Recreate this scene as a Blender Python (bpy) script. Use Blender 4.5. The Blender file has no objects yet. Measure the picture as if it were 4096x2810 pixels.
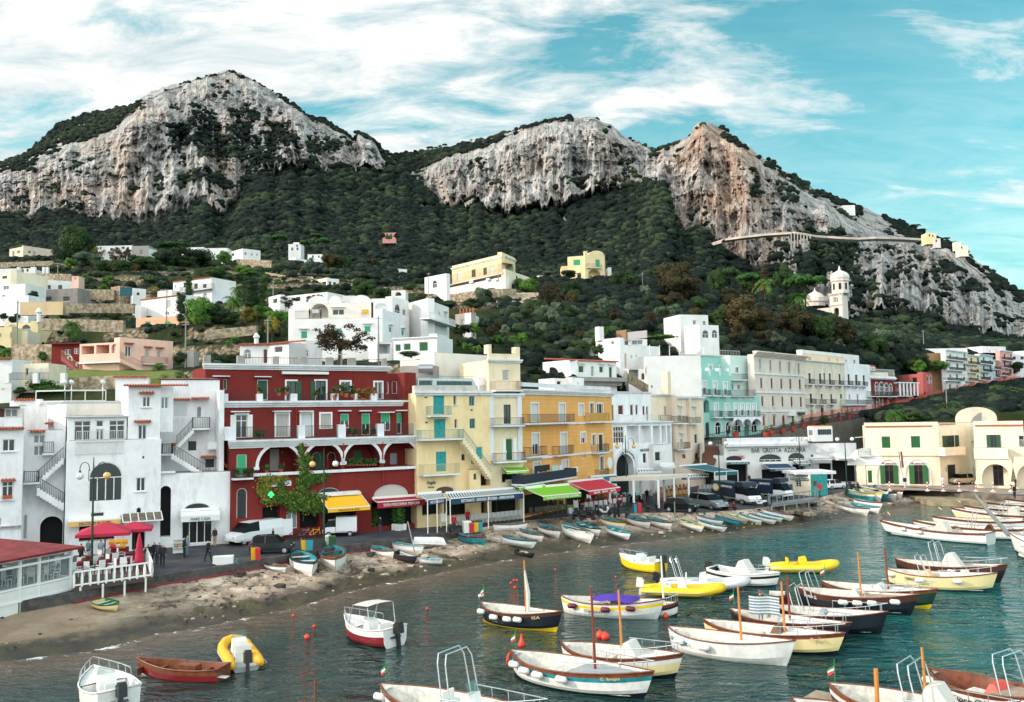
import bpy,bmesh,math,random
import numpy as np
from mathutils import Vector,Matrix
random.seed(7)
PI=math.pi
# -- camera, sky, sun, exposure
F_PX,CAM_Z,ROAD=3450.0,12.5,1.5
PITCH,ROLL=math.atan(265/F_PX),math.radians(1.0)
CAM=Vector((0,0,CAM_Z))
_F=Vector((0,math.cos(PITCH),math.sin(PITCH)))
_U0=Vector((0,-math.sin(PITCH),math.cos(PITCH)))
_R0=Vector((1,0,0))
_R=_R0*math.cos(ROLL)-_U0*math.sin(ROLL)
_U=_U0*math.cos(ROLL)+_R0*math.sin(ROLL)
scene=bpy.context.scene
cd=bpy.data.cameras.new("camera");cam=bpy.data.objects.new("camera",cd)
scene.collection.objects.link(cam)
cd.sensor_width=36;cd.lens=36*F_PX/4096;cd.clip_end=20000;cd.clip_start=0.5
cam.matrix_world=Matrix(((_R.x,_U.x,-_F.x,CAM.x),(_R.y,_U.y,-_F.y,CAM.y),(_R.z,_U.z,-_F.z,CAM.z),(0,0,0,1)))
scene.camera=cam
SUN_AZ,SUN_EL=math.radians(-82),math.radians(24)
SUN_VEC=Vector((math.sin(SUN_AZ)*math.cos(SUN_EL),-abs(math.cos(SUN_AZ))*math.cos(SUN_EL),math.sin(SUN_EL)))
sl=bpy.data.lights.new("sun",'SUN');sun=bpy.data.objects.new("sun",sl);scene.collection.objects.link(sun)
sl.energy=2.0;sl.angle=math.radians(4);sl.color=(1.0,0.86,0.72)
sun.rotation_euler=SUN_VEC.to_track_quat('Z','Y').to_euler();sun.location=(-60,-20,80)
scene.view_settings.view_transform='Standard';scene.view_settings.look='None'
scene.view_settings.exposure=1.0;scene.view_settings.gamma=1.0
scene.cycles.max_bounces=5;scene.cycles.diffuse_bounces=3;scene.cycles.glossy_bounces=3
scene.cycles.transmission_bounces=3;scene.cycles.transparent_max_bounces=6
scene.cycles.caustics_reflective=False;scene.cycles.caustics_refractive=False
scene.cycles.use_denoising=True
def nn(nt,t,**kw):
 n=nt.nodes.new(t)
 for k,v in kw.items():
  if k=='ins':
   for i,x in v.items():n.inputs[i].default_value=x
  else:setattr(n,k,v)
 return n
def ramp(nt,stops,interp='LINEAR'):
 r=nt.nodes.new('ShaderNodeValToRGB');e=r.color_ramp.elements;r.color_ramp.interpolation=interp
 while len(e)<len(stops):e.new(0.5)
 for i,(p,c)in enumerate(stops):
  e[i].position=p;e[i].color=(c,c,c,1)if isinstance(c,(int,float))else(*c,1)
 return r
world=bpy.data.worlds.new("World");scene.world=world;world.use_nodes=True
wt=world.node_tree;wt.nodes.clear();WL=wt.links.new
sky=nn(wt,'ShaderNodeTexSky',sky_type='NISHITA');sky.sun_disc=False
sky.sun_elevation=SUN_EL;sky.sun_rotation=math.atan2(SUN_VEC.x,SUN_VEC.y)
tc=nn(wt,'ShaderNodeTexCoord');sep=nn(wt,'ShaderNodeSeparateXYZ');WL(tc.outputs['Generated'],sep.inputs[0])
def wmath(op,a,b=None,c=None):
 m=nn(wt,'ShaderNodeMath',operation=op)
 for i,v in enumerate((a,b,c)):
  if v is None:continue
  if isinstance(v,(int,float)):m.inputs[i].default_value=v
  else:WL(v,m.inputs[i])
 return m.outputs[0]
zz=wmath('ADD',wmath('MAXIMUM',sep.outputs[2],0.0),0.22)
cu=wmath('DIVIDE',sep.outputs[0],zz);cv=wmath('DIVIDE',sep.outputs[1],zz)
cmb=nn(wt,'ShaderNodeCombineXYZ');WL(cu,cmb.inputs[0]);WL(cv,cmb.inputs[1])
mp=nn(wt,'ShaderNodeMapping');WL(cmb.outputs[0],mp.inputs[0]);mp.inputs['Rotation'].default_value=(0,0,math.radians(20));mp.inputs['Scale'].default_value=(0.8,1.75,1);mp.inputs['Location'].default_value=(0.75,0.35,0)
n1=nn(wt,'ShaderNodeTexNoise',ins={'Scale':1.5,'Detail':9.0,'Roughness':0.6,'Distortion':0.35});WL(mp.outputs[0],n1 .inputs['Vector'])
n2=nn(wt,'ShaderNodeTexNoise',ins={'Scale':5.0,'Detail':8.0,'Roughness':0.66,'Distortion':0.5});WL(mp.outputs[0],n2 .inputs['Vector'])
cl=wmath('ADD',wmath('MULTIPLY',n1 .outputs[0],0.62),wmath('MULTIPLY',n2 .outputs[0],0.38))
bias=wmath('MULTIPLY',sep.outputs[0],-0.19)
cl=wmath('ADD',cl,bias)
cr=ramp(wt,[(0.40,0),(0.47,0.5),(0.56,1)]);WL(cl,cr.inputs[0])
hz=ramp(wt,[(0.04,0.72),(0.26,0.30),(0.5,0.04)]);WL(sep.outputs[2],hz.inputs[0])
bk=ramp(wt,[(0.35,0.92),(0.6,0.0)]);WL(wmath('MULTIPLY_ADD',sep.outputs[1],0.5,0.5),bk.inputs[0])  # unseen sky behind the camera forced to white cloud, to neutralise the fill
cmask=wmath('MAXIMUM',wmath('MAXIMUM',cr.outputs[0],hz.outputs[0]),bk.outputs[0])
tint=nn(wt,'ShaderNodeMix',data_type='RGBA',blend_type='MULTIPLY');tint.inputs[0].default_value=1
WL(sky.outputs[0],tint.inputs[6]);tint.inputs[7].default_value=(0.26,1.75,1.45,1)
shade=ramp(wt,[(0.35,(5.2,6.3,6.6)),(0.6,(8.9,8.8,8.6))]);WL(n2 .outputs[0],shade.inputs[0])
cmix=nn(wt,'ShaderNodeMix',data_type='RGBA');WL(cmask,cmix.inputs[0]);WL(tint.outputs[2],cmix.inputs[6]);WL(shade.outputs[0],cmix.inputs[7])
bb=ramp(wt,[(0.30,1.0),(0.62,0.0)]);WL(wmath('MULTIPLY_ADD',sep.outputs[1],0.5,0.5),bb.inputs[0])  # added brightness in the unseen sky behind the camera, fills the shaded facades
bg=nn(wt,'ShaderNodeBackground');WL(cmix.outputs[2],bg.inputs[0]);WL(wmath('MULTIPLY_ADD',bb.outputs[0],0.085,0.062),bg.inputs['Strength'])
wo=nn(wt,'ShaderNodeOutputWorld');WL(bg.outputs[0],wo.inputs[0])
# -- picture point -> place in the world
VIEW=(0.0,0.0,1.0)
VIEWS={'S':(0,0,1),'A':(0,1400,2.2695),'B':(800,1400,2.2695),'C':(1600,1400,2.2695),'E':(2400,1400,2.2695),'F':(3072,1400,2.2695),'G':(0,900,2.2695),'H':(900,900,2.2695),'I':(1800,900,2.2695),'J':(2700,900,1.6648),'K':(0,2000,2.2695),'L':(900,1900,2.2695),'M':(1800,1850,2.2695),'N':(2500,1850,2.2695),'O':(3072,1850,2.2695),'Q':(3072,2350,2.2695),'R':(1400,2350,2.2695),'D':(0,0,0.56723),'T':(0,200,1.5493),'U':(1400,400,1.4525),'X':(200,2480,1.7877),'Y':(1900,2250,1.9367)}
def view(k):
 global VIEW;VIEW=VIEWS[k]
def src(px,py):return VIEW[0]+px/VIEW[2],VIEW[1]+py/VIEW[2]
def ray_s(x,y):return _F*F_PX+_R*(x-2048)+_U*(1405-y)
def ray(px,py):return ray_s(*src(px,py))
def G(px,py,z=ROAD):
 d=ray(px,py);return CAM+d*((z-CAM_Z)/d.z)
def D(px,py,dist):
 d=ray(px,py);return CAM+d*(dist/d.y)
def proj(p):
 v=Vector(p)-CAM;w=v.dot(_F);return 2048+F_PX*v.dot(_R)/w,1405-F_PX*v.dot(_U)/w
# -- materials
def lin(h):
 if isinstance(h,str):
  c=[int(h[i:i+2],16)/255 for i in(0,2,4)]
  return tuple(x/12.92 if x<=0.04045 else((x+0.055)/1.055)**2.4 for x in c)
 return h
_mats={}
def mat(name,col=(.5,.5,.5),rough=0.6,metal=0.0,var=0.0,vs=2.0,bump=0.0,bs=20.0,emit=0.0,coord='pos',col2=None,lo=0.4,hi=0.6,spec=None,dist=0.02,tr=0.0,alpha=None):
 if name in _mats:return _mats[name]
 m=bpy.data.materials.new(name);m.use_nodes=True;nt=m.node_tree;b=nt.nodes['Principled BSDF'];L=nt.links.new
 c=lin(col);b.inputs['Base Color'].default_value=(*c,1);b.inputs['Roughness'].default_value=rough;b.inputs['Metallic'].default_value=metal
 if spec is not None:b.inputs['Specular IOR Level'].default_value=spec
 if emit:b.inputs['Emission Color'].default_value=(*c,1);b.inputs['Emission Strength'].default_value=emit
 if tr:b.inputs['Transmission Weight'].default_value=tr
 if alpha is not None:b.inputs['Alpha'].default_value=alpha
 if var or bump or col2:
  if coord=='pos':v=nn(nt,'ShaderNodeNewGeometry').outputs['Position']
  else:v=nn(nt,'ShaderNodeTexCoord').outputs['Object']
 if var or col2:
  n=nn(nt,'ShaderNodeTexNoise',ins={'Scale':vs,'Detail':5.0,'Roughness':0.6});L(v,n.inputs['Vector'])
  c2=lin(col2)if col2 else tuple(x*(1-var)for x in c)
  c1=c if col2 else tuple(min(1,x*(1+var*0.5))for x in c)
  r=ramp(nt,[(lo,c1),(hi,c2)]);L(n.outputs[0],r.inputs[0]);L(r.outputs[0],b.inputs['Base Color'])
 if bump:
  n=nn(nt,'ShaderNodeTexNoise',ins={'Scale':bs,'Detail':4.0});L(v,n.inputs['Vector'])
  bp=nn(nt,'ShaderNodeBump',ins={'Strength':bump,'Distance':dist});L(n.outputs[0],bp.inputs['Height']);L(bp.outputs[0],b.inputs['Normal'])
 _mats[name]=m;return m
def plaster(name,col,dirt='8a8378',amount=0.5,peel=None):
 """painted render: broad tone change, rain streaks and stains, fine bump"""
 if name in _mats:return _mats[name]
 m=bpy.data.materials.new(name);m.use_nodes=True;nt=m.node_tree;b=nt.nodes['Principled BSDF'];L=nt.links.new
 b.inputs['Roughness'].default_value=0.9;b.inputs['Specular IOR Level'].default_value=0.2
 c=lin(col);d=lin(dirt)
 pos=nn(nt,'ShaderNodeNewGeometry').outputs['Position']
 n1=nn(nt,'ShaderNodeTexNoise',ins={'Scale':0.35,'Detail':6.0,'Roughness':0.65});L(pos,n1 .inputs['Vector'])
 r1=ramp(nt,[(0.3,tuple(x*0.86 for x in c)),(0.7,tuple(min(0.95,x*1.06)for x in c))]);L(n1 .outputs[0],r1 .inputs[0])
 mp=nn(nt,'ShaderNodeMapping',ins={'Scale':(0.75,0.75,0.22)});L(pos,mp.inputs[0])
 n2=nn(nt,'ShaderNodeTexNoise',ins={'Scale':1.2,'Detail':9.0,'Roughness':0.78});L(mp.outputs[0],n2 .inputs['Vector'])
 r2=ramp(nt,[(0.50,0),(0.74,amount)]);L(n2 .outputs[0],r2 .inputs[0])
 mx=nn(nt,'ShaderNodeMix',data_type='RGBA');L(r2 .outputs[0],mx.inputs[0]);L(r1 .outputs[0],mx.inputs[6]);mx.inputs[7].default_value=(*d,1)
 n3=nn(nt,'ShaderNodeTexNoise',ins={'Scale':1.1,'Detail':8.0,'Roughness':0.75});L(pos,n3 .inputs['Vector'])
 r3=ramp(nt,[(0.56,0),(0.66,amount*0.9)]);L(n3 .outputs[0],r3 .inputs[0])
 mx2=nn(nt,'ShaderNodeMix',data_type='RGBA');L(r3 .outputs[0],mx2 .inputs[0]);L(mx.outputs[2],mx2 .inputs[6])
 mx2 .inputs[7].default_value=(*(lin(peel)if peel else tuple(x*0.6+y*0.4 for x,y in zip(c,d))),1)
 if peel:r3 .color_ramp.elements[0].position=0.665;r3 .color_ramp.elements[1].position=0.675;r3 .color_ramp.elements[1].color=(.8,.8,.8,1)
 L(mx2 .outputs[2],b.inputs['Base Color'])
 n4=nn(nt,'ShaderNodeTexNoise',ins={'Scale':3.0,'Detail':8.0,'Roughness':0.7});L(pos,n4 .inputs['Vector'])
 bp=nn(nt,'ShaderNodeBump',ins={'Strength':0.35,'Distance':0.06});L(n4 .outputs[0],bp.inputs['Height']);L(bp.outputs[0],b.inputs['Normal'])
 _mats[name]=m;return m
def banded(name,c1,c2,axis,width,rough=0.8,coord='obj',duty=0.5,tilt=0.0):
 """stripes along an axis of the object's own space"""
 if name in _mats:return _mats[name]
 m=bpy.data.materials.new(name);m.use_nodes=True;nt=m.node_tree;b=nt.nodes['Principled BSDF'];L=nt.links.new
 b.inputs['Roughness'].default_value=rough
 v=nn(nt,'ShaderNodeTexCoord').outputs['Object']if coord=='obj' else(nn(nt,'ShaderNodeTexCoord').outputs['UV']if coord=='uv' else nn(nt,'ShaderNodeNewGeometry').outputs['Position'])
 s=nn(nt,'ShaderNodeSeparateXYZ');L(v,s.inputs[0])
 a=nn(nt,'ShaderNodeMath',operation='DIVIDE');L(s.outputs[axis],a.inputs[0]);a.inputs[1].default_value=width
 f=nn(nt,'ShaderNodeMath',operation='FRACT');L(a.outputs[0],f.inputs[0])
 r=ramp(nt,[(0.0,lin(c1)),(duty,lin(c2))],'CONSTANT');L(f.outputs[0],r.inputs[0]);L(r.outputs[0],b.inputs['Base Color'])
 _mats[name]=m;return m
# -- objects
COL=scene.collection
def tag(o,label=None,cat=None,group=None,kind=None):
 if label:o['label']=label
 if cat:o['category']=cat
 if group:o['group']=group
 if kind:o['kind']=kind
 return o
def empty(name,loc=(0,0,0),rz=0.0,label=None,cat=None,group=None):
 o=bpy.data.objects.new(name,None);COL.objects.link(o);o.location=loc;o.rotation_euler=(0,0,rz);o.empty_display_size=0.3
 return tag(o,label,cat,group)
def copy_tree(o,parent=None,**kw):
 c=o.copy();COL.objects.link(c)
 if parent is not None:c.parent=parent
 for ch in list(o.children):copy_tree(ch,c)
 for k,v in kw.items():
  if k=='loc':c.location=v
  elif k=='rz':c.rotation_euler=(0,0,v)
  elif k=='cat':c['category']=v
  else:c[k]=v
 return c
_meshes_world_parent={}
def world_origin(p):
 v=Vector((0,0,0))
 while p is not None:
  v=v+Vector(p.location);p=p.parent
 return v
class MB:
 """collects shapes; build() links them as one mesh object. With W=True the points are world points."""
 def __init__(s):s.v=[];s.f=[];s.m=[];s.mi=0;s.sm=[];s.smooth=False;s.uv=None
 def add(s,vs,fs):
  o=len(s.v);s.v.extend([tuple(v)for v in vs]);s.f.extend([tuple(i+o for i in f)for f in fs])
  s.m.extend([s.mi]*len(fs));s.sm.extend([s.smooth]*len(fs));return s
 def box(s,c,d,rz=0.0,rx=0.0,ry=0.0):
  hx,hy,hz=d[0]/2,d[1]/2,d[2]/2
  M=Matrix.Rotation(rz,3,'Z')@Matrix.Rotation(ry,3,'Y')@Matrix.Rotation(rx,3,'X');c=Vector(c)
  vs=[c+M@Vector((x*hx,y*hy,z*hz))for z in(-1,1)for(x,y)in((-1,-1),(1,-1),(1,1),(-1,1))]
  return s.add(vs,[(3,2,1,0),(4,5,6,7),(0,1,5,4),(1,2,6,5),(2,3,7,6),(3,0,4,7)])
 def hexa(s,p):
  return s.add(p,[(3,2,1,0),(4,5,6,7),(0,1,5,4),(1,2,6,5),(2,3,7,6),(3,0,4,7)])
 def bar(s,a,b,w,h=None):
  a=Vector(a);b=Vector(b);h=h or w;d=(b-a)
  if d.length<1e-6:return s
  d.normalize();t=Vector((0,0,1))if abs(d.z)<0.9 else Vector((1,0,0));x=d.cross(t).normalized();y=x.cross(d)
  p=[q+x*sx*w/2+y*sy*h/2 for q in(a,b)for sx,sy in((-1,-1),(1,-1),(1,1),(-1,1))]
  return s.hexa(p)
 def tube(s,pts,r,n=6,cap=True):
  pts=[Vector(p)for p in pts];rs=r if isinstance(r,(list,tuple))else[r]*len(pts);vs=[];fs=[];last=None
  for i,p in enumerate(pts):
   d=(pts[min(i+1,len(pts)-1)]-pts[max(i-1,0)])
   if d.length<1e-9:d=Vector((0,0,1))
   d.normalize()
   if last is None:t=Vector((0,0,1))if abs(d.z)<0.9 else Vector((1,0,0));x=d.cross(t).normalized()
   else:x=(last-d*last.dot(d));x=x.normalized()if x.length>1e-6 else last
   last=x;y=d.cross(x)
   for k in range(n):a=2*PI*k/n;vs.append(p+(x*math.cos(a)+y*math.sin(a))*rs[i])
  for i in range(len(pts)-1):
   for k in range(n):fs.append((i*n+k,i*n+(k+1)%n,(i+1)*n+(k+1)%n,(i+1)*n+k))
  if cap:fs.append(tuple(range(n))[::-1]);fs.append(tuple((len(pts)-1)*n+k for k in range(n)))
  return s.add(vs,fs)
 def ball(s,c,r,n=8,sq=(1,1,1)):
  c=Vector(c);m=max(4,n//2+1);vs=[c+Vector((0,0,-r*sq[2]))];fs=[]
  for i in range(1,m):
   a=-PI/2+PI*i/m
   for k in range(n):b=2*PI*k/n;vs.append(c+Vector((r*sq[0]*math.cos(a)*math.cos(b),r*sq[1]*math.cos(a)*math.sin(b),r*sq[2]*math.sin(a))))
  vs.append(c+Vector((0,0,r*sq[2])))
  for k in range(n):fs.append((0,1+(k+1)%n,1+k))
  for i in range(m-2):
   for k in range(n):a=1+i*n;fs.append((a+k,a+(k+1)%n,a+n+(k+1)%n,a+n+k))
  a=1+(m-2)*n
  for k in range(n):fs.append((a+k,a+(k+1)%n,len(vs)-1))
  return s.add(vs,fs)
 def lathe(s,c,prof,n=10):
  c=Vector(c);vs=[];fs=[]
  for r,z in prof:
   for k in range(n):a=2*PI*k/n;vs.append(c+Vector((r*math.cos(a),r*math.sin(a),z)))
  for i in range(len(prof)-1):
   for k in range(n):fs.append((i*n+k,i*n+(k+1)%n,(i+1)*n+(k+1)%n,(i+1)*n+k))
  fs.append(tuple(range(n))[::-1]);fs.append(tuple((len(prof)-1)*n+k for k in range(n)))
  return s.add(vs,fs)
 def prism(s,poly,vec):
  n=len(poly);vec=Vector(vec);a=[Vector(p)for p in poly];vs=a+[p+vec for p in a]
  return s.add(vs,[tuple(range(n)),tuple(range(n,2*n))[::-1]]+[((i+1)%n,i,n+i,n+(i+1)%n)for i in range(n)])
 def quad(s,*p):return s.add(p,[tuple(range(len(p)))])
 def grid(s,rows):
  n=len(rows[0]);vs=[p for r in rows for p in r]
  return s.add(vs,[(i*n+k,i*n+k+1,(i+1)*n+k+1,(i+1)*n+k)for i in range(len(rows)-1)for k in range(n-1)])
 def build(s,name,m,parent=None,W=False,smooth=None,**kw):
  if not s.f:return None
  me=bpy.data.meshes.new(name);vs=s.v
  if W and parent is not None:o=world_origin(parent);vs=[(v[0]-o.x,v[1]-o.y,v[2]-o.z)for v in s.v]
  elif W:
   k=len(s.v);o=Vector((sum(v[0]for v in s.v)/k,sum(v[1]for v in s.v)/k,min(v[2]for v in s.v)));vs=[(v[0]-o.x,v[1]-o.y,v[2]-o.z)for v in s.v]
  me.from_pydata(vs,[],s.f)
  ms=m if isinstance(m,(list,tuple))else[m]
  for x in ms:me.materials.append(x)
  if len(ms)>1:me.polygons.foreach_set('material_index',s.m)
  if smooth is True:me.polygons.foreach_set('use_smooth',[True]*len(s.f))
  elif any(s.sm):me.polygons.foreach_set('use_smooth',s.sm)
  ob=bpy.data.objects.new(name,me);COL.objects.link(ob)
  if parent is not None:ob.parent=parent
  elif W:ob.location=o
  if kw:tag(ob,**kw)
  return ob
def fixn(o):
 bm=bmesh.new();bm.from_mesh(o.data);bmesh.ops.recalc_face_normals(bm,faces=bm.faces);bm.to_mesh(o.data);bm.free();return o
def text_mesh(s,size,wide=None,font=None):
 cu=bpy.data.curves.new('lettering','FONT');cu.body=s;cu.size=size;cu.extrude=0.015;cu.align_x='CENTER';cu.align_y='CENTER';cu.resolution_u=3
 o=bpy.data.objects.new('lettering',cu);COL.objects.link(o);dg=bpy.context.evaluated_depsgraph_get();dg.update()
 me=bpy.data.meshes.new_from_object(o.evaluated_get(dg));bpy.data.objects.remove(o)
 xs=[v.co.x for v in me.vertices]or[0,1];ys=[v.co.y for v in me.vertices]or[0,1];w=(max(xs)-min(xs))or 1;mx=(max(xs)+min(xs))/2;my=(max(ys)+min(ys))/2
 k=(wide/w)if wide else 1.0;kh=size/((max(ys)-min(ys))or 1)
 for v in me.vertices:v.co.x=(v.co.x-mx)*k;v.co.y=(v.co.y-my)*kh
 return me
def text3d(s,origin,right,height,wide,m,parent,up=(0,0,1),name='lettering'):
 """lettering of that height and width centred on origin, running along `right` (world points)"""
 me=text_mesh(s,height,wide);r=Vector(right).normalized();u=Vector(up).normalized();n=r.cross(u)
 M=Matrix(((r.x,u.x,n.x),(r.y,u.y,n.y),(r.z,u.z,n.z)));o=world_origin(parent)if parent else Vector()
 for v in me.vertices:v.co=M@v.co+Vector(origin)-o
 me.materials.clear();me.materials.append(m);ob=bpy.data.objects.new(name,me);COL.objects.link(ob);ob.parent=parent;return ob
# -- noise
_rng=np.random.RandomState(3);_perm=_rng.permutation(256);_perm=np.concatenate([_perm,_perm,_perm[:4]])
_gr=_rng.normal(size=(256,3));_gr/=np.linalg.norm(_gr,axis=1)[:,None]
def pnoise(x,y,z):
 x,y,z=np.broadcast_arrays(np.asarray(x,float),np.asarray(y,float),np.asarray(z,float))
 xi,yi,zi=np.floor(x).astype(int),np.floor(y).astype(int),np.floor(z).astype(int);xf,yf,zf=x-xi,y-yi,z-zi
 xi&=255;yi&=255;zi&=255;f=lambda t:t*t*t*(t*(t*6-15)+10);u,v,w=f(xf),f(yf),f(zf)
 def g(i,j,k):
  h=_perm[_perm[_perm[xi+i]+yi+j]+zi+k];gg=_gr[h]
  return gg[...,0]*(xf-i)+gg[...,1]*(yf-j)+gg[...,2]*(zf-k)
 l=lambda a,b,t:a+t*(b-a)
 return l(l(l(g(0,0,0),g(1,0,0),u),l(g(0,1,0),g(1,1,0),u),v),l(l(g(0,0,1),g(1,0,1),u),l(g(0,1,1),g(1,1,1),u),v),w)
def fbm(x,y,z,o=4,r=0.5):
 a,s,t=1.0,0,0
 for i in range(o):t=t+a*pnoise(x*2**i+17.3*i,y*2**i,z*2**i);s+=a;a*=r
 return t/s*1.6
def ridged(x,y,z,o=4):
 a,s,t=1.0,0,0
 for i in range(o):t=t+a*(1-2.2*np.abs(pnoise(x*2**i+9.1*i,y*2**i,z*2**i)));s+=a;a*=0.5
 return t/s
def npgrid(name,P,m,kind='structure',attrs=None,smooth=True,drop=None):
 """P: rows x cols x 3"""
 nr,nc=P.shape[:2];me=bpy.data.meshes.new(name);me.vertices.add(nr*nc);me.vertices.foreach_set('co',P.reshape(-1).astype(np.float32))
 i=np.arange(nr*nc).reshape(nr,nc);q=np.stack([i[:-1,:-1],i[:-1,1:],i[1:,1:],i[1:,:-1]],-1).reshape(-1,4)
 if drop is not None:q=q[~drop.reshape(-1)]
 me.loops.add(q.size);me.loops.foreach_set('vertex_index',q.reshape(-1).astype(np.int32));me.polygons.add(len(q))
 me.polygons.foreach_set('loop_start',(np.arange(len(q))*4).astype(np.int32));me.polygons.foreach_set('loop_total',np.full(len(q),4,np.int32));me.update()
 me.polygons.foreach_set('use_smooth',np.full(len(q),smooth))
 for k,a in(attrs or{}).items():
  at=me.attributes.new(k,'FLOAT','POINT');at.data.foreach_set('value',a.reshape(-1).astype(np.float32))
 me.materials.append(m);o=bpy.data.objects.new(name,me);COL.objects.link(o);o['kind']=kind;me.validate();return o
_Fn,_Rn,_Un=np.array(_F),np.array(_R),np.array(_U)
def unp(x,y,d):
 r=_Fn*F_PX+(x-2048)[...,None]*_Rn+(1405-y)[...,None]*_Un
 return np.array(CAM)+r*(d/r[...,1])[...,None]
K=1.7633
# -- the mountain
ridge=[(-500,700),(-300,560),(-120,440),(0,372),(60,350),(100,318),(140,280),(190,262),(240,250),(290,245),(320,225),(350,205),(400,190),(450,178),(490,165),(520,158),(560,170),(590,190),(630,212),(670,240),(690,262),(730,268),(770,295),(800,320),(808,322),(812,302),(832,310),(850,322),(862,335),(870,345),(900,350),(960,346),(1000,340),(1060,325),(1120,310),(1180,292),(1240,275),(1300,265),(1350,268),(1390,285),(1420,312),(1450,322),(1480,342),(1530,328),(1562,308),(1576,286),(1590,279),(1612,280),(1632,291),(1650,300),(1672,316),(1720,350),(1760,380),(1800,400),(1850,430),(1900,455),(1960,470),(2000,490),(2050,510),(2100,535),(2150,550),(2200,580),(2250,620),(2290,650),(2323,670),(2450,760),(2650,900)]
rtop=[(-500,760),(0,380),(60,365),(130,330),(200,318),(260,290),(295,262),(330,225),(400,195),(520,160),(600,196),(700,268),(780,305),(812,303),(850,322),(870,365),(900,380),(940,388),(1000,362),(1060,345),(1120,325),(1180,298),(1240,278),(1350,270),(1420,312),(1480,342),(1530,328),(1595,284),(1700,345),(1800,420),(1860,450),(1920,490),(1980,520),(2060,540),(2150,565),(2250,640),(2323,690),(2650,920)]
rbase=[(-500,820),(-100,540),(0,500),(60,510),(120,480),(200,500),(270,515),(330,520),(400,500),(460,470),(500,505),(535,480),(560,420),(620,395),(700,388),(760,375),(800,380),(830,385),(862,392),(880,376),(900,385),(935,405),(1000,470),(1080,470),(1150,492),(1250,480),(1330,462),(1370,440),(1440,428),(1500,425),(1525,520),(1600,545),(1640,590),(1700,620),(1760,610),(1800,640),(1850,700),(1900,735),(2000,720),(2080,715),(2150,745),(2250,765),(2323,775),(2650,980)]
foot=[(-500,840),(0,600),(300,610),(700,640),(1000,650),(1300,670),(1500,690),(1700,740),(1900,800),(2100,820),(2323,835),(2650,1000)]
dfoot=[(-500,480),(0,480),(700,500),(1200,500),(1600,470),(1900,470),(2323,520),(2650,520)]
dbase=[(-500,900),(0,950),(500,980),(560,1080),(800,1180),(900,1250),(1000,1080),(1300,1000),(1450,1020),(1520,860),(1700,740),(1900,640),(2323,720),(2650,720)]
dtop=[(-500,1150),(0,1180),(300,1180),(520,1340),(700,1280),(900,1320),(1000,1200),(1300,1130),(1450,1150),(1600,980),(1700,930),(1900,900),(2323,880),(2650,880)]
cols=np.arange(-700,4700,4.0);xd=cols/K
fi=lambda t:np.interp(xd,[a for a,b in t],[b for a,b in t])
jit=lambda s,a,k:a*fbm(xd/s,np.full_like(xd,k),np.zeros_like(xd),5,0.6)
yR=fi(ridge)+jit(16,9,1.5);yT=np.maximum(fi(rtop)+jit(30,12,4.2),yR+1.0);yB=np.maximum(fi(rbase)+jit(20,44,7.7),yT+3);yF=np.maximum(fi(foot),yB+8)
dF,dB,dT=fi(dfoot),fi(dbase),fi(dtop);dR=dT+60+np.maximum(0,yT-yR)*2.5
def seg(n,y0,y1,d0,d1,p=1.0):
 t=(np.arange(n)/n)[:,None];return y0+(y1-y0)*t,d0+(d1-d0)*(t**p)
n1,n2,n3=110,190,30
ys1,ds1=seg(n1,yF,yB,dF,dB);ys2,ds2=seg(n2,yB,yT,dB,dT);ys3,ds3=seg(n3,yT,yR,dT,dR)
Y=np.concatenate([ys1,ys2,ys3,yR[None]]);Dp=np.concatenate([ds1,ds2,ds3,dR[None]])
tr=np.concatenate([np.zeros(n1),np.linspace(0,1,n2),np.ones(n3+1)])[:,None]*np.ones_like(Y)
X=np.broadcast_to(cols,Y.shape);P=unp(X,Y*K,Dp)
u,h=np.arctan2(P[...,0],P[...,1])*1000,P[...,2]
rk=np.clip(tr*9,0,1)*(1-.6*np.clip((tr-.9)*10,0,1))*(tr>0);rk[n1+n2:]=.4*np.linspace(1,.2,n3+1)[:,None]
wx=6*fbm(u/30,h/140,0*u+2,3)
big=ridged((u+wx)/80,h/460+3,0*u,3);mid=ridged((u+wx)/24+40,h/140,0*u,4);fine=ridged((u+wx)/8,h/24,0*u+5,4)
wv=fbm(u/60,h/60,0*u,3)
Dr=-85*(big-.45)-52*(mid-.3)-20*(fine-.3)+24*wv+12+16*fbm(u/13,h/13,0*u+6,4,.6)
Dd=rk*(.45*Dr+.55*(np.floor(Dr/9)*9+9*np.clip((Dr/9-np.floor(Dr/9))*3.5,0,1)))+(1-rk)*(14*fbm(u/60,Dp/90,0*u,4)+5*fbm(u/9,h/9,0*u,3))+60*fbm(u/150+7,h/300,0*u,2)*(tr==0)*np.clip((Dp-dF)/150,0,1)
fade=np.clip((P[...,1]-dF)/60,0,1)*np.clip((1.15-tr)*3,0.15,1)
P=unp(X,Y*K+rk*6*fbm(u/7,h/7,0*u+9,3),Dp+Dd*fade)
gx=np.gradient(Dd,axis=1);gy=np.gradient(P[...,1],axis=0);gz=np.gradient(P[...,2],axis=0)
ledge=np.clip(gy/(np.abs(gz)+0.5),0,3)
patch=fbm(u/42+30,h/55,0*u,5,0.62)
small=fbm(u/15+70,h/11,0*u,4,.6)
vg=1.7*np.clip(small-.12,0,1)+0.28*np.clip(ledge-0.9,0,2)+patch*1.7+0.05-0.30*(big-.3)-0.45*(mid-.3)-.2*(fine-.3)
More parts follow.
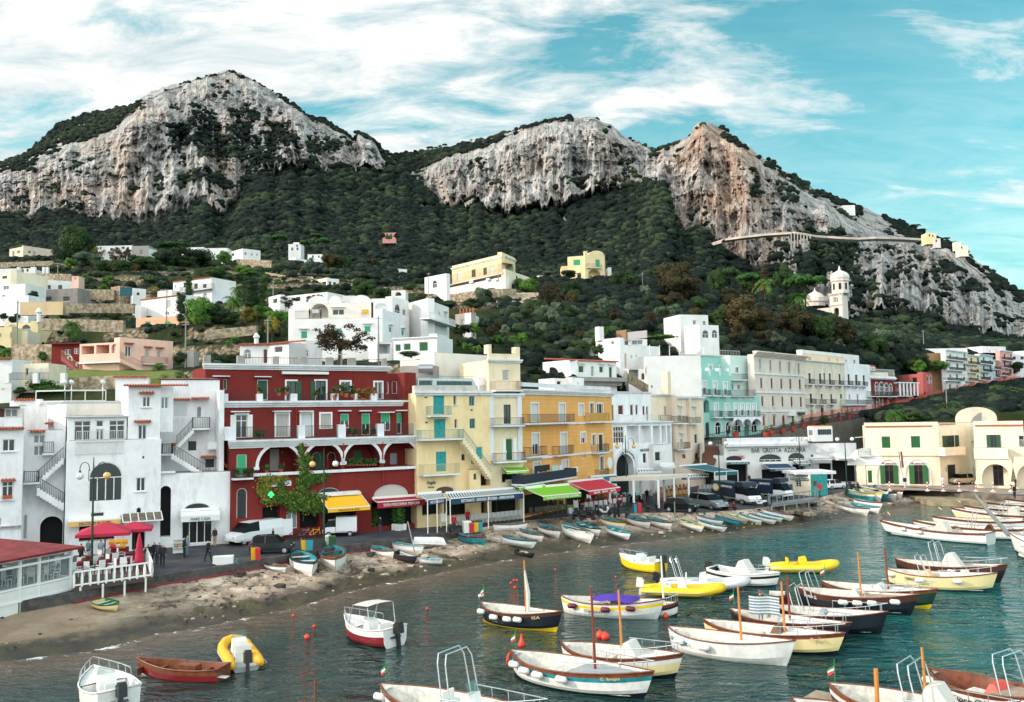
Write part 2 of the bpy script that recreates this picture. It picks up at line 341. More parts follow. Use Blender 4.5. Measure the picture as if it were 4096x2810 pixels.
blob=(np.exp(-(((xd-500)/130)**2+((Y-330)/70)**2))*0.9+np.exp(-(((xd-640)/120)**2+((Y-420)/60)**2))*0.8+np.exp(-(((xd-640)/30)**2+((Y-300)/45)**2))*0.5+np.exp(-(((xd-1900)/100)**2+((Y-590)/50)**2))*0.7+np.exp(-(((xd-2200)/80)**2+((Y-600)/22)**2))*0.1+np.exp(-(((xd-1060)/60)**2+((Y-440)/30)**2))*0.5+np.exp(-(((xd-1420)/45)**2+((Y-400)/40)**2))*0.7+np.exp(-(((xd-100)/90)**2+((Y-340)/28)**2))*0.5-np.exp(-(((xd-300)/60)**2+((Y-400)/120)**2))*0.5-np.exp(-(((xd-1640)/70)**2+((Y-400)/80)**2))*0.7-np.exp(-(((xd-1250)/120)**2+((Y-350)/50)**2))*0.35)
veg=np.where((tr>0)&(tr<1),vg+blob,1.0)+(1-np.clip(tr*14,0,1))*0.6*(tr>0)
cap=np.interp(xd,[0,90,280,330,560,640,900,1150,1240,1380,1480,1560,1600,1700,2323],[.5,.7,.7,-.1,-.2,.25,.8,.6,.1,.1,.25,.0,.2,.3,.3])
veg[n1+n2:]=cap+patch[n1+n2:]*1.3
for ox,oy,sx,sy in((622,505,18,10),(640,545,12,9),(748,394,22,12),(1278,497,14,22),(1065,492,16,10),(898,378,10,10),(960,470,30,14),(20,600,14,8),(905,530,8,6)):
 veg-=1.1*np.exp(-((xd-ox)/sx)**2-((Y-oy)/sy)**2)*(1+0.5*fbm(u/6,h/6,0*u,3))
warm=np.clip(0.05+1.3*fbm(u/50+11,h/70,0*u+3,3)+0.8*np.exp(-(((xd-1640)/110)**2))+0.45*np.exp(-(((xd-180)/150)**2+((Y-460)/70)**2)),0,1)
back=P[-1].copy();back[:,1]+=500;back[:,2]-=420;b2=back.copy();b2[:,1]+=900;b2[:,2]=-30
P2=np.concatenate([P,back[None],b2[None]]);ex=lambda a:np.concatenate([a,a[-1:],a[-1:]])
ml=bpy.data.materials.new('limestone_and_scrub');ml.use_nodes=True;nt=ml.node_tree;b=nt.nodes['Principled BSDF'];L=nt.links.new
b.inputs['Roughness'].default_value=0.95;b.inputs['Specular IOR Level'].default_value=0.1
pos=nn(nt,'ShaderNodeNewGeometry').outputs['Position'];av=nn(nt,'ShaderNodeAttribute',attribute_name='veg');aw=nn(nt,'ShaderNodeAttribute',attribute_name='warm')
mpn=nn(nt,'ShaderNodeMapping',ins={'Scale':(1,0.4,0.3)});L(pos,mpn.inputs[0])
na=nn(nt,'ShaderNodeTexNoise',ins={'Scale':0.07,'Detail':8.0,'Roughness':0.72});L(mpn.outputs[0],na.inputs['Vector'])
ra=ramp(nt,[(0.30,lin('5c6062')),(0.46,lin('a09f9d')),(0.62,lin('c2bfba'))]);L(na.outputs[0],ra.inputs[0])
rw=ramp(nt,[(0.30,lin('6c5e55')),(0.46,lin('a38d7d')),(0.62,lin('c2b0a2'))]);L(na.outputs[0],rw.inputs[0])
mpc=nn(nt,'ShaderNodeMapping',ins={'Scale':(1,.5,.09)});L(pos,mpc.inputs[0]);ncr=nn(nt,'ShaderNodeTexNoise',ins={'Scale':.11,'Detail':7.0,'Roughness':.7});L(mpc.outputs[0],ncr.inputs['Vector']);rcr=ramp(nt,[(.36,.22),(.48,.85),(.64,1.2)]);L(ncr.outputs[0],rcr.inputs[0])
mw=nn(nt,'ShaderNodeMix',data_type='RGBA');L(aw.outputs['Fac'],mw.inputs[0]);L(ra.outputs[0],mw.inputs[6]);L(rw.outputs[0],mw.inputs[7]);mcr=nn(nt,'ShaderNodeMix',data_type='RGBA',blend_type='MULTIPLY');mcr.inputs[0].default_value=.8;L(mw.outputs[2],mcr.inputs[6]);L(rcr.outputs[0],mcr.inputs[7])
nb=nn(nt,'ShaderNodeTexNoise',ins={'Scale':0.12,'Detail':7.0,'Roughness':0.75});L(pos,nb.inputs['Vector'])
ad=nn(nt,'ShaderNodeMath',operation='MULTIPLY_ADD');L(nb.outputs[0],ad.inputs[0]);ad.inputs[1].default_value=1.9;L(av.outputs['Fac'],ad.inputs[2])
rv=ramp(nt,[(0.50,0),(0.545,1)]);ad2=nn(nt,'ShaderNodeMath',operation='MULTIPLY');L(ad.outputs[0],ad2 .inputs[0]);ad2 .inputs[1].default_value=0.36;L(ad2 .outputs[0],rv.inputs[0])
nc_=nn(nt,'ShaderNodeTexNoise',ins={'Scale':0.09,'Detail':5.0,'Roughness':0.7});L(pos,nc_.inputs['Vector'])
rg=ramp(nt,[(0.35,lin('171d1b')),(0.55,lin('20281f')),(0.72,lin('2c3524'))]);L(nc_.outputs[0],rg.inputs[0])
mg=nn(nt,'ShaderNodeMix',data_type='RGBA');L(rv.outputs[0],mg.inputs[0]);L(mcr.outputs[2],mg.inputs[6]);L(rg.outputs[0],mg.inputs[7]);L(mg.outputs[2],b.inputs['Base Color'])
nd=nn(nt,'ShaderNodeTexNoise',ins={'Scale':0.16,'Detail':9.0,'Roughness':0.7});L(mpn.outputs[0],nd.inputs['Vector'])
bp=nn(nt,'ShaderNodeBump',ins={'Strength':1.0,'Distance':6.0});L(nd.outputs[0],bp.inputs['Height']);L(bp.outputs[0],b.inputs['Normal'])
mountain=npgrid('mountain',P2,ml,smooth=False,attrs={'veg':ex(veg),'warm':ex(warm)})
# -- woodland and scrub on the mountain: one mass
mf=bpy.data.materials.new('wood_foliage');mf.use_nodes=True;nt=mf.node_tree;b=nt.nodes['Principled BSDF'];L=nt.links.new
b.inputs['Roughness'].default_value=0.9;b.inputs['Specular IOR Level'].default_value=0.1
oi=nn(nt,'ShaderNodeObjectInfo');pos=nn(nt,'ShaderNodeNewGeometry').outputs['Position']
nb=nn(nt,'ShaderNodeTexNoise',ins={'Scale':0.008,'Detail':3.0});L(pos,nb.inputs['Vector'])
a1=nn(nt,'ShaderNodeMath',operation='MULTIPLY_ADD');L(oi.outputs['Random'],a1 .inputs[0]);a1 .inputs[1].default_value=0.55;L(nb.outputs[0],a1 .inputs[2])
rr=ramp(nt,[(0.35,lin('171f1c')),(0.72,lin('1e2723')),(0.92,lin('28322a')),(1.0,lin('3a4732'))]);L(a1 .outputs[0],rr.inputs[0])
nb2=nn(nt,'ShaderNodeTexNoise',ins={'Scale':1.0,'Detail':6.0});L(pos,nb2 .inputs['Vector'])
mm=nn(nt,'ShaderNodeMix',data_type='RGBA',blend_type='MULTIPLY');mm.inputs[0].default_value=0.7;L(rr.outputs[0],mm.inputs[6]);r5=ramp(nt,[(0.3,0.45),(0.7,1.25)]);L(nb2 .outputs[0],r5 .inputs[0]);L(r5 .outputs[0],mm.inputs[7]);L(mm.outputs[2],b.inputs['Base Color'])
bp=nn(nt,'ShaderNodeBump',ins={'Strength':1.0,'Distance':1.2});L(nb2 .outputs[0],bp.inputs['Height']);L(bp.outputs[0],b.inputs['Normal'])
def clump(seed,sub=2,amp=0.45,flat=0.75):
 bm=bmesh.new();bmesh.ops.create_icosphere(bm,subdivisions=sub,radius=1.0);c=np.array([v.co[:]for v in bm.verts])
 n=fbm(c[:,0]*1.6+seed*7,c[:,1]*1.6,c[:,2]*1.6,3,0.6)*amp+0.18*pnoise(c[:,0]*5+seed,c[:,1]*5,c[:,2]*5)
 for v,k in zip(bm.verts,n):v.co*=(1+k);v.co.z*=flat
 me=bpy.data.meshes.new('crown_clump');bm.to_mesh(me);bm.free();me.polygons.foreach_set('use_smooth',[True]*len(me.polygons));me.materials.append(mf);return me
cc=bpy.data.collections.new('clump_shapes')
for i in range(5):cc.objects.link(bpy.data.objects.new('crown_clump',clump(i,3 if i<2 else 2)))
def scatter(name,pts,sizes,label=None):
 me=bpy.data.meshes.new(name);me.vertices.add(len(pts));me.vertices.foreach_set('co',pts.reshape(-1).astype(np.float32))
 a=me.attributes.new('size','FLOAT','POINT');a.data.foreach_set('value',sizes.astype(np.float32));me.update()
 o=bpy.data.objects.new(name,me);COL.objects.link(o);o['kind']='stuff'
 if label:o['label']=label
 ng=bpy.data.node_groups.new(name,'GeometryNodeTree');ng.interface.new_socket(name='Geometry',in_out='INPUT',socket_type='NodeSocketGeometry');ng.interface.new_socket(name='Geometry',in_out='OUTPUT',socket_type='NodeSocketGeometry')
 N=ng.nodes.new;gi,go=N('NodeGroupInput'),N('NodeGroupOutput');ip=N('GeometryNodeInstanceOnPoints');ci=N('GeometryNodeCollectionInfo');ci.inputs['Collection'].default_value=cc
 ci.inputs['Separate Children'].default_value=True;ci.inputs['Reset Children'].default_value=True;ip.inputs['Pick Instance'].default_value=True
 na=N('GeometryNodeInputNamedAttribute');na.data_type='FLOAT';na.inputs['Name'].default_value='size'
 rv=N('FunctionNodeRandomValue');rv.data_type='FLOAT_VECTOR';rv.inputs[0].default_value=(-0.25,-0.25,0);rv.inputs[1].default_value=(0.25,0.25,6.28)
 ln=ng.links.new;ln(gi.outputs[0],ip.inputs['Points']);ln(ci.outputs[0],ip.inputs['Instance']);ln(na.outputs[0],ip.inputs['Scale']);ln(rv.outputs[0],ip.inputs['Rotation']);ln(ip.outputs[0],go.inputs[0])
 md=o.modifiers.new('scatter','NODES');md.node_group=ng;return o
rs=np.random.RandomState(11)
def pick(mask,n,jx=2.0):
 A=np.linalg.norm(np.gradient(P,axis=0),axis=2)*np.linalg.norm(np.gradient(P,axis=1),axis=2);w=(A*mask).reshape(-1);w/=w.sum()
 idx=rs.choice(len(w),n,p=w);q=P.reshape(-1,3)[idx]+rs.normal(size=(n,3))*np.array([jx,jx,0.3]);return q,idx
inwood=(veg>0.35)&(tr==0)&(P[...,1]>440)
near=inwood*np.clip(1400/P[...,1],0.5,3.0)
q,_=pick(near,40000,2.5);s=rs.uniform(1.9,4.6,len(q))*np.clip(q[:,1]/750,0.75,1.35)
scatter('woodland',q+np.array([0,0,1.0])*s[:,None]*0.35,s,'dark evergreen woodland covering the slopes under the cliffs')
scr=(tr>0)*(veg+0.35*fbm(u/9,h/9,0*u,3)>0.32)
q,_=pick(scr,15000,1.5);s=rs.uniform(1.6,4.2,len(q))
scatter('scrub',q,s,'dark scrub clinging to ledges and tops of the cliffs')
# -- near hillside with terraces
HK={-260:[(985,92),(900,102),(850,118),(750,155),(700,195),(650,245),(600,300),(585,380),(600,520)],0:[(985,92),(890,100),(845,118),(750,155),(700,195),(650,245),(600,300),(578,380),(590,520)],300:[(985,92),(872,100),(840,120),(750,150),(690,190),(640,240),(600,300),(585,380),(596,520)],520:[(975,98),(850,104),(800,120),(730,150),(690,190),(640,250),(600,310),(590,390),(600,520)],700:[(970,100),(850,106),(810,120),(760,150),(700,185),(640,250),(612,310),(600,390),(620,520)],1000:[(965,104),(840,110),(790,126),(740,150),(700,180),(668,212),(640,260),(622,330),(640,520)],1120:[(965,108),(850,116),(810,128),(750,155),(700,185),(668,215),(640,265),(628,330),(640,520)],1250:[(965,116),(860,122),(835,132),(780,155),(710,190),(670,230),(645,270),(632,310),(650,520)],1400:[(960,142),(860,146),(800,158),(750,175),(700,205),(665,240),(645,275),(638,310),(655,520)],1600:[(955,172),(830,178),(790,190),(750,205),(720,225),(690,255),(665,290),(655,330),(670,500)],1800:[(955,198),(820,204),(785,215),(755,230),(735,250),(712,285),(698,330),(705,370),(740,500)],2000:[(955,212),(850,216),(810,222),(790,235),(778,250),(768,275),(765,310),(775,360),(800,520)],2200:[(950,262),(850,266),(810,272),(790,285),(782,300),(778,330),(778,370),(785,420),(815,560)],2420:[(950,285),(850,288),(800,295),(790,305),(785,320),(785,350),(790,390),(800,450),(830,560)],2700:[(950,285),(850,288),(800,295),(790,305),(785,320),(785,350),(790,390),(800,450),(830,560)]}
hx=sorted(HK);HA=np.array([HK[k]for k in hx],float)
hc=np.arange(-450,4700,10.0);hk=np.stack([np.stack([np.interp(hc/K,hx,HA[:,j,c])for c in(0,1)],-1)for j in range(HA.shape[1])])
def hill_depth(px,py):
 x,y=src(px,py);kn=[(np.interp(x/K,hx,HA[:,j,0]),np.interp(x/K,hx,HA[:,j,1]))for j in range(1,8)]
 yy=y/K
 if yy>=kn[0][0]:return kn[0][1]
 for(y0,d0),(y1,d1)in zip(kn,kn[1:]):
  if y1<=yy<=y0:return d0+(d1-d0)*(y0-yy)/(y0-y1+1e-9)
 return kn[-1][1]
rows=[]
for j in range(hk.shape[0]-1):
 for t in np.linspace(0,1,26,endpoint=False):rows.append(hk[j]*(1-t)+hk[j+1]*t)
rows.append(hk[-1]);R_=np.stack(rows);XH=np.broadcast_to(hc,R_.shape[:2]);PH=unp(XH,R_[...,0]*K,R_[...,1])
z=PH[...,2];left=np.clip((2150-XH)/300,0,1)*np.clip((PH[...,1]-98)/10,0,1)*np.clip((380-PH[...,1])/60,0,1)
zz_=z+1.5*fbm(PH[...,0]/40,PH[...,1]/40,0*z,2);f=zz_/5.0;fr=f-np.floor(f);st=5.0*(np.floor(f)+fr*.45+.55*np.clip((fr-0.85)/0.15,0,1))-(zz_-z)
PH[...,2]=z*(1-left)+st*left+(0.9*fbm(PH[...,0]/7,PH[...,1]/7,0*z,3)-0.4)*np.clip((PH[...,1]-95)/20,0,1)
wall=left*((fr>0.87)&(fr<0.99))*(fbm(PH[...,0]/22+3,PH[...,1]/22,0*z,2)>-.05)
mh=bpy.data.materials.new('terraced_earth');mh.use_nodes=True;nt=mh.node_tree;b=nt.nodes['Principled BSDF'];L=nt.links.new
b.inputs['Roughness'].default_value=0.95;b.inputs['Specular IOR Level'].default_value=0.1
pos=nn(nt,'ShaderNodeNewGeometry').outputs['Position'];aw=nn(nt,'ShaderNodeAttribute',attribute_name='wall')
g1=nn(nt,'ShaderNodeTexNoise',ins={'Scale':0.12,'Detail':7.0,'Roughness':0.7});L(pos,g1 .inputs['Vector'])
rg=ramp(nt,[(0.32,lin('1c2616')),(0.48,lin('27331c')),(0.60,lin('3a3f22')),(0.74,lin('5c5236'))]);L(g1 .outputs[0],rg.inputs[0])
vz=nn(nt,'ShaderNodeTexVoronoi',ins={'Scale':1.5});L(pos,vz.inputs['Vector']);rw=ramp(nt,[(0.1,lin('b0a088')),(0.5,lin('7d6f5c')),(0.8,lin('4a4338'))]);L(vz.outputs['Distance'],rw.inputs[0])
mx=nn(nt,'ShaderNodeMix',data_type='RGBA');L(aw.outputs['Fac'],mx.inputs[0]);L(rg.outputs[0],mx.inputs[6]);L(rw.outputs[0],mx.inputs[7]);L(mx.outputs[2],b.inputs['Base Color'])
g2=nn(nt,'ShaderNodeTexNoise',ins={'Scale':1.2,'Detail':7.0,'Roughness':0.7});L(pos,g2 .inputs['Vector']);bp=nn(nt,'ShaderNodeBump',ins={'Strength':1.0,'Distance':0.5});L(g2 .outputs[0],bp.inputs['Height']);L(bp.outputs[0],b.inputs['Normal'])
hill=npgrid('hillside',PH,mh,attrs={'wall':wall})
q=PH.reshape(-1,3);XF=XH.reshape(-1)/K;YF=R_[...,0].reshape(-1);wl=wall.reshape(-1)
AH=(np.linalg.norm(np.gradient(PH,axis=0),axis=2)*np.linalg.norm(np.gradient(PH,axis=1),axis=2)).reshape(-1)
pn=fbm(q[:,0]/18,q[:,1]/18,q[:,2]*0,3)
dens=np.where((XF>1090),1.0,np.clip(pn*2.2+0.6,0.1,1))*(q[:,1]>100)*(wl<.5)
dens=dens*np.where((XF<1090)&(q[:,1]<130),0.25,1)*(1-((XF>950)&(XF<1130)&(YF>640)&(YF<720))*.9)
w=dens*AH;w/=w.sum();idx=rs.choice(len(w),26000,p=w);s=rs.uniform(0.45,1.3,len(idx))*np.where(XF[idx]>1090,1.5,1.0)*np.clip(q[idx,1]/180,0.8,2.0)
scatter('undergrowth',q[idx]+rs.normal(size=(len(idx),3))*np.array([1,1,.05]),s,'low green bushes and weeds covering the near hillside')
# -- quay road, beach, sea
roadedge=[(-500,1450),(-150,1395),(0,1372),(165,1345),(350,1308),(520,1282),(640,1262),(720,1248),(830,1232),(1000,1212),(1080,1199),(1180,1182),(1300,1172),(1450,1163),(1600,1163),(1700,1155),(1800,1142),(1870,1126),(1925,1112),(1960,1104),(2010,1102),(2060,1106),(2323,1128),(2800,1180)]
shore=[(-500,1600),(-100,1520),(0,1502),(100,1490),(200,1478),(300,1455),(345,1440),(430,1428),(500,1415),(600,1393),(700,1370),(770,1348),(840,1330),(920,1316),(1000,1300),(1100,1280),(1200,1262),(1300,1250),(1400,1236),(1500,1226),(1600,1214),(1750,1195),(1900,1178),(2000,1164),(2060,1150),(2090,1140),(2100,1136),(2200,1144)]
bx=np.arange(-400,2181,4.0)
ye=np.interp(bx,[a for a,_ in roadedge],[b for _,b in roadedge]);ysh=np.interp(bx,[a for a,_ in shore],[b for _,b in shore])+3*fbm(bx/25,bx*0,bx*0,3)
def unz(x,y,zv):
 r=_Fn*F_PX+(x-2048)[...,None]*_Rn+(1405-y)[...,None]*_Un;return np.array(CAM)+r*((zv-CAM_Z)/r[...,2])[...,None]
E=unz(bx*K,ye*K,np.full_like(bx,ROAD));S_=unz(bx*K,ysh*K,np.zeros_like(bx))
kerb=np.interp(bx,[1030,1130],[0.55,0.02])+np.interp(bx,[1850,1900,2100],[0,0.5,0.9])
rows=[E+np.array([0,0,-0.02]),E*1.0+np.stack([0*bx,0*bx,-kerb],-1)]
n=46;top=rows[1];vv=[]
for i in range(1,n+1):
 t=i/n;p=top*(1-t)+S_*t;p[:,2]=top[:,2]*(1-t)**1.05
 am=np.clip(t*6,0,1)*np.clip((1-t)*5,0,1)*np.interp(bx,[150,450],[0.3,1.0]);sl_=fbm(p[:,0]/3.0,p[:,1]/3.0,0*bx,4,.6)
 p[:,2]+=am*(0.16*sl_+0.13*np.round(2.5*fbm(p[:,0]/2.2+50,p[:,1]/2.2,0*bx,2))*np.interp(bx,[1050,1200],[1,.35]));rows.append(p)
o_=S_-top;o_[:,2]=0;o_/=np.linalg.norm(o_,axis=1)[:,None]
for k,dz in((1.5,-0.12),(4,-0.4),(12,-1.5),(40,-4)):p=S_+o_*k;p[:,2]=dz;rows.append(p)
PB=np.stack(rows);tt=np.concatenate([[0,0],np.arange(1,n+1)/n,[1.1,1.2,1.5,2]])[:,None]*np.ones(len(bx));sand=np.broadcast_to(np.interp(bx,[150,420],[1,0]),tt.shape)
mb=bpy.data.materials.new('beach_stone_and_sand');mb.use_nodes=True;nt=mb.node_tree;b=nt.nodes['Principled BSDF'];L=nt.links.new
pos=nn(nt,'ShaderNodeNewGeometry').outputs['Position'];at=nn(nt,'ShaderNodeAttribute',attribute_name='shore');asd=nn(nt,'ShaderNodeAttribute',attribute_name='sand')
g1=nn(nt,'ShaderNodeTexNoise',ins={'Scale':0.5,'Detail':9.0,'Roughness':0.7});L(pos,g1 .inputs['Vector'])
rs_=ramp(nt,[(0.38,lin('41372e')),(0.45,lin('8b796a')),(0.53,lin('a6937f')),(0.60,lin('c9b7a6'))]);L(g1 .outputs[0],rs_.inputs[0])
rd=ramp(nt,[(0.35,lin('8d7860')),(0.6,lin('a8917a'))]);L(g1 .outputs[0],rd.inputs[0])
m1=nn(nt,'ShaderNodeMix',data_type='RGBA');L(asd.outputs['Fac'],m1 .inputs[0]);L(rs_.outputs[0],m1 .inputs[6]);L(rd.outputs[0],m1 .inputs[7])
vo=nn(nt,'ShaderNodeTexVoronoi',feature='DISTANCE_TO_EDGE',ins={'Scale':0.33,'Randomness':1.0});
wn=nn(nt,'ShaderNodeTexNoise',ins={'Scale':0.8,'Detail':4.0});L(pos,wn.inputs['Vector']);wa=nn(nt,'ShaderNodeMix',data_type='RGBA');wa.inputs[0].default_value=0.35;L(pos,wa.inputs[6]);L(wn.outputs[1],wa.inputs[7]);L(wa.outputs[2],vo.inputs['Vector'])
rc=ramp(nt,[(0.0,0.35),(0.022,1.0)]);L(vo.outputs[0],rc.inputs[0])
mc=nn(nt,'ShaderNodeMix',data_type='RGBA',blend_type='MULTIPLY');fs=nn(nt,'ShaderNodeMath',operation='SUBTRACT');fs.inputs[0].default_value=0.85;L(asd.outputs['Fac'],fs.inputs[1]);L(fs.outputs[0],mc.inputs[0]);L(m1 .outputs[2],mc.inputs[6]);L(rc.outputs[0],mc.inputs[7]);mc.clamp_factor=True
wt2=nn(nt,'ShaderNodeMath',operation='MULTIPLY_ADD');L(g1 .outputs[0],wt2 .inputs[0]);wt2 .inputs[1].default_value=0.9;L(at.outputs['Fac'],wt2 .inputs[2])
rwt=ramp(nt,[(0.0,0),(1.0,1)]);rwt.color_ramp.elements[0].position=0.60;rwt.color_ramp.elements[1].position=0.70;hf=nn(nt,'ShaderNodeMath',operation='MULTIPLY');L(wt2 .outputs[0],hf.inputs[0]);hf.inputs[1].default_value=0.58;L(hf.outputs[0],rwt.inputs[0])
weed=ramp(nt,[(0.4,lin('2a2620')),(0.52,lin('403729')),(0.6,lin('4b4a26')),(0.68,lin('5b4a38'))]);L(g1 .outputs[0],weed.inputs[0])
mwt=nn(nt,'ShaderNodeMix',data_type='RGBA');L(rwt.outputs[0],mwt.inputs[0]);L(mc.outputs[2],mwt.inputs[6]);L(weed.outputs[0],mwt.inputs[7]);L(mwt.outputs[2],b.inputs['Base Color'])
rro=ramp(nt,[(0,0.9),(1,0.35)]);L(rwt.outputs[0],rro.inputs[0]);L(rro.outputs[0],b.inputs['Roughness'])
g3=nn(nt,'ShaderNodeTexNoise',ins={'Scale':3.5,'Detail':10.0,'Roughness':0.75});L(pos,g3 .inputs['Vector']);bp=nn(nt,'ShaderNodeBump',ins={'Strength':0.9,'Distance':0.12});L(g3 .outputs[0],bp.inputs['Height']);L(bp.outputs[0],b.inputs['Normal'])
npgrid('beach',PB,mb,attrs={'shore':tt,'sand':sand})
asph=mat('dark_basalt_paving','45454a',0.75,var=0.35,vs=0.6,bump=0.4,bs=5,col2='303034')
pave=mat('pale_quay_paving','8c8077',0.85,var=0.3,vs=0.8,bump=0.4,bs=4)
ex_=np.arange(-500,2700,20.0);ee=np.interp(ex_,[a for a,_ in roadedge],[b for _,b in roadedge]);EE=unz(ex_*K,ee*K,np.full_like(ex_,ROAD))
rr_=[]
for t in(0,0.3,1):p=EE.copy();p[:,1]=EE[:,1]*(1-t)+330*t;p[:,0]=EE[:,0]*(p[:,1]/EE[:,1]);rr_.append(p)
npgrid('road',np.stack(rr_),asph)
def wallstrip(name,pts,z0,m,thick=0.6,kind='structure',z1=None):
 q=MB();P_=[Vector(p)for p in pts]
 for a,b_ in zip(P_,P_[1:]):
  d=Vector((b_.x-a.x,b_.y-a.y,0)).normalized();nrm=Vector((d.y,-d.x,0))*thick
  q.hexa([Vector((a.x,a.y,z0))+nrm*0.0,Vector((b_.x,b_.y,z0)),Vector((b_.x,b_.y,z0))-nrm,Vector((a.x,a.y,z0))-nrm,a,b_,b_-nrm,a-nrm])
 o=q.build(name,m,None,W=True);o['kind']=kind;return o
stone=mat('dark_quay_stone','6a625a',0.9,var=0.5,vs=0.7,bump=0.8,bs=3,dist=0.1)
view('D')
kw_=[G(x,np.interp(x,[a for a,_ in roadedge],[b for _,b in roadedge]),ROAD+0.10)for x in(-400,-150,0,165,350,520,640,720,830,930,1000,1060)]
wallstrip('kerb',kw_,ROAD-0.9,mat('kerb_stone','4e4a48',0.9,var=0.4,vs=1.5,bump=0.5,bs=6),0.35)
redl=MB();redl.tube([G(x,np.interp(x,[a for a,_ in roadedge],[b for _,b in roadedge]),ROAD+0.1)+Vector((0.15,-0.15,-0.62))for x in(165,350,520,640,720,830,930,1000)],0.06,6)
tag(redl.build('water_pipe',mat('red_pipe','8c1f26',0.5),None,W=True),'long red pipe running along the foot of the quay kerb','pipe')
kq=[G(x,np.interp(x,[a for a,_ in roadedge],[b for _,b in roadedge]),ROAD+0.02)for x in(1958,2010,2060,2150,2323,2700)]
wallstrip('quay_wall',kq,-3,stone,1.0)
view('O');ld=[G(x,y,.7)for x,y in((1130,266),(1470,345),(2324,372),(3000,392),(3000,200),(1250,235))];q=MB();q.prism(ld,(0,0,-3.7))
o=q.build('landing_stage',mat('landing_concrete','8c8068',0.9,var=0.4,vs=0.6,bump=0.6,bs=4),None,W=True);bm=bmesh.new();bm.from_mesh(o.data);bmesh.ops.recalc_face_normals(bm,faces=bm.faces);bm.to_mesh(o.data);o['kind']='structure'
q=MB();pv=[G(800,250,ROAD+.02),G(1130,250,ROAD+.02),G(1600,262,ROAD+.02),G(3000,325,ROAD+.02),G(3000,165,ROAD+.02),G(1900,165,ROAD+.02),G(780,190,ROAD+.02)]
q.add(pv,[tuple(range(7))]);o=q.build('pavement',pave,None,W=True);o['kind']='structure'
gx_=np.concatenate([[-6000,-1500,-400,-150],np.arange(-90,150,1.0),[250,600,2000,6000]]);gy_=np.concatenate([[-3000,-300,-50],np.arange(0,190,1.0),[260,500]])
XX,YY=np.meshgrid(gx_,gy_);sx=S_[:,0];sy=S_[:,1]
dist=np.full(XX.shape,99.0)
for i in range(0,len(sx),6):dist=np.minimum(dist,np.hypot(XX-sx[i],YY-sy[i]))
ms=bpy.data.materials.new('sea_water');ms.use_nodes=True;nt=ms.node_tree;b=nt.nodes['Principled BSDF'];L=nt.links.new
b.inputs['Roughness'].default_value=0.05;b.inputs['IOR'].default_value=1.33
pos=nn(nt,'ShaderNodeNewGeometry').outputs['Position'];ash=nn(nt,'ShaderNodeAttribute',attribute_name='shallow')
sp_=nn(nt,'ShaderNodeSeparateXYZ');L(pos,sp_.inputs[0]);n0=nn(nt,'ShaderNodeTexNoise',ins={'Scale':0.05,'Detail':4.0});L(pos,n0 .inputs['Vector'])
dx=nn(nt,'ShaderNodeMath',operation='MULTIPLY_ADD');L(sp_.outputs[0],dx.inputs[0]);dx.inputs[1].default_value=0.018;L(n0 .outputs[0],dx.inputs[2])
rdp=ramp(nt,[(0.35,lin('203634')),(0.8,lin('183c3a')),(1.0,lin('165252'))]);L(dx.outputs[0],rdp.inputs[0])
rsh=ramp(nt,[(0.05,1),(0.55,0)]);L(ash.outputs['Fac'],rsh.inputs[0])
mxs=nn(nt,'ShaderNodeMix',data_type='RGBA');L(rsh.outputs[0],mxs.inputs[0]);L(rdp.outputs[0],mxs.inputs[6]);mxs.inputs[7].default_value=(*lin('5a4c40'),1)
fo=nn(nt,'ShaderNodeTexNoise',ins={'Scale':1.1,'Detail':9.0,'Roughness':0.75,'Distortion':0.6});L(pos,fo.inputs['Vector'])
fr1=ramp(nt,[(0.0,1),(0.035,1),(0.07,0)]);L(ash.outputs['Fac'],fr1 .inputs[0]);fr2=ramp(nt,[(0.54,0),(0.60,1)]);L(fo.outputs[0],fr2 .inputs[0])
fm=nn(nt,'ShaderNodeMath',operation='MULTIPLY');L(fr1 .outputs[0],fm.inputs[0]);L(fr2 .outputs[0],fm.inputs[1])
mxf=nn(nt,'ShaderNodeMix',data_type='RGBA');L(fm.outputs[0],mxf.inputs[0]);L(mxs.outputs[2],mxf.inputs[6]);mxf.inputs[7].default_value=(0.7,0.72,0.72,1);L(mxf.outputs[2],b.inputs['Base Color'])
rf=ramp(nt,[(0,0.05),(1,0.7)]);L(fm.outputs[0],rf.inputs[0]);L(rf.outputs[0],b.inputs['Roughness'])
mp1=nn(nt,'ShaderNodeMapping',ins={'Scale':(0.75,1.5,1),'Rotation':(0,0,0.25)});L(pos,mp1 .inputs[0])
w1=nn(nt,'ShaderNodeTexNoise',ins={'Scale':0.95,'Detail':3.0,'Roughness':0.55,'Distortion':0.6});L(mp1 .outputs[0],w1 .inputs['Vector'])
w2=nn(nt,'ShaderNodeTexNoise',ins={'Scale':0.22,'Detail':2.0});L(mp1 .outputs[0],w2 .inputs['Vector'])
wm=nn(nt,'ShaderNodeMath',operation='MULTIPLY_ADD');L(w2 .outputs[0],wm.inputs[0]);wm.inputs[1].default_value=1.5;L(w1 .outputs[0],wm.inputs[2])
bp=nn(nt,'ShaderNodeBump',ins={'Strength':1.0,'Distance':0.38});L(wm.outputs[0],bp.inputs['Height']);L(bp.outputs[0],b.inputs['Normal'])
npgrid('sea',np.stack([XX,YY,0*XX],-1),ms,attrs={'shallow':np.clip(dist/12,0,1)})
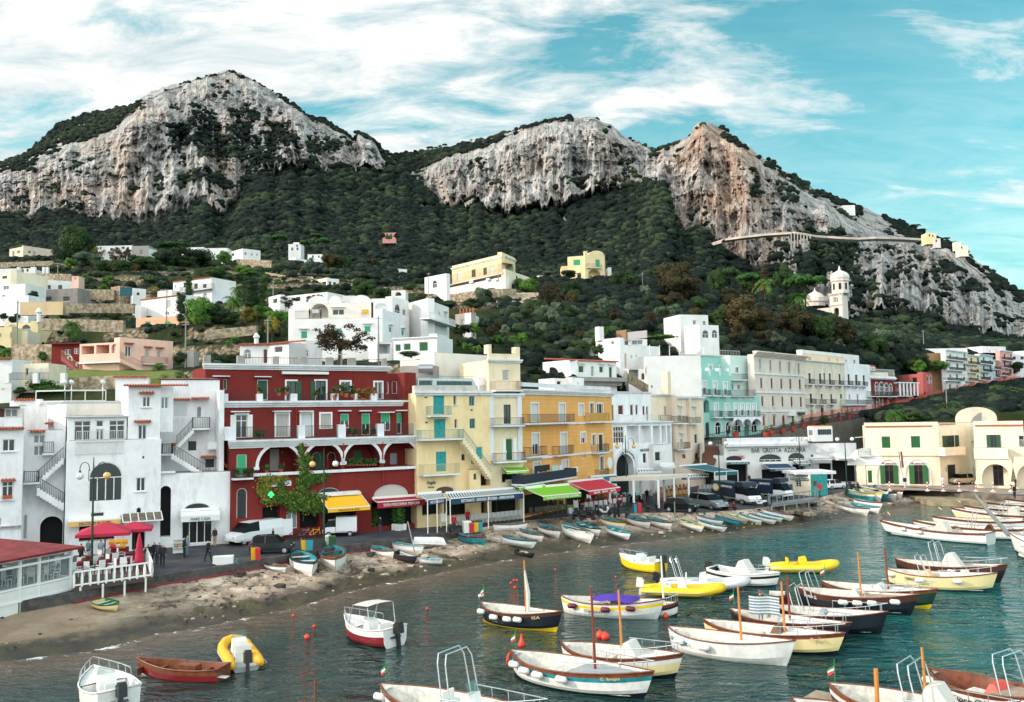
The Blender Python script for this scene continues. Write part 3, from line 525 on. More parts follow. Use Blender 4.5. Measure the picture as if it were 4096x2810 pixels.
# -- shared materials
WHITE=plaster('white_render','e9e9ea','8a8a8c',0.5);WHITE2=plaster('warm_white_render','e4ddd2','9c9284',0.35);CLEANW=plaster('fresh_white_render','e2e1de','b5b0a8',0.2)
RED=plaster('crimson_render','782d29','4a1d1f',0.5,peel='c9b8ac');RED2=plaster('brick_red_render','8c382c','602620',0.4);TRIM=plaster('white_trim','dedfe2','8f8a84',0.5)
YEL=plaster('pale_yellow_render','ecd3a4','b09b68',0.5,peel='e2ddd0');CRM=plaster('cream_render','e8d8b8','a39672',0.4);ORA=plaster('orange_render','e8ac66','b98242',0.25)
MINT=plaster('mint_render','93c8bc','74a299',0.25);MINTL=plaster('pale_mint_render','c4dcd5','9cc4ba',0.2);GREYC=plaster('greyish_cream_render','d8cec2','8e857a',0.6);PEACH=plaster('peach_render','e0cdb8','9c8a78',0.4)
BUFF=plaster('buff_render','ecdfc6','a8977c',0.4);PINK=plaster('pink_render','e9c0ae','ab8070',0.35);SALM=plaster('salmon_render','b0605a','8a4640',0.3);PEACHD=plaster('apricot_render','e9b590','a98562',0.3);LEMON=plaster('lemon_render','e4d2a4','b09c66',0.3)
GREY=plaster('grey_cement','9c9894','5f5b57',0.6);RUBBLE=mat('rubble_stone','a8977f',0.95,var=0.6,vs=2.5,bump=1.0,bs=3,col2='6b5c4a',dist=0.15)
FR_W=mat('white_joinery','e4e4e2',0.5);GLASS=mat('window_glass','20262a',0.08,spec=0.6);DARK=mat('dark_interior','121315',0.9);LACE=mat('curtained_glass','7c8488',0.25)  # DARK: near-black backs of openings, the unlit room's shade put into the colour
TEAL=mat('teal_shutter','1f9a9a',0.6,var=0.15,vs=3);GRN=mat('bright_green_blind','35a876',0.6);DGRN=mat('dark_green_shutter','1f4a34',0.6);MGRN=mat('green_shutter','20602f',0.6);DRED=mat('dark_red_shutter','6a2228',0.6);BRN=mat('brown_joinery','5a3524',0.6);BLIND=mat('white_blind','c6cbcd',0.6);TANW=mat('tan_blind','c0a07c',0.7);GRYS=mat('grey_shutter','b5b0a8',0.6)
IRON=mat('dark_ironwork','2c2f30',0.5,0.3);IRONW=mat('white_ironwork','d0d0cc',0.5);IRONT=mat('teal_ironwork','4f8f90',0.5);RUST=mat('rusty_railing','c8a890',0.7,var=0.3,vs=8,col2='8a5c42');TILE=mat('terracotta_tiles','b05a3c',0.8,var=0.4,vs=5,bump=0.6,bs=12);METAL=mat('brushed_metal','9a9da0',0.35,0.8);POT=mat('terracotta_pot','a8553a',0.8);LEAF=mat('leaf_green','3c5e26',0.8,var=0.5,vs=6)
SLATE=mat('roof_felt','8f8c88',0.9,var=0.3,vs=1)
KEYS={'T':TEAL,'G':GRN,'D':DGRN,'M':MGRN,'R':DRED,'N':BRN,'B':BLIND,'Y':TANW,'S':GRYS,'X':DARK,'K':IRON}
def rail(pts,h,m,parent,step=0.14,t=0.025,name='railing',low=0.06,wavy=False):
 q=MB();pts=[Vector(p)for p in pts];Z=Vector((0,0,1))
 for a,b in zip(pts,pts[1:]):
  q.bar(a+Z*h,b+Z*h,t*1.8);q.bar(a+Z*low,b+Z*low,t*1.4);n=max(1,int((b-a).length/step))
  for i in range(n+1):
   p=a.lerp(b,i/n);q.bar(p+Z*low,p+Z*h,t)
 return q.build(name,m,parent,W=True)
class Fac:
 """one upright wall plane of a house; openings are given as rectangles of the current view"""
 def __init__(s,root,A,B,z0,top,m,depth=8.0,reveal=0.16,dgrid=True,side=True,name='wall',roof=True):
  s.root=root;a=D(*A)if len(A)==3 else Vector(A[0]);b=D(*B)if len(B)==3 else Vector(B[0]);s.A=Vector((a.x,a.y,0));s.B=Vector((b.x,b.y,0));s.u=(s.B-s.A).normalized();s.n=Vector((s.u.y,-s.u.x,0));s.W=(s.B-s.A).length;depth=min(depth,1.2)if depth>0 and abs(s.u.y)>.9*abs(s.u.x)else depth
  s.z0=z0;s.z1=top if isinstance(top,(int,float))else s.uz(*top)[1];s.m=m;s.depth=depth;s.r=reveal;s.op=[];s.side=side;s.name=name;s.roof=roof
 def uz(s,px,py,out=0.0):
  d=ray(px,py);P0=s.A+s.n*out;t=(P0-CAM).dot(s.n)/d.dot(s.n);p=CAM+d*t;return(p-P0).dot(s.u),p.z
 def pt(s,u,z,o=0.0):return s.A+s.u*u+s.n*o+Vector((0,0,z))
 def rect(s,x0,y0,x1,y1,out=0.0):
  ym,xm=(y0+y1)/2,(x0+x1)/2;return s.uz(x0,ym,out)[0],s.uz(xm,y1,out)[1],s.uz(x1,ym,out)[0],s.uz(xm,y0,out)[1]
 def boxz(s,q,u0,z0,u1,z1,o0,o1):
  q.hexa([s.pt(u0,z0,o1),s.pt(u1,z0,o1),s.pt(u1,z0,o0),s.pt(u0,z0,o0),s.pt(u0,z1,o1),s.pt(u1,z1,o1),s.pt(u1,z1,o0),s.pt(u0,z1,o0)])
 def box(s,x0,y0,x1,y1,o0,o1,m,name,parent=None,**kw):
  u0,z0,u1,z1=s.rect(x0,y0,x1,y1,o1 if o1>0 else 0);q=MB();s.boxz(q,u0,z0,u1,z1,o0,o1);return q.build(name,m,parent or s.root,W=True,**kw)
 def band(s,y,x,h=0.35,proj=0.25,m=None,name='cornice',u0=None,u1=None,steps=2):
  z=s.uz(x,y)[1]if y is not None else x;q=MB();u0=-0.15 if u0 is None else u0;u1=s.W+0.15 if u1 is None else u1
  for i in range(steps):k=(i+1)/steps;s.boxz(q,u0-proj*k*0.3,z-h+h*i/steps,u1+proj*k*0.3,z-h+h*(i+1)/steps-(0.002 if i<steps-1 else 0),0.002,proj*k)
  return q.build(name,m or TRIM,s.root,W=True)
 def arch_pts(s,u0,z0,u1,z1,n=14,ah=None):
  ah=min((u1-u0)/2,(z1-z0)*0.75)if ah is None else ah;c=(u0+u1)/2;w=(u1-u0)/2;zc=z1-ah
  return[(c-w*math.cos(PI*i/n),zc+ah*math.sin(PI*i/n))for i in range(n+1)],zc
 def win(s,x0,y0,x1,y1,k='w',out=0.0,part='window'):
  u0,z0,u1,z1=s.rect(x0,y0,x1,y1);return s.winz(u0,z0,u1,z1,k,part)
 def wins(s,rects,k,part='window'):
  for r in rects:s.win(*r,k=k,part=part)
 def winz(s,u0,z0,u1,z1,k='w',part='window'):
  z0=max(z0,s.z0+0.02);z1=min(z1,s.z1-0.05);u0=max(u0,0.03);u1=min(u1,s.W-0.03)
  if u1-u0<0.15 or z1-z0<0.15:return None
  for a,b,c,d,*_ in s.op:
   if u0<c+0.02 and u1>a-0.02 and z0<d+0.02 and z1>b-0.02:return None
  arch='a' in k;r=s.r;rm=None
  if 'L' in k:r=2.4
  elif 'O' in k:r=1.0
  s.op.append((u0,z0,u1,z1,arch,r));w,h=u1-u0,z1-z0
  if part=='window' and h>2.0 and z0-s.z0<0.3:part='door'
  if arch:prof,zc=s.arch_pts(u0,z0,u1,z1)
  q=MB()
  if 'L' in k or 'O' in k:
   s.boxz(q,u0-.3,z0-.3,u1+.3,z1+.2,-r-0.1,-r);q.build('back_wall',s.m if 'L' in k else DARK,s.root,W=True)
   q=MB();s.boxz(q,u0,z0-0.12,u1,z0-0.003,-r,-0.01);f=q.build('floor',TRIM,s.root,W=True)
   if 's' in k and arch:s.ring(prof,zc,z0,f,0.28,0.1,jamb=False)
   return f
  t=min(0.07,w*0.12);o=-r+0.05;fm=FR_W
  if 'n' in k:fm=BRN
  if 'g' in k:fm=DGRN
  if 't' in k:fm=TEAL
  if arch:
   P=[s.pt(a,b,o)for a,b in prof];P2=[s.pt((u0+u1)/2+(a-(u0+u1)/2)*(1-2*t/w),zc+(b-zc)*(1-t/max(.2,(z1-zc))),o)for a,b in prof]
   q.grid([P,P2]);s.boxz(q,u0,z0,u0+t,zc,o-.05,o);s.boxz(q,u1-t,z0,u1,zc,o-.05,o)
   if w>.7:s.boxz(q,u0+t,zc-t/2,u1-t,zc+t/2,o-.04,o-.004)
  else:
   s.boxz(q,u0,z0,u0+t,z1,o-.05,o);s.boxz(q,u1-t,z0,u1,z1,o-.05,o);s.boxz(q,u0+t,z1-t,u1-t,z1,o-.05,o);s.boxz(q,u0+t,z0,u1-t,z0+t,o-.05,o)
  full=next((c for c in k if c in KEYS),None)
  if not full or 'h' in k:
   c=(u0+u1)/2
   if w>0.6:s.boxz(q,c-t*.6,z0+t,c+t*.6,(zc if arch else z1-t),o-.05,o-.005)
   if w>2.2:
    for f_ in(.25,.75):c=u0+w*f_;s.boxz(q,c-t*.5,z0+t,c+t*.5,(zc if arch else z1-t),o-.05,o-.005)
   if 'x' in k and not arch:zz=z0+h*.72;s.boxz(q,u0+t,zz,u1-t,zz+t,o-.048,o-.002)
   if 'm' in k:
    for f_ in(.33,.66):zz=z0+h*f_;s.boxz(q,u0+t,zz,u1-t,zz+t*.6,o-.048,o-.002)
  wn=q.build(part,fm,s.root,W=True)
  pq=MB();ps=[s.pt(a,b,-r)for a,b in(prof if arch else[(u0,z1),(u1,z1)])]+[s.pt(u1,z0,-r),s.pt(u0,z0,-r)];pq.add(ps,[tuple(range(len(ps)))[::-1]]);pq.build('pane',LACE if 'l' in k else GLASS,wn,W=True)
  if full:
   sq=MB();zt,zb=(zc if arch else z1-t),(z0+t if 'h' not in k else z0+h*0.5);n=max(3,int((zt-zb)/0.11));vent=full in 'TGDMRSY'
   c=(u0+u1)/2
   for a_,b_ in(((u0+t,c-.01),(c+.01,u1-t))if full not in 'GBY' else((u0+t,u1-t),)):
    s.boxz(sq,a_,zb,b_,zt,o-.03,o+.0)
    if vent and n<60:
     for i in range(n):zz=zb+(zt-zb)*(i+.3)/n;s.boxz(sq,a_+.05,zz,b_-.05,zz+.045,o+.001,o+.03)
   if arch:ps=[s.pt(a,b,o-.001)for a,b in prof];sq.add(ps,[tuple(range(len(ps)))[::-1]])
   sq.build('blind' if full in 'GBY' else 'shutter',KEYS[full],wn,W=True)  # key X is no shutter: black leaves, an open hole's shade as colour
  if 'p' in k:
   mm=DGRN if 'g' in k else(FR_W if 'r' not in k else DRED)
   for a_,b_ in((u0-w*.48,u0-.02),(u1+.02,u1+w*.48)):
    sq=MB();s.boxz(sq,a_,z0,b_,z1,0.02,0.05)
    for i in range(int(h/.14)):zz=z0+.05+i*.14;s.boxz(sq,a_+.05,zz,b_-.05,zz+.07,.052,.07)
    sq.build('shutter',mm,wn,W=True)
  if 's' in k:
   if arch:s.ring(prof,zc,z0,wn,0.16,0.06)
   else:
    q=MB();e=0.16;s.boxz(q,u0-e,z0,u0,z1+e,0.003,.06);s.boxz(q,u1,z0,u1+e,z1+e,0.003,.06);s.boxz(q,u0,z1,u1,z1+e,0.003,.058);q.build('surround',FR_W,wn,W=True)
  if 'i' in k:q=MB();s.boxz(q,u0-.12,z0-.08,u1+.12,z0-.004,0.003,.14);q.build('sill',TRIM,wn,W=True)
  if 'c' in k:q=MB();s.boxz(q,u0-.25,z1+.3,u1+.25,z1+.42,0.003,.35);q.build('hood',TRIM,wn,W=True)
  if 'e' in k:
   s.tilehood(u0-.25,u1+.25,z1+.28,.4,wn)
  return wn
 def tilehood(s,u0,u1,z,d,parent,m=None):
  q=MB();n=max(3,int((u1-u0)/0.22));q.hexa([s.pt(u0,z-.05,d),s.pt(u1,z-.05,d),s.pt(u1,z,.003),s.pt(u0,z,.003),s.pt(u0,z,d),s.pt(u1,z,d),s.pt(u1,z+.12,.003),s.pt(u0,z+.12,.003)])
  for i in range(n):c=u0+(u1-u0)*(i+.5)/n;q.tube([s.pt(c,z+.14,.01),s.pt(c,z+.02,d+.03)],.07,6)
  q.build('tiled_hood',m or TILE,parent,W=True)
 def ring(s,prof,zc,z0,parent,e=0.2,pr=0.08,jamb=True):
  c=(prof[0][0]+prof[-1][0])/2;w=(prof[-1][0]-prof[0][0])/2;ah=prof[len(prof)//2][1]-zc;q=MB()
  out=[(c+(a-c)*(1+e/w),zc+(b-zc)*(1+e/max(ah,.1)))for a,b in prof]
  q.grid([[s.pt(a,b,pr)for a,b in out],[s.pt(a,b,pr)for a,b in prof],[s.pt(a,b,0)for a,b in prof]]);q.grid([[s.pt(a,b,0.0)for a,b in out],[s.pt(a,b,pr)for a,b in out]])
  if jamb:s.boxz(q,prof[0][0]-e,z0,prof[0][0],zc,.003,pr);s.boxz(q,prof[-1][0],z0,prof[-1][0]+e,zc,.003,pr)
  else:s.boxz(q,prof[0][0]-e*1.6,zc-.28,prof[0][0]+.05,zc,.003,pr*1.8);s.boxz(q,prof[-1][0]-.05,zc-.28,prof[-1][0]+e*1.6,zc,.003,pr*1.8)
  q.build('arch_trim',TRIM,parent,W=True)
 def bal(s,x0,ytop,x1,yfloor,dep=0.9,m=None,rm=None,slab=0.16,solid=None,brackets=False):
  z=s.uz((x0+x1)/2,yfloor,dep)[1];ym=(ytop+yfloor)/2;u0=s.uz(x0,ym,dep)[0];u1=s.uz(x1,ym,dep)[0];h=max(0.5,s.uz((x0+x1)/2,ytop,dep)[1]-z)
  q=MB();s.boxz(q,u0-.05,z-slab,u1+.05,z,.003,dep+.06)
  if brackets:
   for f_ in(.15,.85):c=u0+(u1-u0)*f_;s.boxz(q,c-.12,z-slab-.4,c+.12,z-slab-.003,.003,dep*.55)
  b=q.build('balcony',m or TRIM,s.root,W=True)
  P=[s.pt(u0,z,.03),s.pt(u0,z,dep),s.pt(u1,z,dep),s.pt(u1,z,.03)]
  if solid:
   q=MB();s.boxz(q,u0,z,u1,z+h,dep-.08,dep);s.boxz(q,u0,z,u0+.08,z+h,.003,dep-.08);s.boxz(q,u1-.08,z,u1,z+h,.003,dep-.08);q.build('parapet',solid,b,W=True)
  else:rail(P,h,rm or IRON,b)
  return b
 def done(s):
  q=MB();us=sorted({0.0,s.W}|{x for o in s.op for x in(o[0],o[2])});zs=sorted({s.z0,s.z1}|{x for o in s.op for x in(o[1],o[3])})
  us=[u for u in us if 0<=u<=s.W];zs=[z for z in zs if s.z0<=z<=s.z1];nz=len(zs);q.add([s.pt(u,z)for u in us for z in zs],[])
  fs=[]
  for i in range(len(us)-1):
   for j in range(nz-1):
    cu,cz=(us[i]+us[i+1])/2,(zs[j]+zs[j+1])/2
    if any(o[0]<cu<o[2]and o[1]<cz<o[3]for o in s.op):continue
    fs.append((i*nz+j,(i+1)*nz+j,(i+1)*nz+j+1,i*nz+j+1))
  q.f.extend(fs);q.m.extend([0]*len(fs));q.sm.extend([False]*len(fs))
  for u0,z0,u1,z1,arch,r in s.op:
   if arch:
    prof,zc=s.arch_pts(u0,z0,u1,z1);n=len(prof)-1
    for i in range(n):
     a,b=prof[i],prof[i+1];cz=z1
     q.add([s.pt(*a),s.pt(*b),s.pt(b[0],cz),s.pt(a[0],cz)],[(0,1,2,3)])
     q.add([s.pt(*a),s.pt(*b),s.pt(*b,-r),s.pt(*a,-r)],[(0,3,2,1)])
    tz=zc
   else:tz=z1;q.add([s.pt(u0,z1),s.pt(u1,z1),s.pt(u1,z1,-r),s.pt(u0,z1,-r)],[(0,3,2,1)])
   q.add([s.pt(u0,z0),s.pt(u0,tz),s.pt(u0,tz,-r),s.pt(u0,z0,-r)],[(0,3,2,1)]);q.add([s.pt(u1,z0),s.pt(u1,tz),s.pt(u1,tz,-r),s.pt(u1,z0,-r)],[(0,1,2,3)])
   q.add([s.pt(u0,z0),s.pt(u1,z0),s.pt(u1,z0,-r),s.pt(u0,z0,-r)],[(0,1,2,3)])
  if s.side:
   d=-s.depth;W=s.W;q.add([s.pt(0,s.z0),s.pt(0,s.z1),s.pt(0,s.z1,d),s.pt(0,s.z0,d)],[(0,1,2,3)]);q.add([s.pt(W,s.z0),s.pt(W,s.z1),s.pt(W,s.z1,d),s.pt(W,s.z0,d)],[(0,3,2,1)])
   q.add([s.pt(0,s.z0,d),s.pt(W,s.z0,d),s.pt(W,s.z1,d),s.pt(0,s.z1,d)],[(0,3,2,1)]);q.add([s.pt(0,s.z1),s.pt(W,s.z1),s.pt(W,s.z1,d),s.pt(0,s.z1,d)],[(0,1,2,3)])
  q.build(s.name,s.m,s.root,W=True)
  if s.side and s.roof:q=MB();s.boxz(q,.2,s.z1+.004,s.W-.2,s.z1+.05,d+.2,-.2);q.build('roof',SLATE,s.root,W=True)
  return s
def house(name,label,at,cat='house',group=None):
 p=D(*at)if not isinstance(at,Vector)else at;return empty(name,(p.x,p.y,ROAD),0,label,cat,group)
def tiles_edge(F,x0,x1,y,parent,d=0.35):z=F.uz((x0+x1)/2,y)[1];F.tilehood(F.uz(x0,y)[0],F.uz(x1,y)[0],z,d,parent)
def awning(name,label,bl,br,fl,fr,drop=0.35,ms=None,n=1,words=None,wm=None,legs=None,frame=True,th=0.3,wide=None,cat='awning',flip=False):
 """bl br fl fr: world corners at the wall and at the front bar; ms: fabric materials; n strips"""
 bl,br,fl,fr=map(Vector,(bl,br,fl,fr));r=empty(name,tuple((bl+br)/2),0,label,cat);q=MB();Z=Vector((0,0,1))
 for i in range(n):
  q.mi=i%len(ms);a,b=i/n,(i+1)/n;t=Z*.04
  rows=[[bl.lerp(br,a).lerp(fl.lerp(fr,a),k)-Z*0.10*math.sin(PI*k),bl.lerp(br,b).lerp(fl.lerp(fr,b),k)-Z*0.10*math.sin(PI*k)]for k in(0,.25,.5,.75,1)]
  q.grid(rows);q.grid([[p-t for p in rw]for rw in rows][::-1])
 q.build('canopy',list(ms),r,W=True)
 q=MB();q.mi=0;f=Vector((fr-fl)).normalized();nn_=Vector((f.y,-f.x,0))
 q.hexa([fl+nn_*.03-Z*drop,fr+nn_*.03-Z*drop,fr-Z*drop,fl-Z*drop,fl+nn_*.03,fr+nn_*.03,fr,fl]);q.build('valance',(wm[0]if wm else ms[0]),r,W=True)
 if frame:
  q=MB();q.bar(bl+Z*.1,br+Z*.1,.22);q.bar(fl+Z*.03,fr+Z*.03,.09);q.bar(bl,fl,.05);q.bar(br,fr,.05);q.build('frame',FR_W,r,W=True)
 if words:text3d(words,(fl+fr)/2+nn_*.06-Z*drop*.5,fr-fl,drop*th,(fr-fl).length*(wide or.7),wm[1],r)
 for L_ in(legs or[]):q=MB();q.bar(Vector((L_[0],L_[1],ROAD)),L_,.09);q.build('post',FR_W,r,W=True)
 return r
def ftext(F,words,x0,y0,x1,y1,m,parent,out=0.06):
 """lettering filling that rectangle of the current view on wall F"""
 u0,z0,u1,z1=F.rect(x0,y0,x1,y1,out);a,b=F.uz(x0,(y0+y1)/2,out),F.uz(x1,(y0+y1)/2,out)
 return text3d(words,F.pt((u0+u1)/2,(z0+z1)/2,out),F.u,z1-z0,u1-u0,m,parent)
# -- LEFT WHITE HOUSES
view('A')
h=house('house','narrow white house at the far left with a flower box under its lower window',(100,900,70))
f=Fac(h,(-330,900,68.5),(212,900,71),ROAD,(100,712),WHITE);f.win(22,812,138,922,'wi');f.win(18,1195,122,1365,'wxi');f.box(30,1320,105,1355,.16,.45,POT,'flower_box');f.win(-40,1530,12,1600,'wi')
f.tilehood(f.uz(8,1180)[0],f.uz(138,1180)[0],f.uz(70,1188)[1],.45,h);f.tilehood(f.uz(-330,1180)[0],f.W,f.z1-.05,.35,h);f.box(-330,618,210,700,-2.5,-.4,WHITE,'parapet');f.done()
f2=Fac(h,(-330,560,73),(205,560,75),f.z1,(100,522),WHITE2,depth=4);f2 .win(-60,535,40,612,'Nn');f2 .win(45,535,160,612,'l');f2 .done();f2 .box(-330,515,175,530,-1,1.2,IRON,'canopy')
view('K');g=Fac(h,(-330,280,68.3),(205,280,70.8),ROAD,(100,215),TRIM,side=False);t=MB()
ftext(f,'CAPRI RELAX BOATS CAPRI',0,238,190,256,mat('sign_brown','6b5a48'),h,.15);f.box(-10,232,195,262,.003,.12,TRIM,'sign_board')
view('A')
h=house('house','white house with two crossing outdoor stairs between two taller white houses',(400,900,74))
f=Fac(h,(212,900,73.5),(590,900,75),ROAD,(300,735),WHITE,depth=10)
f.win(303,772,408,850,'l');f.win(303,872,400,962,'l');f.tilehood(f.uz(272,745)[0],f.uz(412,745)[0],f.uz(340,745)[1],.5,h)
view('K');f.win(362,150,578,500,'Oa');f.win(208,140,245,355,'S');view('A');f.done()
f2=Fac(h,(120,560,80),(325,560,81),ROAD+6,(200,460),WHITE,depth=6);f2 .win(168,500,240,518,'X');f2 .done();tiles_edge(f2,125,320,458,h,.2)
f3=Fac(h,(325,560,79.5),(425,560,79.5),ROAD+6,(370,470),WHITE,depth=6);f3 .done();f3 .box(332,448,368,495,.05,.5,FR_W,'air_conditioner')
def stairs(root,F,x0,y0,x1,y1,n,wdt=1.1,o=0.0,m=None,rm=None,under=None,rh=0.95,both=False):
 """steps running along a wall from pixel (x0,y0) to (x1,y1); returns end points"""
 (u0,z0),(u1,z1)=F.uz(x0,y0,o+wdt),F.uz(x1,y1,o+wdt);q=MB();mm=m or F.m
 for i in range(n):
  a,b=i/n,(i+1)/n;ua,ub=u0+(u1-u0)*a,u0+(u1-u0)*b;zt=z0+(z1-z0)*(b if z1>z0 else a);zb=(z0+(z1-z0)*(a if z1>z0 else b))-(.35 if under is None else under)
  F.boxz(q,min(ua,ub),zb,max(ua,ub),zt,o+.003,o+wdt)
 st=q.build('stairs',mm,root,W=True);P=[F.pt(u0,z0,o+wdt-.06),F.pt(u1,z1,o+wdt-.06)];rail(P,rh,rm or IRON,st,.16);return st
stairs(h,f,335,1255,580,1405,9,1.0,.4,under=.5);stairs(h,f,330,1215,578,985,9,.8,.4,under=.3);f.bal(218,1105,350,1205,1.4);f.bal(390,838,485,940,.9)
h=house('house','large white house with a tower, a big arched window and an orange striped shop awning',(1000,900,76))
f=Fac(h,(600,1000,73.5),(1462,1000,77),ROAD,(1000,820),WHITE,depth=9)
f.win(808,1022,1110,1368,'wa');f.win(1236,1160,1320,1285,'i',);f.win(1292,965,1312,990,'X');f.win(1236,1432,1284,1480,'Xa');f.win(820,1475,948,1518,'K')
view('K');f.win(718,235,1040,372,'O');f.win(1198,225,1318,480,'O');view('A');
f.box(690,826,1120,838,-.1,.1,TRIM,'ledge');f.done()
U1=Fac(h,(612,720,73.9),(1150,720,76.2),f.z1,(900,600),WHITE,depth=7);U1 .wins([(672,645,824,832),(990,640,1132,826)],'wx');U1 .win(868,720,942,930,'w');U1 .win(872,640,940,700,'');U1 .done();U1 .band(None,U1 .z1,.18,.3,TRIM)
rail([f.pt(f.uz(690,900)[0],f.uz(900,948)[1],.12),f.pt(f.uz(1120,900)[0],f.uz(900,948)[1],.12)],2.0,IRONW,h)
U2=Fac(h,(428,560,79),(600,560,74.5),ROAD+3,(500,500),WHITE,depth=1,side=False);U2 .win(468,690,486,930,'');U2 .tilehood(U2 .uz(440,670)[0],U2 .uz(488,670)[0],U2 .uz(460,672)[1],.3,h);U2 .done()
U3=Fac(h,(560,540,77),(1165,540,79),U1 .z1-1,(800,470),WHITE2,depth=8);U3 .done();U3 .band(None,U3 .z1,.12,.12,TRIM)
rail([U3 .pt(-2.2,U3 .z1,-1.2),U3 .pt(.2,U3 .z1,.1),U3 .pt(U3 .uz(960,470)[0],U3 .z1,.1)],1.0,IRONW,h,1.6,.07)
for x in(588,648,932):
 u=U3 .uz(x,460)[0];q=MB();q.bar(U3 .pt(u,U3 .z1,.1),U3 .pt(u,U3 .z1+1.6,.1),.07);q.ball(U3 .pt(u,U3 .z1+1.75,.1),.22,10);q.build('globe_lamp',mat('clear_globe','c8cccc',.1),h,W=True,smooth=True)
T=Fac(h,(1163,500,76),(1458,500,77),f.z1-.5,(1300,328),WHITE,depth=5);T.win(1292,425,1364,520,'i');T.win(1252,682,1330,812,'i');T.tilehood(T.uz(1262,390)[0],T.uz(1400,390)[0],T.uz(1330,396)[1],.4,h);T.tilehood(T.uz(1218,650)[0],T.uz(1372,650)[0],T.uz(1290,655)[1],.4,h);T.done();T.tilehood(-.4,T.W+2.3,T.z1,.6,h)
T1=Fac(h,(1090,480,79),(1163,500,76.2),U1 .z1,(1130,345),WHITE,depth=1,side=False);T1 .done()
T2=Fac(h,(1458,500,77.2),(1572,500,77.9),f.z1+.6,(1500,330),WHITE,depth=5,name='bay');T2 .win(1462,432,1532,536,'l');T2 .done()
T3=Fac(h,(1048,320,83),(1345,320,84),U1 .z1,(1200,250),WHITE,depth=5);T3 .done();T3 .tilehood(-.2,T3 .W,T3 .z1,.35,h)
view('K');Zv=Vector((0,0,1))
def faw(F,x0,y0,x1,y1,yv,out,**kw):
 u0=F.uz(x0,y0)[0];u1=F.uz(x1,y0)[0];z0=F.uz((x0+x1)/2,y0)[1];z1=F.uz((x0+x1)/2,y1,out)[1];zv=F.uz((x0+x1)/2,yv,out)[1]
 return awning(kw.pop('name','awning'),kw.pop('label'),F.pt(u0,z0,.12),F.pt(u1,z0,.12),F.pt(u0,z1,out),F.pt(u1,z1,out),drop=z1-zv,**kw)
ORS=mat('orange_fabric','e8a23a',.8);WFB=mat('white_fabric','dcdcd8',.8);NAVY=mat('navy_lettering','16304a',.6)
faw(f,620,180,1092,190,232,.9,label='orange and white striped awning over the fruit shop',ms=[ORS,WFB],n=22,words='DELICIOUS IN CAPRI',wm=(mat('amber_fabric','e0b264',.8),NAVY),th=.6,wide=.6)
q=MB();u0,z0=f.uz(1105,175)[0],f.uz(1300,150)[1];u1=f.uz(1460,150)[0]
for i in range(6):a=u0+(u1-u0)*i/5;q.bar(f.pt(a,z0+.35,.05),f.pt(a,z0-.25,1.6),.08)
q.bar(f.pt(u0,z0-.25,1.6),f.pt(u1,z0-.25,1.6),.1);r=empty('canopy',tuple(f.pt((u0+u1)/2,z0,0)),0,'white framed glass canopy over the doorway beside the fruit shop','canopy');q.build('frame',FR_W,r,W=True)
q=MB();q.hexa([f.pt(u0,z0-.29,1.58),f.pt(u1,z0-.29,1.58),f.pt(u1,z0+.28,.05),f.pt(u0,z0+.28,.05),f.pt(u0,z0-.25,1.58),f.pt(u1,z0-.25,1.58),f.pt(u1,z0+.32,.05),f.pt(u0,z0+.32,.05)]);q.build('panel',mat('mossy_glass','6e6052',.6,var=.4,vs=3),r,W=True)
view('A')
h=house('house','white house with climbing outdoor stairs and a white scalloped shop awning',(1800,900,78))
f=Fac(h,(1455,1100,77.4),(2090,1100,79.6),ROAD,(1700,1120),WHITE,depth=3)
f.win(1456,1028,1585,1102,'');f.win(1640,1088,1657,1110,'X');f.win(1452,1236,1550,1700,'Oa');view('K');f.win(1672,28,1908,104,'Ka');f.win(1650,185,1925,395,'w',part='door');view('A');f.box(1452,1102,1592,1122,.003,.3,TRIM,'flower_shelf')
f.done()
V=Fac(h,(1458,700,80.4),(1990,700,82),ROAD,(1800,262),WHITE,depth=8);V.win(1572,480,1700,612,'B');V.win(1785,515,1828,610,'la',part='door');V.win(1470,745,1484,785,'w');V.win(1700,825,1788,922,'K');V.win(1858,985,1950,1075,'K')
V.tilehood(V.uz(1575,450)[0],V.uz(1725,450)[0],V.uz(1650,455)[1],.3,h);V.tilehood(V.uz(1735,440)[0],V.uz(1900,440)[0],V.uz(1810,446)[1],1.0,h);V.tilehood(V.uz(1822,960)[0],V.uz(2020,960)[0],V.uz(1920,975)[1],1.1,h);V.done();V.band(None,V.z1,.12,.15,mat('red_coping','7a2a24',.8))
V.box(1883,838,1984,905,.2,.8,FR_W,'air_conditioner')
stairs(h,V,1600,880,1760,715,9,1.0,.3,under=.3);stairs(h,V,1555,945,1905,1160,14,1.0,.9,under=.35);V.bal(1745,615,1900,712,1.3);V.bal(1462,855,1560,945,1.6)
V2=Fac(h,(1905,1100,79.2),(2105,1100,80),ROAD,(2050,1112),WHITE,depth=1.2);V2 .done()
V3=Fac(h,(1990,600,79.8),(2035,600,80),ROAD+5,(2010,366),WHITE,depth=3);V3 .done()
for i,(x,y)in enumerate(((1580,850),(1785,1075),(1815,1105),(1845,1130),(1875,1145),(2030,1025),(2056,1045))):
 u,z=V.uz(x,y,1.6);q=MB();q.lathe(V.pt(u,z-.25,1.6),[(.14,0),(.2,.3)],8);q.smooth=False;o=q.build('flower_pot',POT,None,W=True);tag(o,'terracotta pot on the white stairs, '+['by the big vase','on an upper step','on a middle step','one step below the middle','on the lowest step','hung on the wall','hung lower on the wall'][i],'pot','pots on the white stairs')
view('K');faw(f,1640,95,1990,150,195,1.5,label='white scalloped awning over the black framed shop door',ms=[WFB],words='MARE CASA',wm=(WFB,mat('blue_lettering','2c5a78')),th=.6,wide=.5)
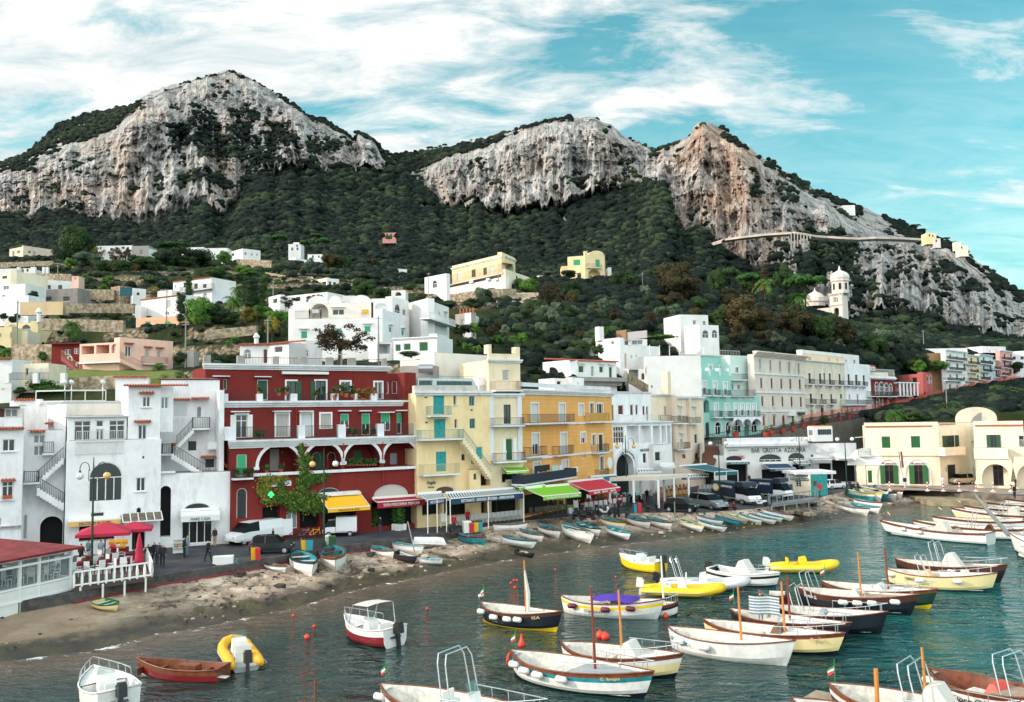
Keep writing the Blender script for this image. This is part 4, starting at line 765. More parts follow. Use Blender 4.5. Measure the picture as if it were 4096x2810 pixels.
# -- CRIMSON HOUSE
view('B')
h=house('palazzo','crimson four storey palazzo with white cornices and four big loggia arches',(1100,900,84),'building')
f=Fac(h,(283,1000,79.3),(2003,1000,89),ROAD,(1100,800),RED,depth=12)
for r in((530,865,905,1128),(955,850,1285,1102),(1310,838,1635,1085),(1665,825,1970,1055)):f.win(*r,k='Las')
f.win(333,950,426,1150,'G');f.win(333,1255,428,1530,'Ka',part='door');f.win(1078,1252,1262,1312,'Ka');f.win(1578,1222,1890,1355,'Sa')
view('L');f.win(340,290,500,450,'O');f.win(560,330,655,488,'l',part='door');f.win(680,300,860,480,'O');f.win(890,300,1190,450,'O');f.win(1330,240,1740,460,'O');view('B');f.done()
f.band(800,1100,.75,.55,TRIM,steps=4);z=f.uz(1200,1100)[1];q=MB();f.boxz(q,f.uz(475,1150)[0],z-.15,f.W,z+.12,.003,.3);q.build('cornice',TRIM,h,W=True)
f.bal(308,1075,482,1165,.8)
for x0,y0,x1,y1,m_ in((695,905,780,1110,GREY),(540,930,590,1058,BLIND),(1110,935,1192,1090,DGRN),(975,970,1010,1100,LACE),(1470,920,1545,1030,DGRN),(1330,975,1385,1070,DGRN),(1680,912,1718,1055,LACE),(1808,945,1870,1048,LACE)):f.box(x0,y0,x1,y1,-2.4,-2.32,m_,'loggia_door')
g=Fac(h,(218,650,80.8),(1908,650,90.4),f.z1,(1100,490),RED,depth=9)
g.win(325,590,428,798,'spx');g.win(690,582,802,792,'Ss');g.win(918,580,1018,788,'Bs');g.win(1095,580,1186,718,'Ss');g.win(1275,580,1354,712,'Gh');g.win(1468,578,1545,772,'Gh');g.win(1643,575,1728,735,'Gh');g.win(1787,572,1870,762,'Gh');g.done();g.band(462,1100,.6,.5,TRIM,steps=3)
for x0,x1,y in((285,455,560),(670,830,557),(905,1035,557),(1265,1375,553),(1455,1560,553),(1630,1768,566),(1790,1885,550)):g.box(x0,y-4,x1,y+6,.003,.5,TRIM,'hood')
P=lambda u,o:f.pt(u,f.z1+.02,o)
for x0,x1 in((330,890),(955,1255),(1320,1610),(1670,1940)):rail([P(f.uz(x0,750)[0],.05),P(f.uz(x1,750)[0],.05)],1.15,IRON,h)
for x0,x1 in((225,325),(890,953),(1253,1320),(1608,1668),(1940,1985)):q=MB();f.boxz(q,f.uz(x0,740)[0],f.z1+.003,f.uz(x1,740)[0],f.z1+1.25,-.4,.1);q.build('pier',TRIM,h,W=True)
t3=Fac(h,(48,300,82.3),(1700,300,91.5),g.z1,(1100,165),RED,depth=7)
t3 .win(212,268,246,360,'D');t3 .win(520,272,618,458,'D');t3 .win(785,285,872,458,'wgs');t3 .win(1050,282,1142,458,'wgs');t3 .win(1278,290,1362,380,'ws');t3 .win(1585,295,1652,450,'ws');t3 .done();t3 .band(140,1100,.55,.45,TRIM,steps=3)
t3 .box(875,285,922,455,.05,.12,DGRN,'shutter');t3 .box(1005,285,1048,455,.05,.12,DGRN,'shutter');t3 .box(120,235,275,243,.003,.4,TRIM,'hood');t3 .box(500,240,650,248,.003,.4,TRIM,'hood');t3 .box(750,198,1170,222,.1,.5,WFB,'rolled_awning')
tw=Fac(h,(1660,400,91.2),(1855,400,92),g.z1,(1750,215),RED,depth=4);tw.win(1670,292,1712,400,'R');tw.win(1742,285,1790,400,'R');tw.done()
tw2=Fac(h,(1858,500,89.6),(1962,500,90.6),f.z1,(1900,208),RED,depth=7);tw2 .done()
P=lambda u:g.pt(u,g.z1+.02,.1)
for x0,x1 in((255,515),(570,820),(880,1180),(1255,1400),(1425,1545),(1605,1870)):rail([P(g.uz(x0,420)[0]),P(g.uz(x1,420)[0])],.95,IRON,h)
for x0,x1 in((195,253),(514,568),(818,880),(1192,1254),(1400,1426),(1544,1604),(1870,1898)):q=MB();g.boxz(q,g.uz(x0,420)[0],g.z1+.003,g.uz(x1,420)[0],g.z1+1.0,-.3,.15);q.build('pier',TRIM,h,W=True)
for x0,x1 in((35,98),(340,405),(670,718),(905,970),(1150,1210),(1352,1415),(1660,1695)):q=MB();t3 .boxz(q,t3 .uz(x0,100)[0],t3 .z1+.003,t3 .uz(x1,100)[0],t3 .z1+1.1,-.5,.05);q.build('roof_pier',GREY,h,W=True)
for x0,x1 in((410,665),(720,900),(975,1150),(1215,1350),(1480,1660)):rail([t3 .pt(t3 .uz(x0,120)[0],t3 .z1+.02,-.1),t3 .pt(t3 .uz(x1,120)[0],t3 .z1+.02,-.1)],.95,IRON,h)
for x,y0,y1 in((870,500,720),(1300,830,980),(1655,830,1200),(1402,205,330)):
 q=MB();F_=f if y0>780 else(g if y0>400 else t3);u,z1_=F_.uz(x,y0);_,z0_=F_.uz(x,y1);q.tube([F_.pt(u,z0_,.1),F_.pt(u,z1_,.1)],.07,6);q.build('drainpipe',RED2,h,W=True)
def potted(at,r,hgt,label,group,leaf=None,pot=POT,name='potted_plant',pr=None):
 e=empty(name,tuple(at),random.random()*6,label,'plant',group);pr=pr or r*.6;q=MB();q.lathe((0,0,0),[(pr*.75,0),(pr,pr*1.4),(pr*1.05,pr*1.45)],8);q.build('pot',pot,e)
 q=MB();rn=random.Random(int(at[0]*100))
 for i in range(60):
  a,b=rn.random()*6.28,rn.random();c=Vector((math.cos(a)*r*b,math.sin(a)*r*b,pr*1.4+rn.random()*hgt));s_=.09+.08*rn.random();d1=Vector((rn.uniform(-1,1),rn.uniform(-1,1),rn.uniform(-.3,1))).normalized()*s_*1.6;d2=d1 .cross(Vector((rn.uniform(-1,1),rn.uniform(-1,1),1))).normalized()*s_
  q.quad(c-d1,c+d2*.6,c+d1,c-d2*.6)
 q.build('foliage',leaf or LEAF,e);return e
TERR=((1225,370,.5,1.0,'fern'),(1290,350,.4,.7,'low bush'),(1330,350,.5,.9,'fresh green bush'),(1385,360,.4,.8,'dark bush'),(1440,400,.5,1.0,'dry shrub'),(1480,400,.6,1.0,'golden shrub'),(1520,400,.5,1.2,'tall dry shrub'),(1580,370,.4,.5,'orange flowers'),(720,380,.4,.4,'succulent'),(790,365,.4,.5,'pot of flowers'),(1060,395,.3,.4,'yellow flowers'),(540,360,.3,.4,'small fern'))
DRYL=mat('dry_leaves','8a6a30',.8,var=.4,vs=6)
for x,y,r_,hh,k in TERR:u,z=g.uz(x,y,.2);potted(g.pt(u,max(g.z1,z-hh),.0),r_,hh,f'{k} in a pot on the top terrace of the crimson palazzo','pots on the crimson terraces',DRYL if 'dry' in k or 'gold' in k or 'orange' in k else LEAF)
for i,(x,k)in enumerate(((530,'red flowered plant'),(570,'small fern'),(1380,'dark leafy plant'),(1430,'pink flowers'),(1520,'pale pot with flowers'),(1595,'yellow potted flowers'))):potted(f.pt(f.uz(x,760)[0],f.z1+.02,-.5),.3,.5,f'{k} behind the first floor railing of the crimson palazzo','pots on the crimson terraces')
for i in range(11):u,z=f.uz(1345+i*26,1045,.1);potted(f.pt(u,z-.1,-.25),.22,.45,'terracotta pot in the row along the third loggia arch sill','pots in the loggia row')
potted(f.pt(f.uz(612,1110)[0],f.uz(612,1118)[1],-.3),.3,.4,'wide pot in the first loggia arch left of the doorway','pots in the loggia');potted(f.pt(f.uz(745,1110)[0],f.uz(745,1110)[1],-.3),.35,.4,'wide pot in the first loggia arch before the grey doorway','pots in the loggia')
for x,y,k in((335,1140,'left of the green blind'),(412,1140,'right of the green blind'),(465,1135,'with bright green leaves at the railing end')):u,z=f.uz(x,y,.6);potted(f.pt(u,z-.1,.6),.25,.4,f'small pot on the lone balcony {k}','pots on the lone balcony')
SGW=mat('sign_white','e2e6e0',.6);q=MB();view('B');u0,z0,u1,z1=f.rect(640,1190,825,1238);q=MB();f.boxz(q,u0,z0,u1,z1,.01,.12);sg=q.build('shop_sign',SGW,None,W=True);tag(sg,'white FARMACIA name board half hidden by the creeper','sign')
text3d('FARMACIA',f.pt((u0+u1)/2,(z0+z1)/2,.15),f.u,(z1-z0)*.6,(u1-u0)*.85,mat('black_lettering','15181a'),sg)
c=f.pt(f.uz(645,1315,1.2)[0],f.uz(645,1315,1.2)[1],1.2);GLOW=mat('green_led','30ff70',.5,emit=1.2);q=MB();q.box(c,(.5,.1,.18));q.box(c,(.18,.104,.5));o=q.build('pharmacy_cross',GLOW,None,W=True);tag(o,'lit green pharmacy cross among the creeper leaves','sign')
YF=mat('yellow_fabric','f0b21e',.8);view('B')
faw(f,1080,1318,1455,1440,1472,2.6,label='plain yellow shop awning on the crimson palazzo',ms=[YF],words='Salumeria da Aldo',wm=(YF,mat('brown_lettering','6a4a18')),th=.5,wide=.5);f.box(1065,1290,1450,1325,.003,.5,TRIM,'shop_cornice')
CR=mat('crimson_fabric','9a1c30',.8);WL_=mat('white_lettering','e8e8e8',.6)
faw(f,1560,1340,1990,1375,1430,1.4,label='dark red awning under the wide mesh arch',ms=[CR],words='SUSHI PESCHERIA FISH LAB',wm=(CR,WL_),th=.45,wide=.75)
# -- YELLOW HOUSE WITH TEAL SHUTTERS
view('C')
h=house('house','pale yellow house with teal shutters and a long teal railed outdoor stair',(450,900,90),'house')
f=Fac(h,(150,900,88.2),(820,900,92.6),ROAD,(430,392),YEL,depth=9)
f.win(303,413,402,585,'Tt');f.win(310,630,412,800,'Tt');f.win(327,925,420,1105,'Tt');f.win(485,415,513,498,'ai');f.win(495,628,520,708,'a');f.win(558,945,590,1005,'ta');f.win(648,960,684,1035,'a');f.win(668,1122,695,1180,'ta')
f.win(627,422,676,508,'t');f.win(632,625,682,714,'t');f.win(692,880,752,1000,'T');f.win(640,538,664,560,'');f.win(222,425,250,444,'K');f.win(228,652,258,672,'K');f.win(320,1238,495,1300,'Na')
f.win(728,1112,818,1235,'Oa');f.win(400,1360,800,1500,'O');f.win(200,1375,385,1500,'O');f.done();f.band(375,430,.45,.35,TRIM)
q=MB();f.boxz(q,-.2,f.z1+.004,f.W*.83,f.z1+.75,-.5,.1);q.build('parapet',plaster('weathered_white','c9c3b8','57524a',.9),h,W=True)
f.bal(277,512,466,596,.9,rm=IRONT);f.bal(198,728,575,808,1.2,rm=IRONT);f.bal(215,1038,540,1128,1.0,rm=mat('cream_railing','b8b080',.6))
stairs(h,f,575,800,828,1140,14,1.1,.3,m=CRM,rm=IRONT,under=.4)
st2=Fac(h,(630,1000,90.6),(730,1000,91.4),ROAD,(680,1088),YEL,depth=1);st2 .win(668,1122,695,1180,'ta');st2 .done()
b_=Fac(h,(715,450,94),(808,450,94.8),ROAD+4,(760,255),WHITE,depth=6);b_.win(722,325,790,410,'B');b_.win(722,588,812,792,'O');b_.done();b_.bal(718,412,810,492,.8);b_.box(722,588,812,792,.05,.12,mat('green_sheet','12603c',.7),'green_curtain')
t=Fac(h,(160,300,91.5),(700,300,95),f.z1,(430,262),TRIM,depth=4,name='terrace_wall');t.win(170,275,300,330,'K');t.win(330,280,660,330,'K');t.done();rail([f.pt(.3,f.z1+.75,-.2),f.pt(f.W*.8,f.z1+.75,-.2)],1.0,IRONT,h)
ftext(f,'Angelo',245,1188,325,1230,NAVY,h,.1);ftext(f,'Ristorante',255,1238,312,1254,NAVY,h,.1)
# -- TALL CREAM HOUSE
h=house('house','tall narrow cream house with a rusty railed upper balcony, left of the orange one',(960,900,93),'house')
f=Fac(h,(812,900,92.8),(1112,900,95),ROAD,(950,398),CRM,depth=9)
f.win(942,498,1006,680,'g');f.win(962,805,1026,1008,'Mp');f.win(925,1120,1160,1200,'O');f.win(830,1330,1090,1480,'O');f.done()
for x0,x1 in((812,852),(1072,1110)):f.box(x0,420,x1,1010,.003,.2,TRIM,'pilaster')
f.band(672,950,.3,.25,TRIM);f.band(398,950,.4,.35,TRIM);f.bal(858,618,1128,685,1.0);f.bal(880,935,1142,1012,1.1)
t=Fac(h,(805,250,93.8),(1092,250,95.8),f.z1,(950,95),CRM,depth=7);t.win(930,183,994,282,'S');t.done();t.band(88,950,.35,.3,TRIM);t.bal(872,285,1110,365,1.2,rm=RUST)
q=MB();t.boxz(q,0,t.z1+.004,t.W,t.z1+.7,-.3,0);t.boxz(q,0,t.z1+.703,.4,t.z1+1.7,-1,0);t.boxz(q,t.W-.5,t.z1+.703,t.W,t.z1+1.5,-1,0);q.build('parapet',CRM,h,W=True);rail([t.pt(.5,t.z1+.7,-.2),t.pt(t.W-.5,t.z1+.7,-.2)],.6,IRON,h)
h=house('house','blank sunlit white wall of a house rising behind the yellow one',(550,150,98),'house')
f=Fac(h,(310,150,98.5),(803,150,105),ROAD+9,(550,38),WHITE2,depth=3);f.done()
f2=Fac(h,(0,100,101),(310,100,99.5),ROAD+8,(150,95),WHITE2,depth=5);f2 .done();f3=Fac(h,(0,200,97),(300,200,96),ROAD+8,(60,150),GREY,depth=2);f3 .done()
q=MB();p=D(235,172,95.5);q.tube([p+Vector((-.8,0,0)),p+Vector((.8,0,0))],.5,12);o=q.build('water_tank',METAL,None,W=True,smooth=False);tag(o,'cylindrical metal water tank on the roof beside the crimson palazzo','tank')
# -- ORANGE HOUSE
ORA2=bpy.data.materials.get('orange_render')
nt=ORA2 .node_tree;b=nt.nodes['Principled BSDF'];src_l=b.inputs['Base Color'].links[0].from_socket
po=nn(nt,'ShaderNodeNewGeometry').outputs['Position'];mp_=nn(nt,'ShaderNodeMapping',ins={'Rotation':(PI/2,0,0)});nt.links.new(po,mp_.inputs[0])
bt=nn(nt,'ShaderNodeTexBrick',ins={'Scale':1.0,'Mortar Size':0.02,'Brick Width':1.3,'Row Height':0.5,'Color1':(1,1,1,1),'Color2':(.97,.97,.97,1),'Mortar':(.84,.82,.8,1)});nt.links.new(mp_.outputs[0],bt.inputs['Vector'])
mm_=nn(nt,'ShaderNodeMix',data_type='RGBA',blend_type='MULTIPLY');mm_.inputs[0].default_value=1;nt.links.new(src_l,mm_.inputs[6]);nt.links.new(bt.outputs[0],mm_.inputs[7]);nt.links.new(mm_.outputs[2],b.inputs['Base Color'])
h=house('building','orange three storey building with scored blocks and white framed windows',(1500,900,105),'building')
f=Fac(h,(1106,800,95.3),(1930,800,117),ROAD,(1500,390),ORA,depth=9)
f.win(1190,488,1255,655,'Bs');f.win(1445,490,1498,648,'Bs');f.win(1622,495,1666,598,'Bs');f.win(1722,485,1760,580,'ws');f.win(1785,490,1840,578,'ws')
f.win(1200,760,1262,955,'Bhs');f.win(1458,755,1512,942,'Bs');f.win(1640,752,1684,850,'Bhs');f.win(1742,770,1776,872,'ws');f.win(1802,770,1840,925,'gs');f.win(1210,1022,1272,1130,'Bs');f.win(1470,1005,1525,1110,'Bs');f.win(1812,968,1850,1100,'ws')
f.win(1660,952,1686,985,'w');f.win(1130,1290,1480,1470,'O');f.win(1500,1260,1900,1440,'O');f.done();f.band(372,1500,.55,.5,TRIM,steps=3);f.band(405,1500,.15,.18,TRIM,steps=1)
for y,x in((662,1500),(950,1500)):f.band(y,x,.22,.12,TRIM,steps=1)
f.bal(1158,585,1587,662,1.0);f.bal(1725,575,1902,650,.8,rm=mat('yellow_railing','a08a30',.6));f.bal(1175,880,1335,965,.8);f.bal(1435,872,1580,950,.8);f.bal(1790,858,1900,930,.8);f.bal(1130,1105,1605,1185,1.6,rm=mat('navy_canvas','1c2634',.8),solid=mat('navy_canvas','1c2634',.8));f.bal(1812,1085,1900,1140,.6)
q=MB();u,z=f.uz(1902,1030);q.tube([f.pt(u,z,.003),f.pt(u,z,.08)],.8,20);q.build('round_sign',SGW,h,W=True);q=MB();u0,z0,u1,z1=f.rect(1552,1065,1612,1110);f.boxz(q,u0,z0,u1,z1,.003,.06);q.build('sign_board',SGW,h,W=True)
q=MB();f.boxz(q,0,f.z1+.55,f.W,f.z1+1.0,-.4,-.1);q.build('parapet',TRIM,h,W=True)
LN=[(mat('dark_cloth','22262a',.9),1222,1048,1362,1118),(mat('pale_blue_cloth','a8c4cc',.9),1382,1050,1446,1118),(mat('light_cloth','c2d4da',.9),1448,1048,1478,1112)]
for m_,x0,y0,x1,y1 in LN:
 u0,z0,u1,z1=f.rect(x0,y0,x1,y1,1.4);q=MB();n=max(1,int((u1-u0)/(.35 if m_.name=='dark_cloth' else 2)))
 for i in range(n):a=u0+(u1-u0)*i/n;b2=u0+(u1-u0)*(i+.85)/n;f.boxz(q,a,z0+random.random()*.3,b2,z1,1.38,1.41)
 o=q.build('laundry',m_,None,W=True);tag(o,{'dark_cloth':'row of dark clothes drying over the navy canvas balcony','pale_blue_cloth':'pale blue sheet drying over the navy canvas balcony','light_cloth':'small light cloth drying right of the pale blue sheet'}[m_.name],'laundry');o['kind']='thing'
h=house('house','low white house with green shutters behind the orange roof',(1600,180,130),'house');f=Fac(h,(1375,180,130),(1545,180,124),ROAD+10,(1450,105),WHITE,depth=6);f.win(1482,150,1518,205,'M');f.done()
f=Fac(h,(1545,180,124),(1965,180,130),ROAD+10,(1700,98),CLEANW,depth=6);f.wins([(1622,145,1670,208),(1810,150,1846,210),(1898,155,1928,255)],'Mc');f.win(1735,150,1762,245,'m');f.done();f.tilehood(-5,f.W+.3,f.z1-.05,.3,h);f.band(252,1700,1.2,1.5,GREY)
h=house('house','small white roof hut with a dark opening above the orange cornice',(1550,300,112),'hut');f=Fac(h,(1400,300,110),(1560,300,112),ROAD+9,(1500,262),CLEANW,depth=3);f.win(1425,282,1462,330,'X');f.done();f=Fac(h,(1560,300,111),(1670,300,113),ROAD+9,(1600,255),WHITE,depth=3);f.win(1612,292,1622,318,'X');f.done()
# -- WHITE FUNICULAR HOUSE
view('E')
h=house('building','white arcaded building with the round arched funicular entrance',(300,800,122),'building')
f=Fac(h,(100,800,117.3),(652,800,127),ROAD,(300,655),WHITE,depth=8)
f.win(122,698,218,848,'mx');f.wins([(245,692,352,845),(370,690,462,845),(482,690,545,855),(560,688,600,850),(612,688,642,850)],'L');f.win(148,945,312,1500,'Oa');f.win(390,938,422,1030,'K');f.win(512,942,538,1005,'');f.done();f.band(655,300,.3,.3,TRIM)
pr,zc=f.arch_pts(*[f.rect(140,920,320,1130)[i]for i in(0,1,2,3)]);f.ring(pr,zc,ROAD,h,.5,.15)
ftext(f,'BAR GELATERIA',370,897,460,922,NAVY,h)
f.box(290,735,320,828,-2.3,-2.2,FR_W,'inner_window');f.box(402,775,438,840,-2.3,-2.2,FR_W,'inner_window')
FUN='FUNICOLARE';c=f.uz(231,1000);rx=(f.uz(302,1000)[0]-f.uz(160,1000)[0])/2;rz_=f.uz(231,926)[1]-c[1]
for i,ch in enumerate(FUN):a=PI*(0.93-.86*i/9);text3d(ch,f.pt(c[0]+rx*math.cos(a),c[1]+rz_*math.sin(a),.2),f.u*math.sin(a)+Vector((0,0,-math.cos(a))),.32,.2,NAVY,h,up=f.u*math.cos(a)+Vector((0,0,math.sin(a))))
t=Fac(h,(100,500,119.5),(462,500,126),f.z1,(280,382),WHITE,depth=6);t.win(105,498,126,640,'Na');t.win(165,502,214,590,'R');t.win(274,498,304,596,'N');t.win(322,500,346,590,'N');t.win(387,510,410,598,'R');t.win(420,512,440,645,'Na');t.done();t.band(382,280,.2,.2,TRIM)
t.bal(120,592,545,650,1.6,rm=IRONW)
gl=Fac(h,(485,980,122.5),(655,980,126),ROAD,(560,862),CLEANW,depth=3);gl.win(500,925,550,1010,'K');gl.done()
# -- PEACH HOUSE
h=house('house','peach stuccoed house with a tall buttress chimney between white and mint buildings',(750,700,132),'house')
f=Fac(h,(462,600,128.5),(670,600,129.5),ROAD,(560,408),BUFF,depth=8);f.win(580,512,606,600,'S');f.win(680-12,555,668,610,'');f.done();f.bal(552,595,662,648,.8);f.band(408,560,.25,.2,TRIM)
f=Fac(h,(670,700,128.5),(942,700,136),ROAD,(800,425),PEACH,depth=8);f.win(712,530,740,655,'Bhc');f.win(840,535,866,610,'Bc');f.win(692,770,706,846,'w');f.win(725,778,752,845,'Bhc');f.win(858,765,886,852,'D');f.win(862,930,896,1030,'Da');f.win(680,555,690,610,'');f.done()
f.bal(698,602,800,665,.9);f.bal(832,612,918,668,.9,rm=DGRN);f.bal(728,842,820,900,1.0);f.band(425,800,.4,.4,TRIM)
for x0,x1,y0 in((655,680,420),(790,808,440)):u0,z0,u1,z1=f.rect(x0,y0,x1,900);q=MB();f.boxz(q,u0,z0,u1,z1,.003,.5);q.build('buttress',PEACH,h,W=True)
q=MB();u,z=f.uz(632,400);f.boxz(q,u-.5,z,u+.5,z+3.3,-1,0);q.build('chimney',CRM,h,W=True)
ftext(f,'PIZZERIA',748,950,775,985,mat('red_lettering','8c2a24'),h)
# -- MINT HOTEL
UP=8.6
h=house('hotel','mint green hotel with white arched ground floor windows and roof terraces',(1180,600,148),'hotel')
f=Fac(h,(905,500,143),(1195,500,147.5),UP,(1050,235),MINT,depth=10)
f.wins([(930,285,965,405),(1028,290,1060,410),(1122,295,1154,412)],'Bhs');f.win(942,455,992,570,'Oa');f.wins([(1038,488,1072,610),(1134,490,1166,608)],'Bs');f.win(958,655,998,800,'Ka');f.wins([(1045,655,1098,765),(1140,655,1190,762)],'was');f.done()
for x0,y0,x1,y1 in((932,358,1006,412),(1028,365,1098,415),(1122,370,1190,418),(1038,555,1112,612),(1134,558,1204,610)):f.bal(x0,y0,x1,y1,.9)
q=MB()
for x in(908,988,1080,1172):u=f.uz(x,240)[0];f.boxz(q,u,f.z1+.003,u+.5,f.z1+1.3,-.8,0)
q.build('roof_pier',MINTL,h,W=True)
q=MB();f.boxz(q,0,f.z1+.003,f.W,f.z1+.8,-.5,-.1);q.build('parapet',MINT,h,W=True)
f2=Fac(h,(1195,650,147.5),(1455,650,151),UP,(1320,420),MINT,depth=9);f2 .wins([(1218,488,1250,600),(1275,490,1308,600),(1332,490,1362,602),(1388,490,1415,604)],'Bhs');f2 .wins([(1225,650,1280,752),(1372,645,1428,748)],'was');f2 .win(1310,650,1356,790,'Las',part='door');f2 .done();f2 .bal(1212,558,1462,610,1.1);f2 .bal(1200,365,1418,420,.6,slab=.1)
q=MB()
for x0,x1 in((1212,1296),(1296,1378),(1378,1464)):
 a,b2=f2 .uz(x0,640,1.3)[0],f2 .uz(x1,640,1.3)[0];z1=f2 .uz(1300,615,1.3)[1];c=(a+b2)/2;w=(b2-a)/2;q.grid([[f2 .pt(c-w*math.cos(PI*i/8),z1-1.3+1.0*math.sin(PI*i/8),1.3)for i in range(9)],[f2 .pt(c-w*math.cos(PI*i/8),z1,1.3)for i in range(9)]]);q.grid([[f2 .pt(c-w*math.cos(PI*i/8),z1-1.3+1.0*math.sin(PI*i/8),.003)for i in range(9)],[f2 .pt(c-w*math.cos(PI*i/8),z1-1.3+1.0*math.sin(PI*i/8),1.3)for i in range(9)]])
q.build('scalloped_porch',TRIM,h,W=True)
ftext(f2,'Relais Maresca',1255,430,1378,460,SGW,h,.1)
f3=Fac(h,(1190,330,152),(1420,330,155),f2 .z1,(1300,55),MINTL,depth=9);f3 .win(1228,158,1258,210,'ws');f3 .win(1245,315,1272,362,'ws');f3 .win(1195,310,1210,362,'w');f3 .done();f3 .bal(1190,220,1338,270,1.2);
f4=Fac(h,(740,150,149),(1280,150,157),f.z1,(1000,62),MINT,depth=9);f4 .wins([(868,130,905,168),(985,138,1018,180),(1085,142,1116,185),(1160,150,1192,190)],'Bhs');f4 .win(790,125,812,190,'w');f4 .done();f4 .band(45,1000,.3,.3,TRIM)
f5=Fac(h,(425,250,143.5),(915,250,142.8),UP-3,(650,190),CLEANW,depth=4);f5 .win(460,322,480,352,'N');f5 .win(656,280,685,345,'S');f5 .done();f6=Fac(h,(425,200,146),(745,200,148.5),f5 .z1,(600,62),CLEANW,depth=4);f6 .done()
rail([f4 .pt(.2,f4 .z1,-.2),f4 .pt(f4 .W,f4 .z1,-.2)],1.2,IRONW,h,.4)
for x in(470,560,650,740,860,960):
 for y0 in(0,):u=f4 .uz(x,50)[0];q=MB();q.bar(f4 .pt(u,f4 .z1,-.5),f4 .pt(u,f4 .z1+1.7,-.5),.12);q.build('terrace_post',FR_W,h,W=True)
# -- GREY CREAM FIVE STOREY
h=house('building','tall greyish cream five storey building with slim dark red windows',(1640,400,156),'building')
f=Fac(h,(1408,400,152),(1862,400,168),UP-1,(1630,62),GREYC,depth=12)
for ys,xs in(((85,185),(1444,1538,1626,1708,1796)),((255,352),(1456,1550,1638,1720,1806)),((420,515),(1466,1562,1648,1732,1816))):
 for i,x in enumerate(xs):y=ys[0]+i*(9 if ys[0]<100 else 3 if ys[0]<300 else 2);f.win(x,y,x+20,y+(ys[1]-ys[0]),'Ri' if ys[0]>200 else 'wi')
f.win(1480,600,1500,697,'Rc');f.win(1572,600,1594,695,'Rc');f.win(1655,590,1682,720,'Ra');f.win(1742,585,1766,700,'Mc');f.win(1828,590,1852,690,'Yc');f.done();f.band(35,1630,.9,1.0,GREYC,steps=4)
for y in(222,385,552):f.band(y,1630,.25,.15,TRIM,steps=1)
f.box(1415,722,1870,800,.003,.2,GREY,'plinth');f.box(1722,568,1776,600,.05,.5,SGW,'shop_sign');f.box(1815,568,1862,590,.05,.5,DGRN,'shop_sign')
# -- BALCONIED BLOCK
view('F')
h=house('building','cream apartment block with bracketed balconies on every floor, half of it white',(620,350,178),'building')
f=Fac(h,(322,300,168.5),(700,300,184),10.5,(500,110),plaster('stained_cream','ddd2bf','7c7468',.75),depth=12)
W1=((366,212,388,305),(462,215,484,305),(502,210,518,275),(552,214,572,315),(640,218,660,315));f.wins(W1,'gs')
f.wins(((378,398,400,488),(476,400,496,450),(565,402,584,490),(652,402,672,445)),'gs');f.win(480,518,510,610,'Ka');f.wins(((388,540,410,630),(570,545,604,615),(660,532,680,590)),'w');f.done();f.band(105,500,.3,.3,TRIM);f.band(310,500,.2,.15,TRIM,steps=1)
for x0,y0,x1,y1 in((368,265,426,312),(465,272,520,315),(556,276,608,320),(640,280,692,322),(380,445,440,492),(468,450,530,495),(568,450,622,492)):f.bal(x0,y0,x1,y1,.9,brackets=True)
g=Fac(h,(700,300,184),(932,300,194),12,(800,128),WHITE,depth=12);g.wins(((722,222,742,320),(790,226,812,322),(860,232,880,325)),'gs');g.wins(((732,405,748,450),(806,402,824,490)),'w');g.wins(((716,515,732,570),(750,530,776,575),(802,530,814,560)),'w');g.done()
for x0,y0,x1,y1 in((722,282,774,322),(792,285,838,325),(858,290,908,328)):g.bal(x0,y0,x1,y1,.9,brackets=True)
g.bal(705,455,938,498,1.2)
t=Fac(h,(310,60,178),(825,60,200),f.z1,(560,25),CLEANW,depth=6);t.wins(((365,62,395,95),(545,75,562,105),(622,80,640,108),(702,90,718,118),(776,92,794,130)),'w');t.done();rail([f.pt(0,f.z1,0),f.pt(f.W,f.z1,0)],1.3,mat('yellow_screen','c8a860',.8),h,.3,.04)
text_b=Fac(h,(903,180,200),(978,180,204),22,(940,140),SALM,depth=3);text_b.done();text_b.box(905,155,975,190,.01,.08,SGW,'sign_board');ftext(text_b,'RE & TRE RE',908,162,972,185,mat('red_lettering','8c2a24'),h,.1)
# -- CRIMSON VILLA, SMALL COLONNADE, SALMON HOUSE
h=house('house','deep crimson villa with four tall white arched windows and a wraparound balcony',(1030,400,200),'house')
f=Fac(h,(918,400,194),(1155,400,203),13,(1030,262),RED,depth=10);f.wins(((972,298,1000,412),(1012,296,1048,414),(1058,304,1092,414),(1104,312,1126,414)),'masB'.replace('B',''));f.win(945,445,968,548,'l');f.win(985,438,1012,545,'as');f.win(1032,448,1052,540,'l');f.win(1085,450,1102,515,'l');f.done();f.bal(925,380,1175,422,1.3,brackets=True);f.band(255,1030,.4,.5,TRIM)
q=MB();f.boxz(q,-.2,f.z1+.1,f.W+.2,f.z1+.5,-.3,.3);q.build('parapet',TRIM,h,W=True);rail([f.pt(.2,f.z1+.5,0),f.pt(f.W,f.z1+.5,0)],1.6,IRONW,h,.5,.06)
g=Fac(h,(925,230,204),(1090,230,208),f.z1,(1000,205),BUFF,depth=5);g.done()
h=house('house','small red house fronted by a white colonnade beside the crimson villa',(1230,400,205),'house')
f=Fac(h,(1150,400,203),(1318,400,209),14,(1230,300),SALM,depth=8);f.wins(((1172,345,1188,405),(1205,345,1218,405),(1232,345,1248,405),(1262,345,1278,405)),'w');f.wins(((1192,428,1214,472),(1226,430,1244,472),(1256,432,1272,472),(1286,432,1304,472)),'w');f.done();f.bal(1155,380,1312,418,1.2)
for i in range(6):u=f.W*(i+.1)/5.3;q=MB();q.bar(f.pt(u,f.uz(1230,418)[1],1.2),f.pt(u,f.z1,1.2),.4);q.build('column',TRIM,h,W=True)
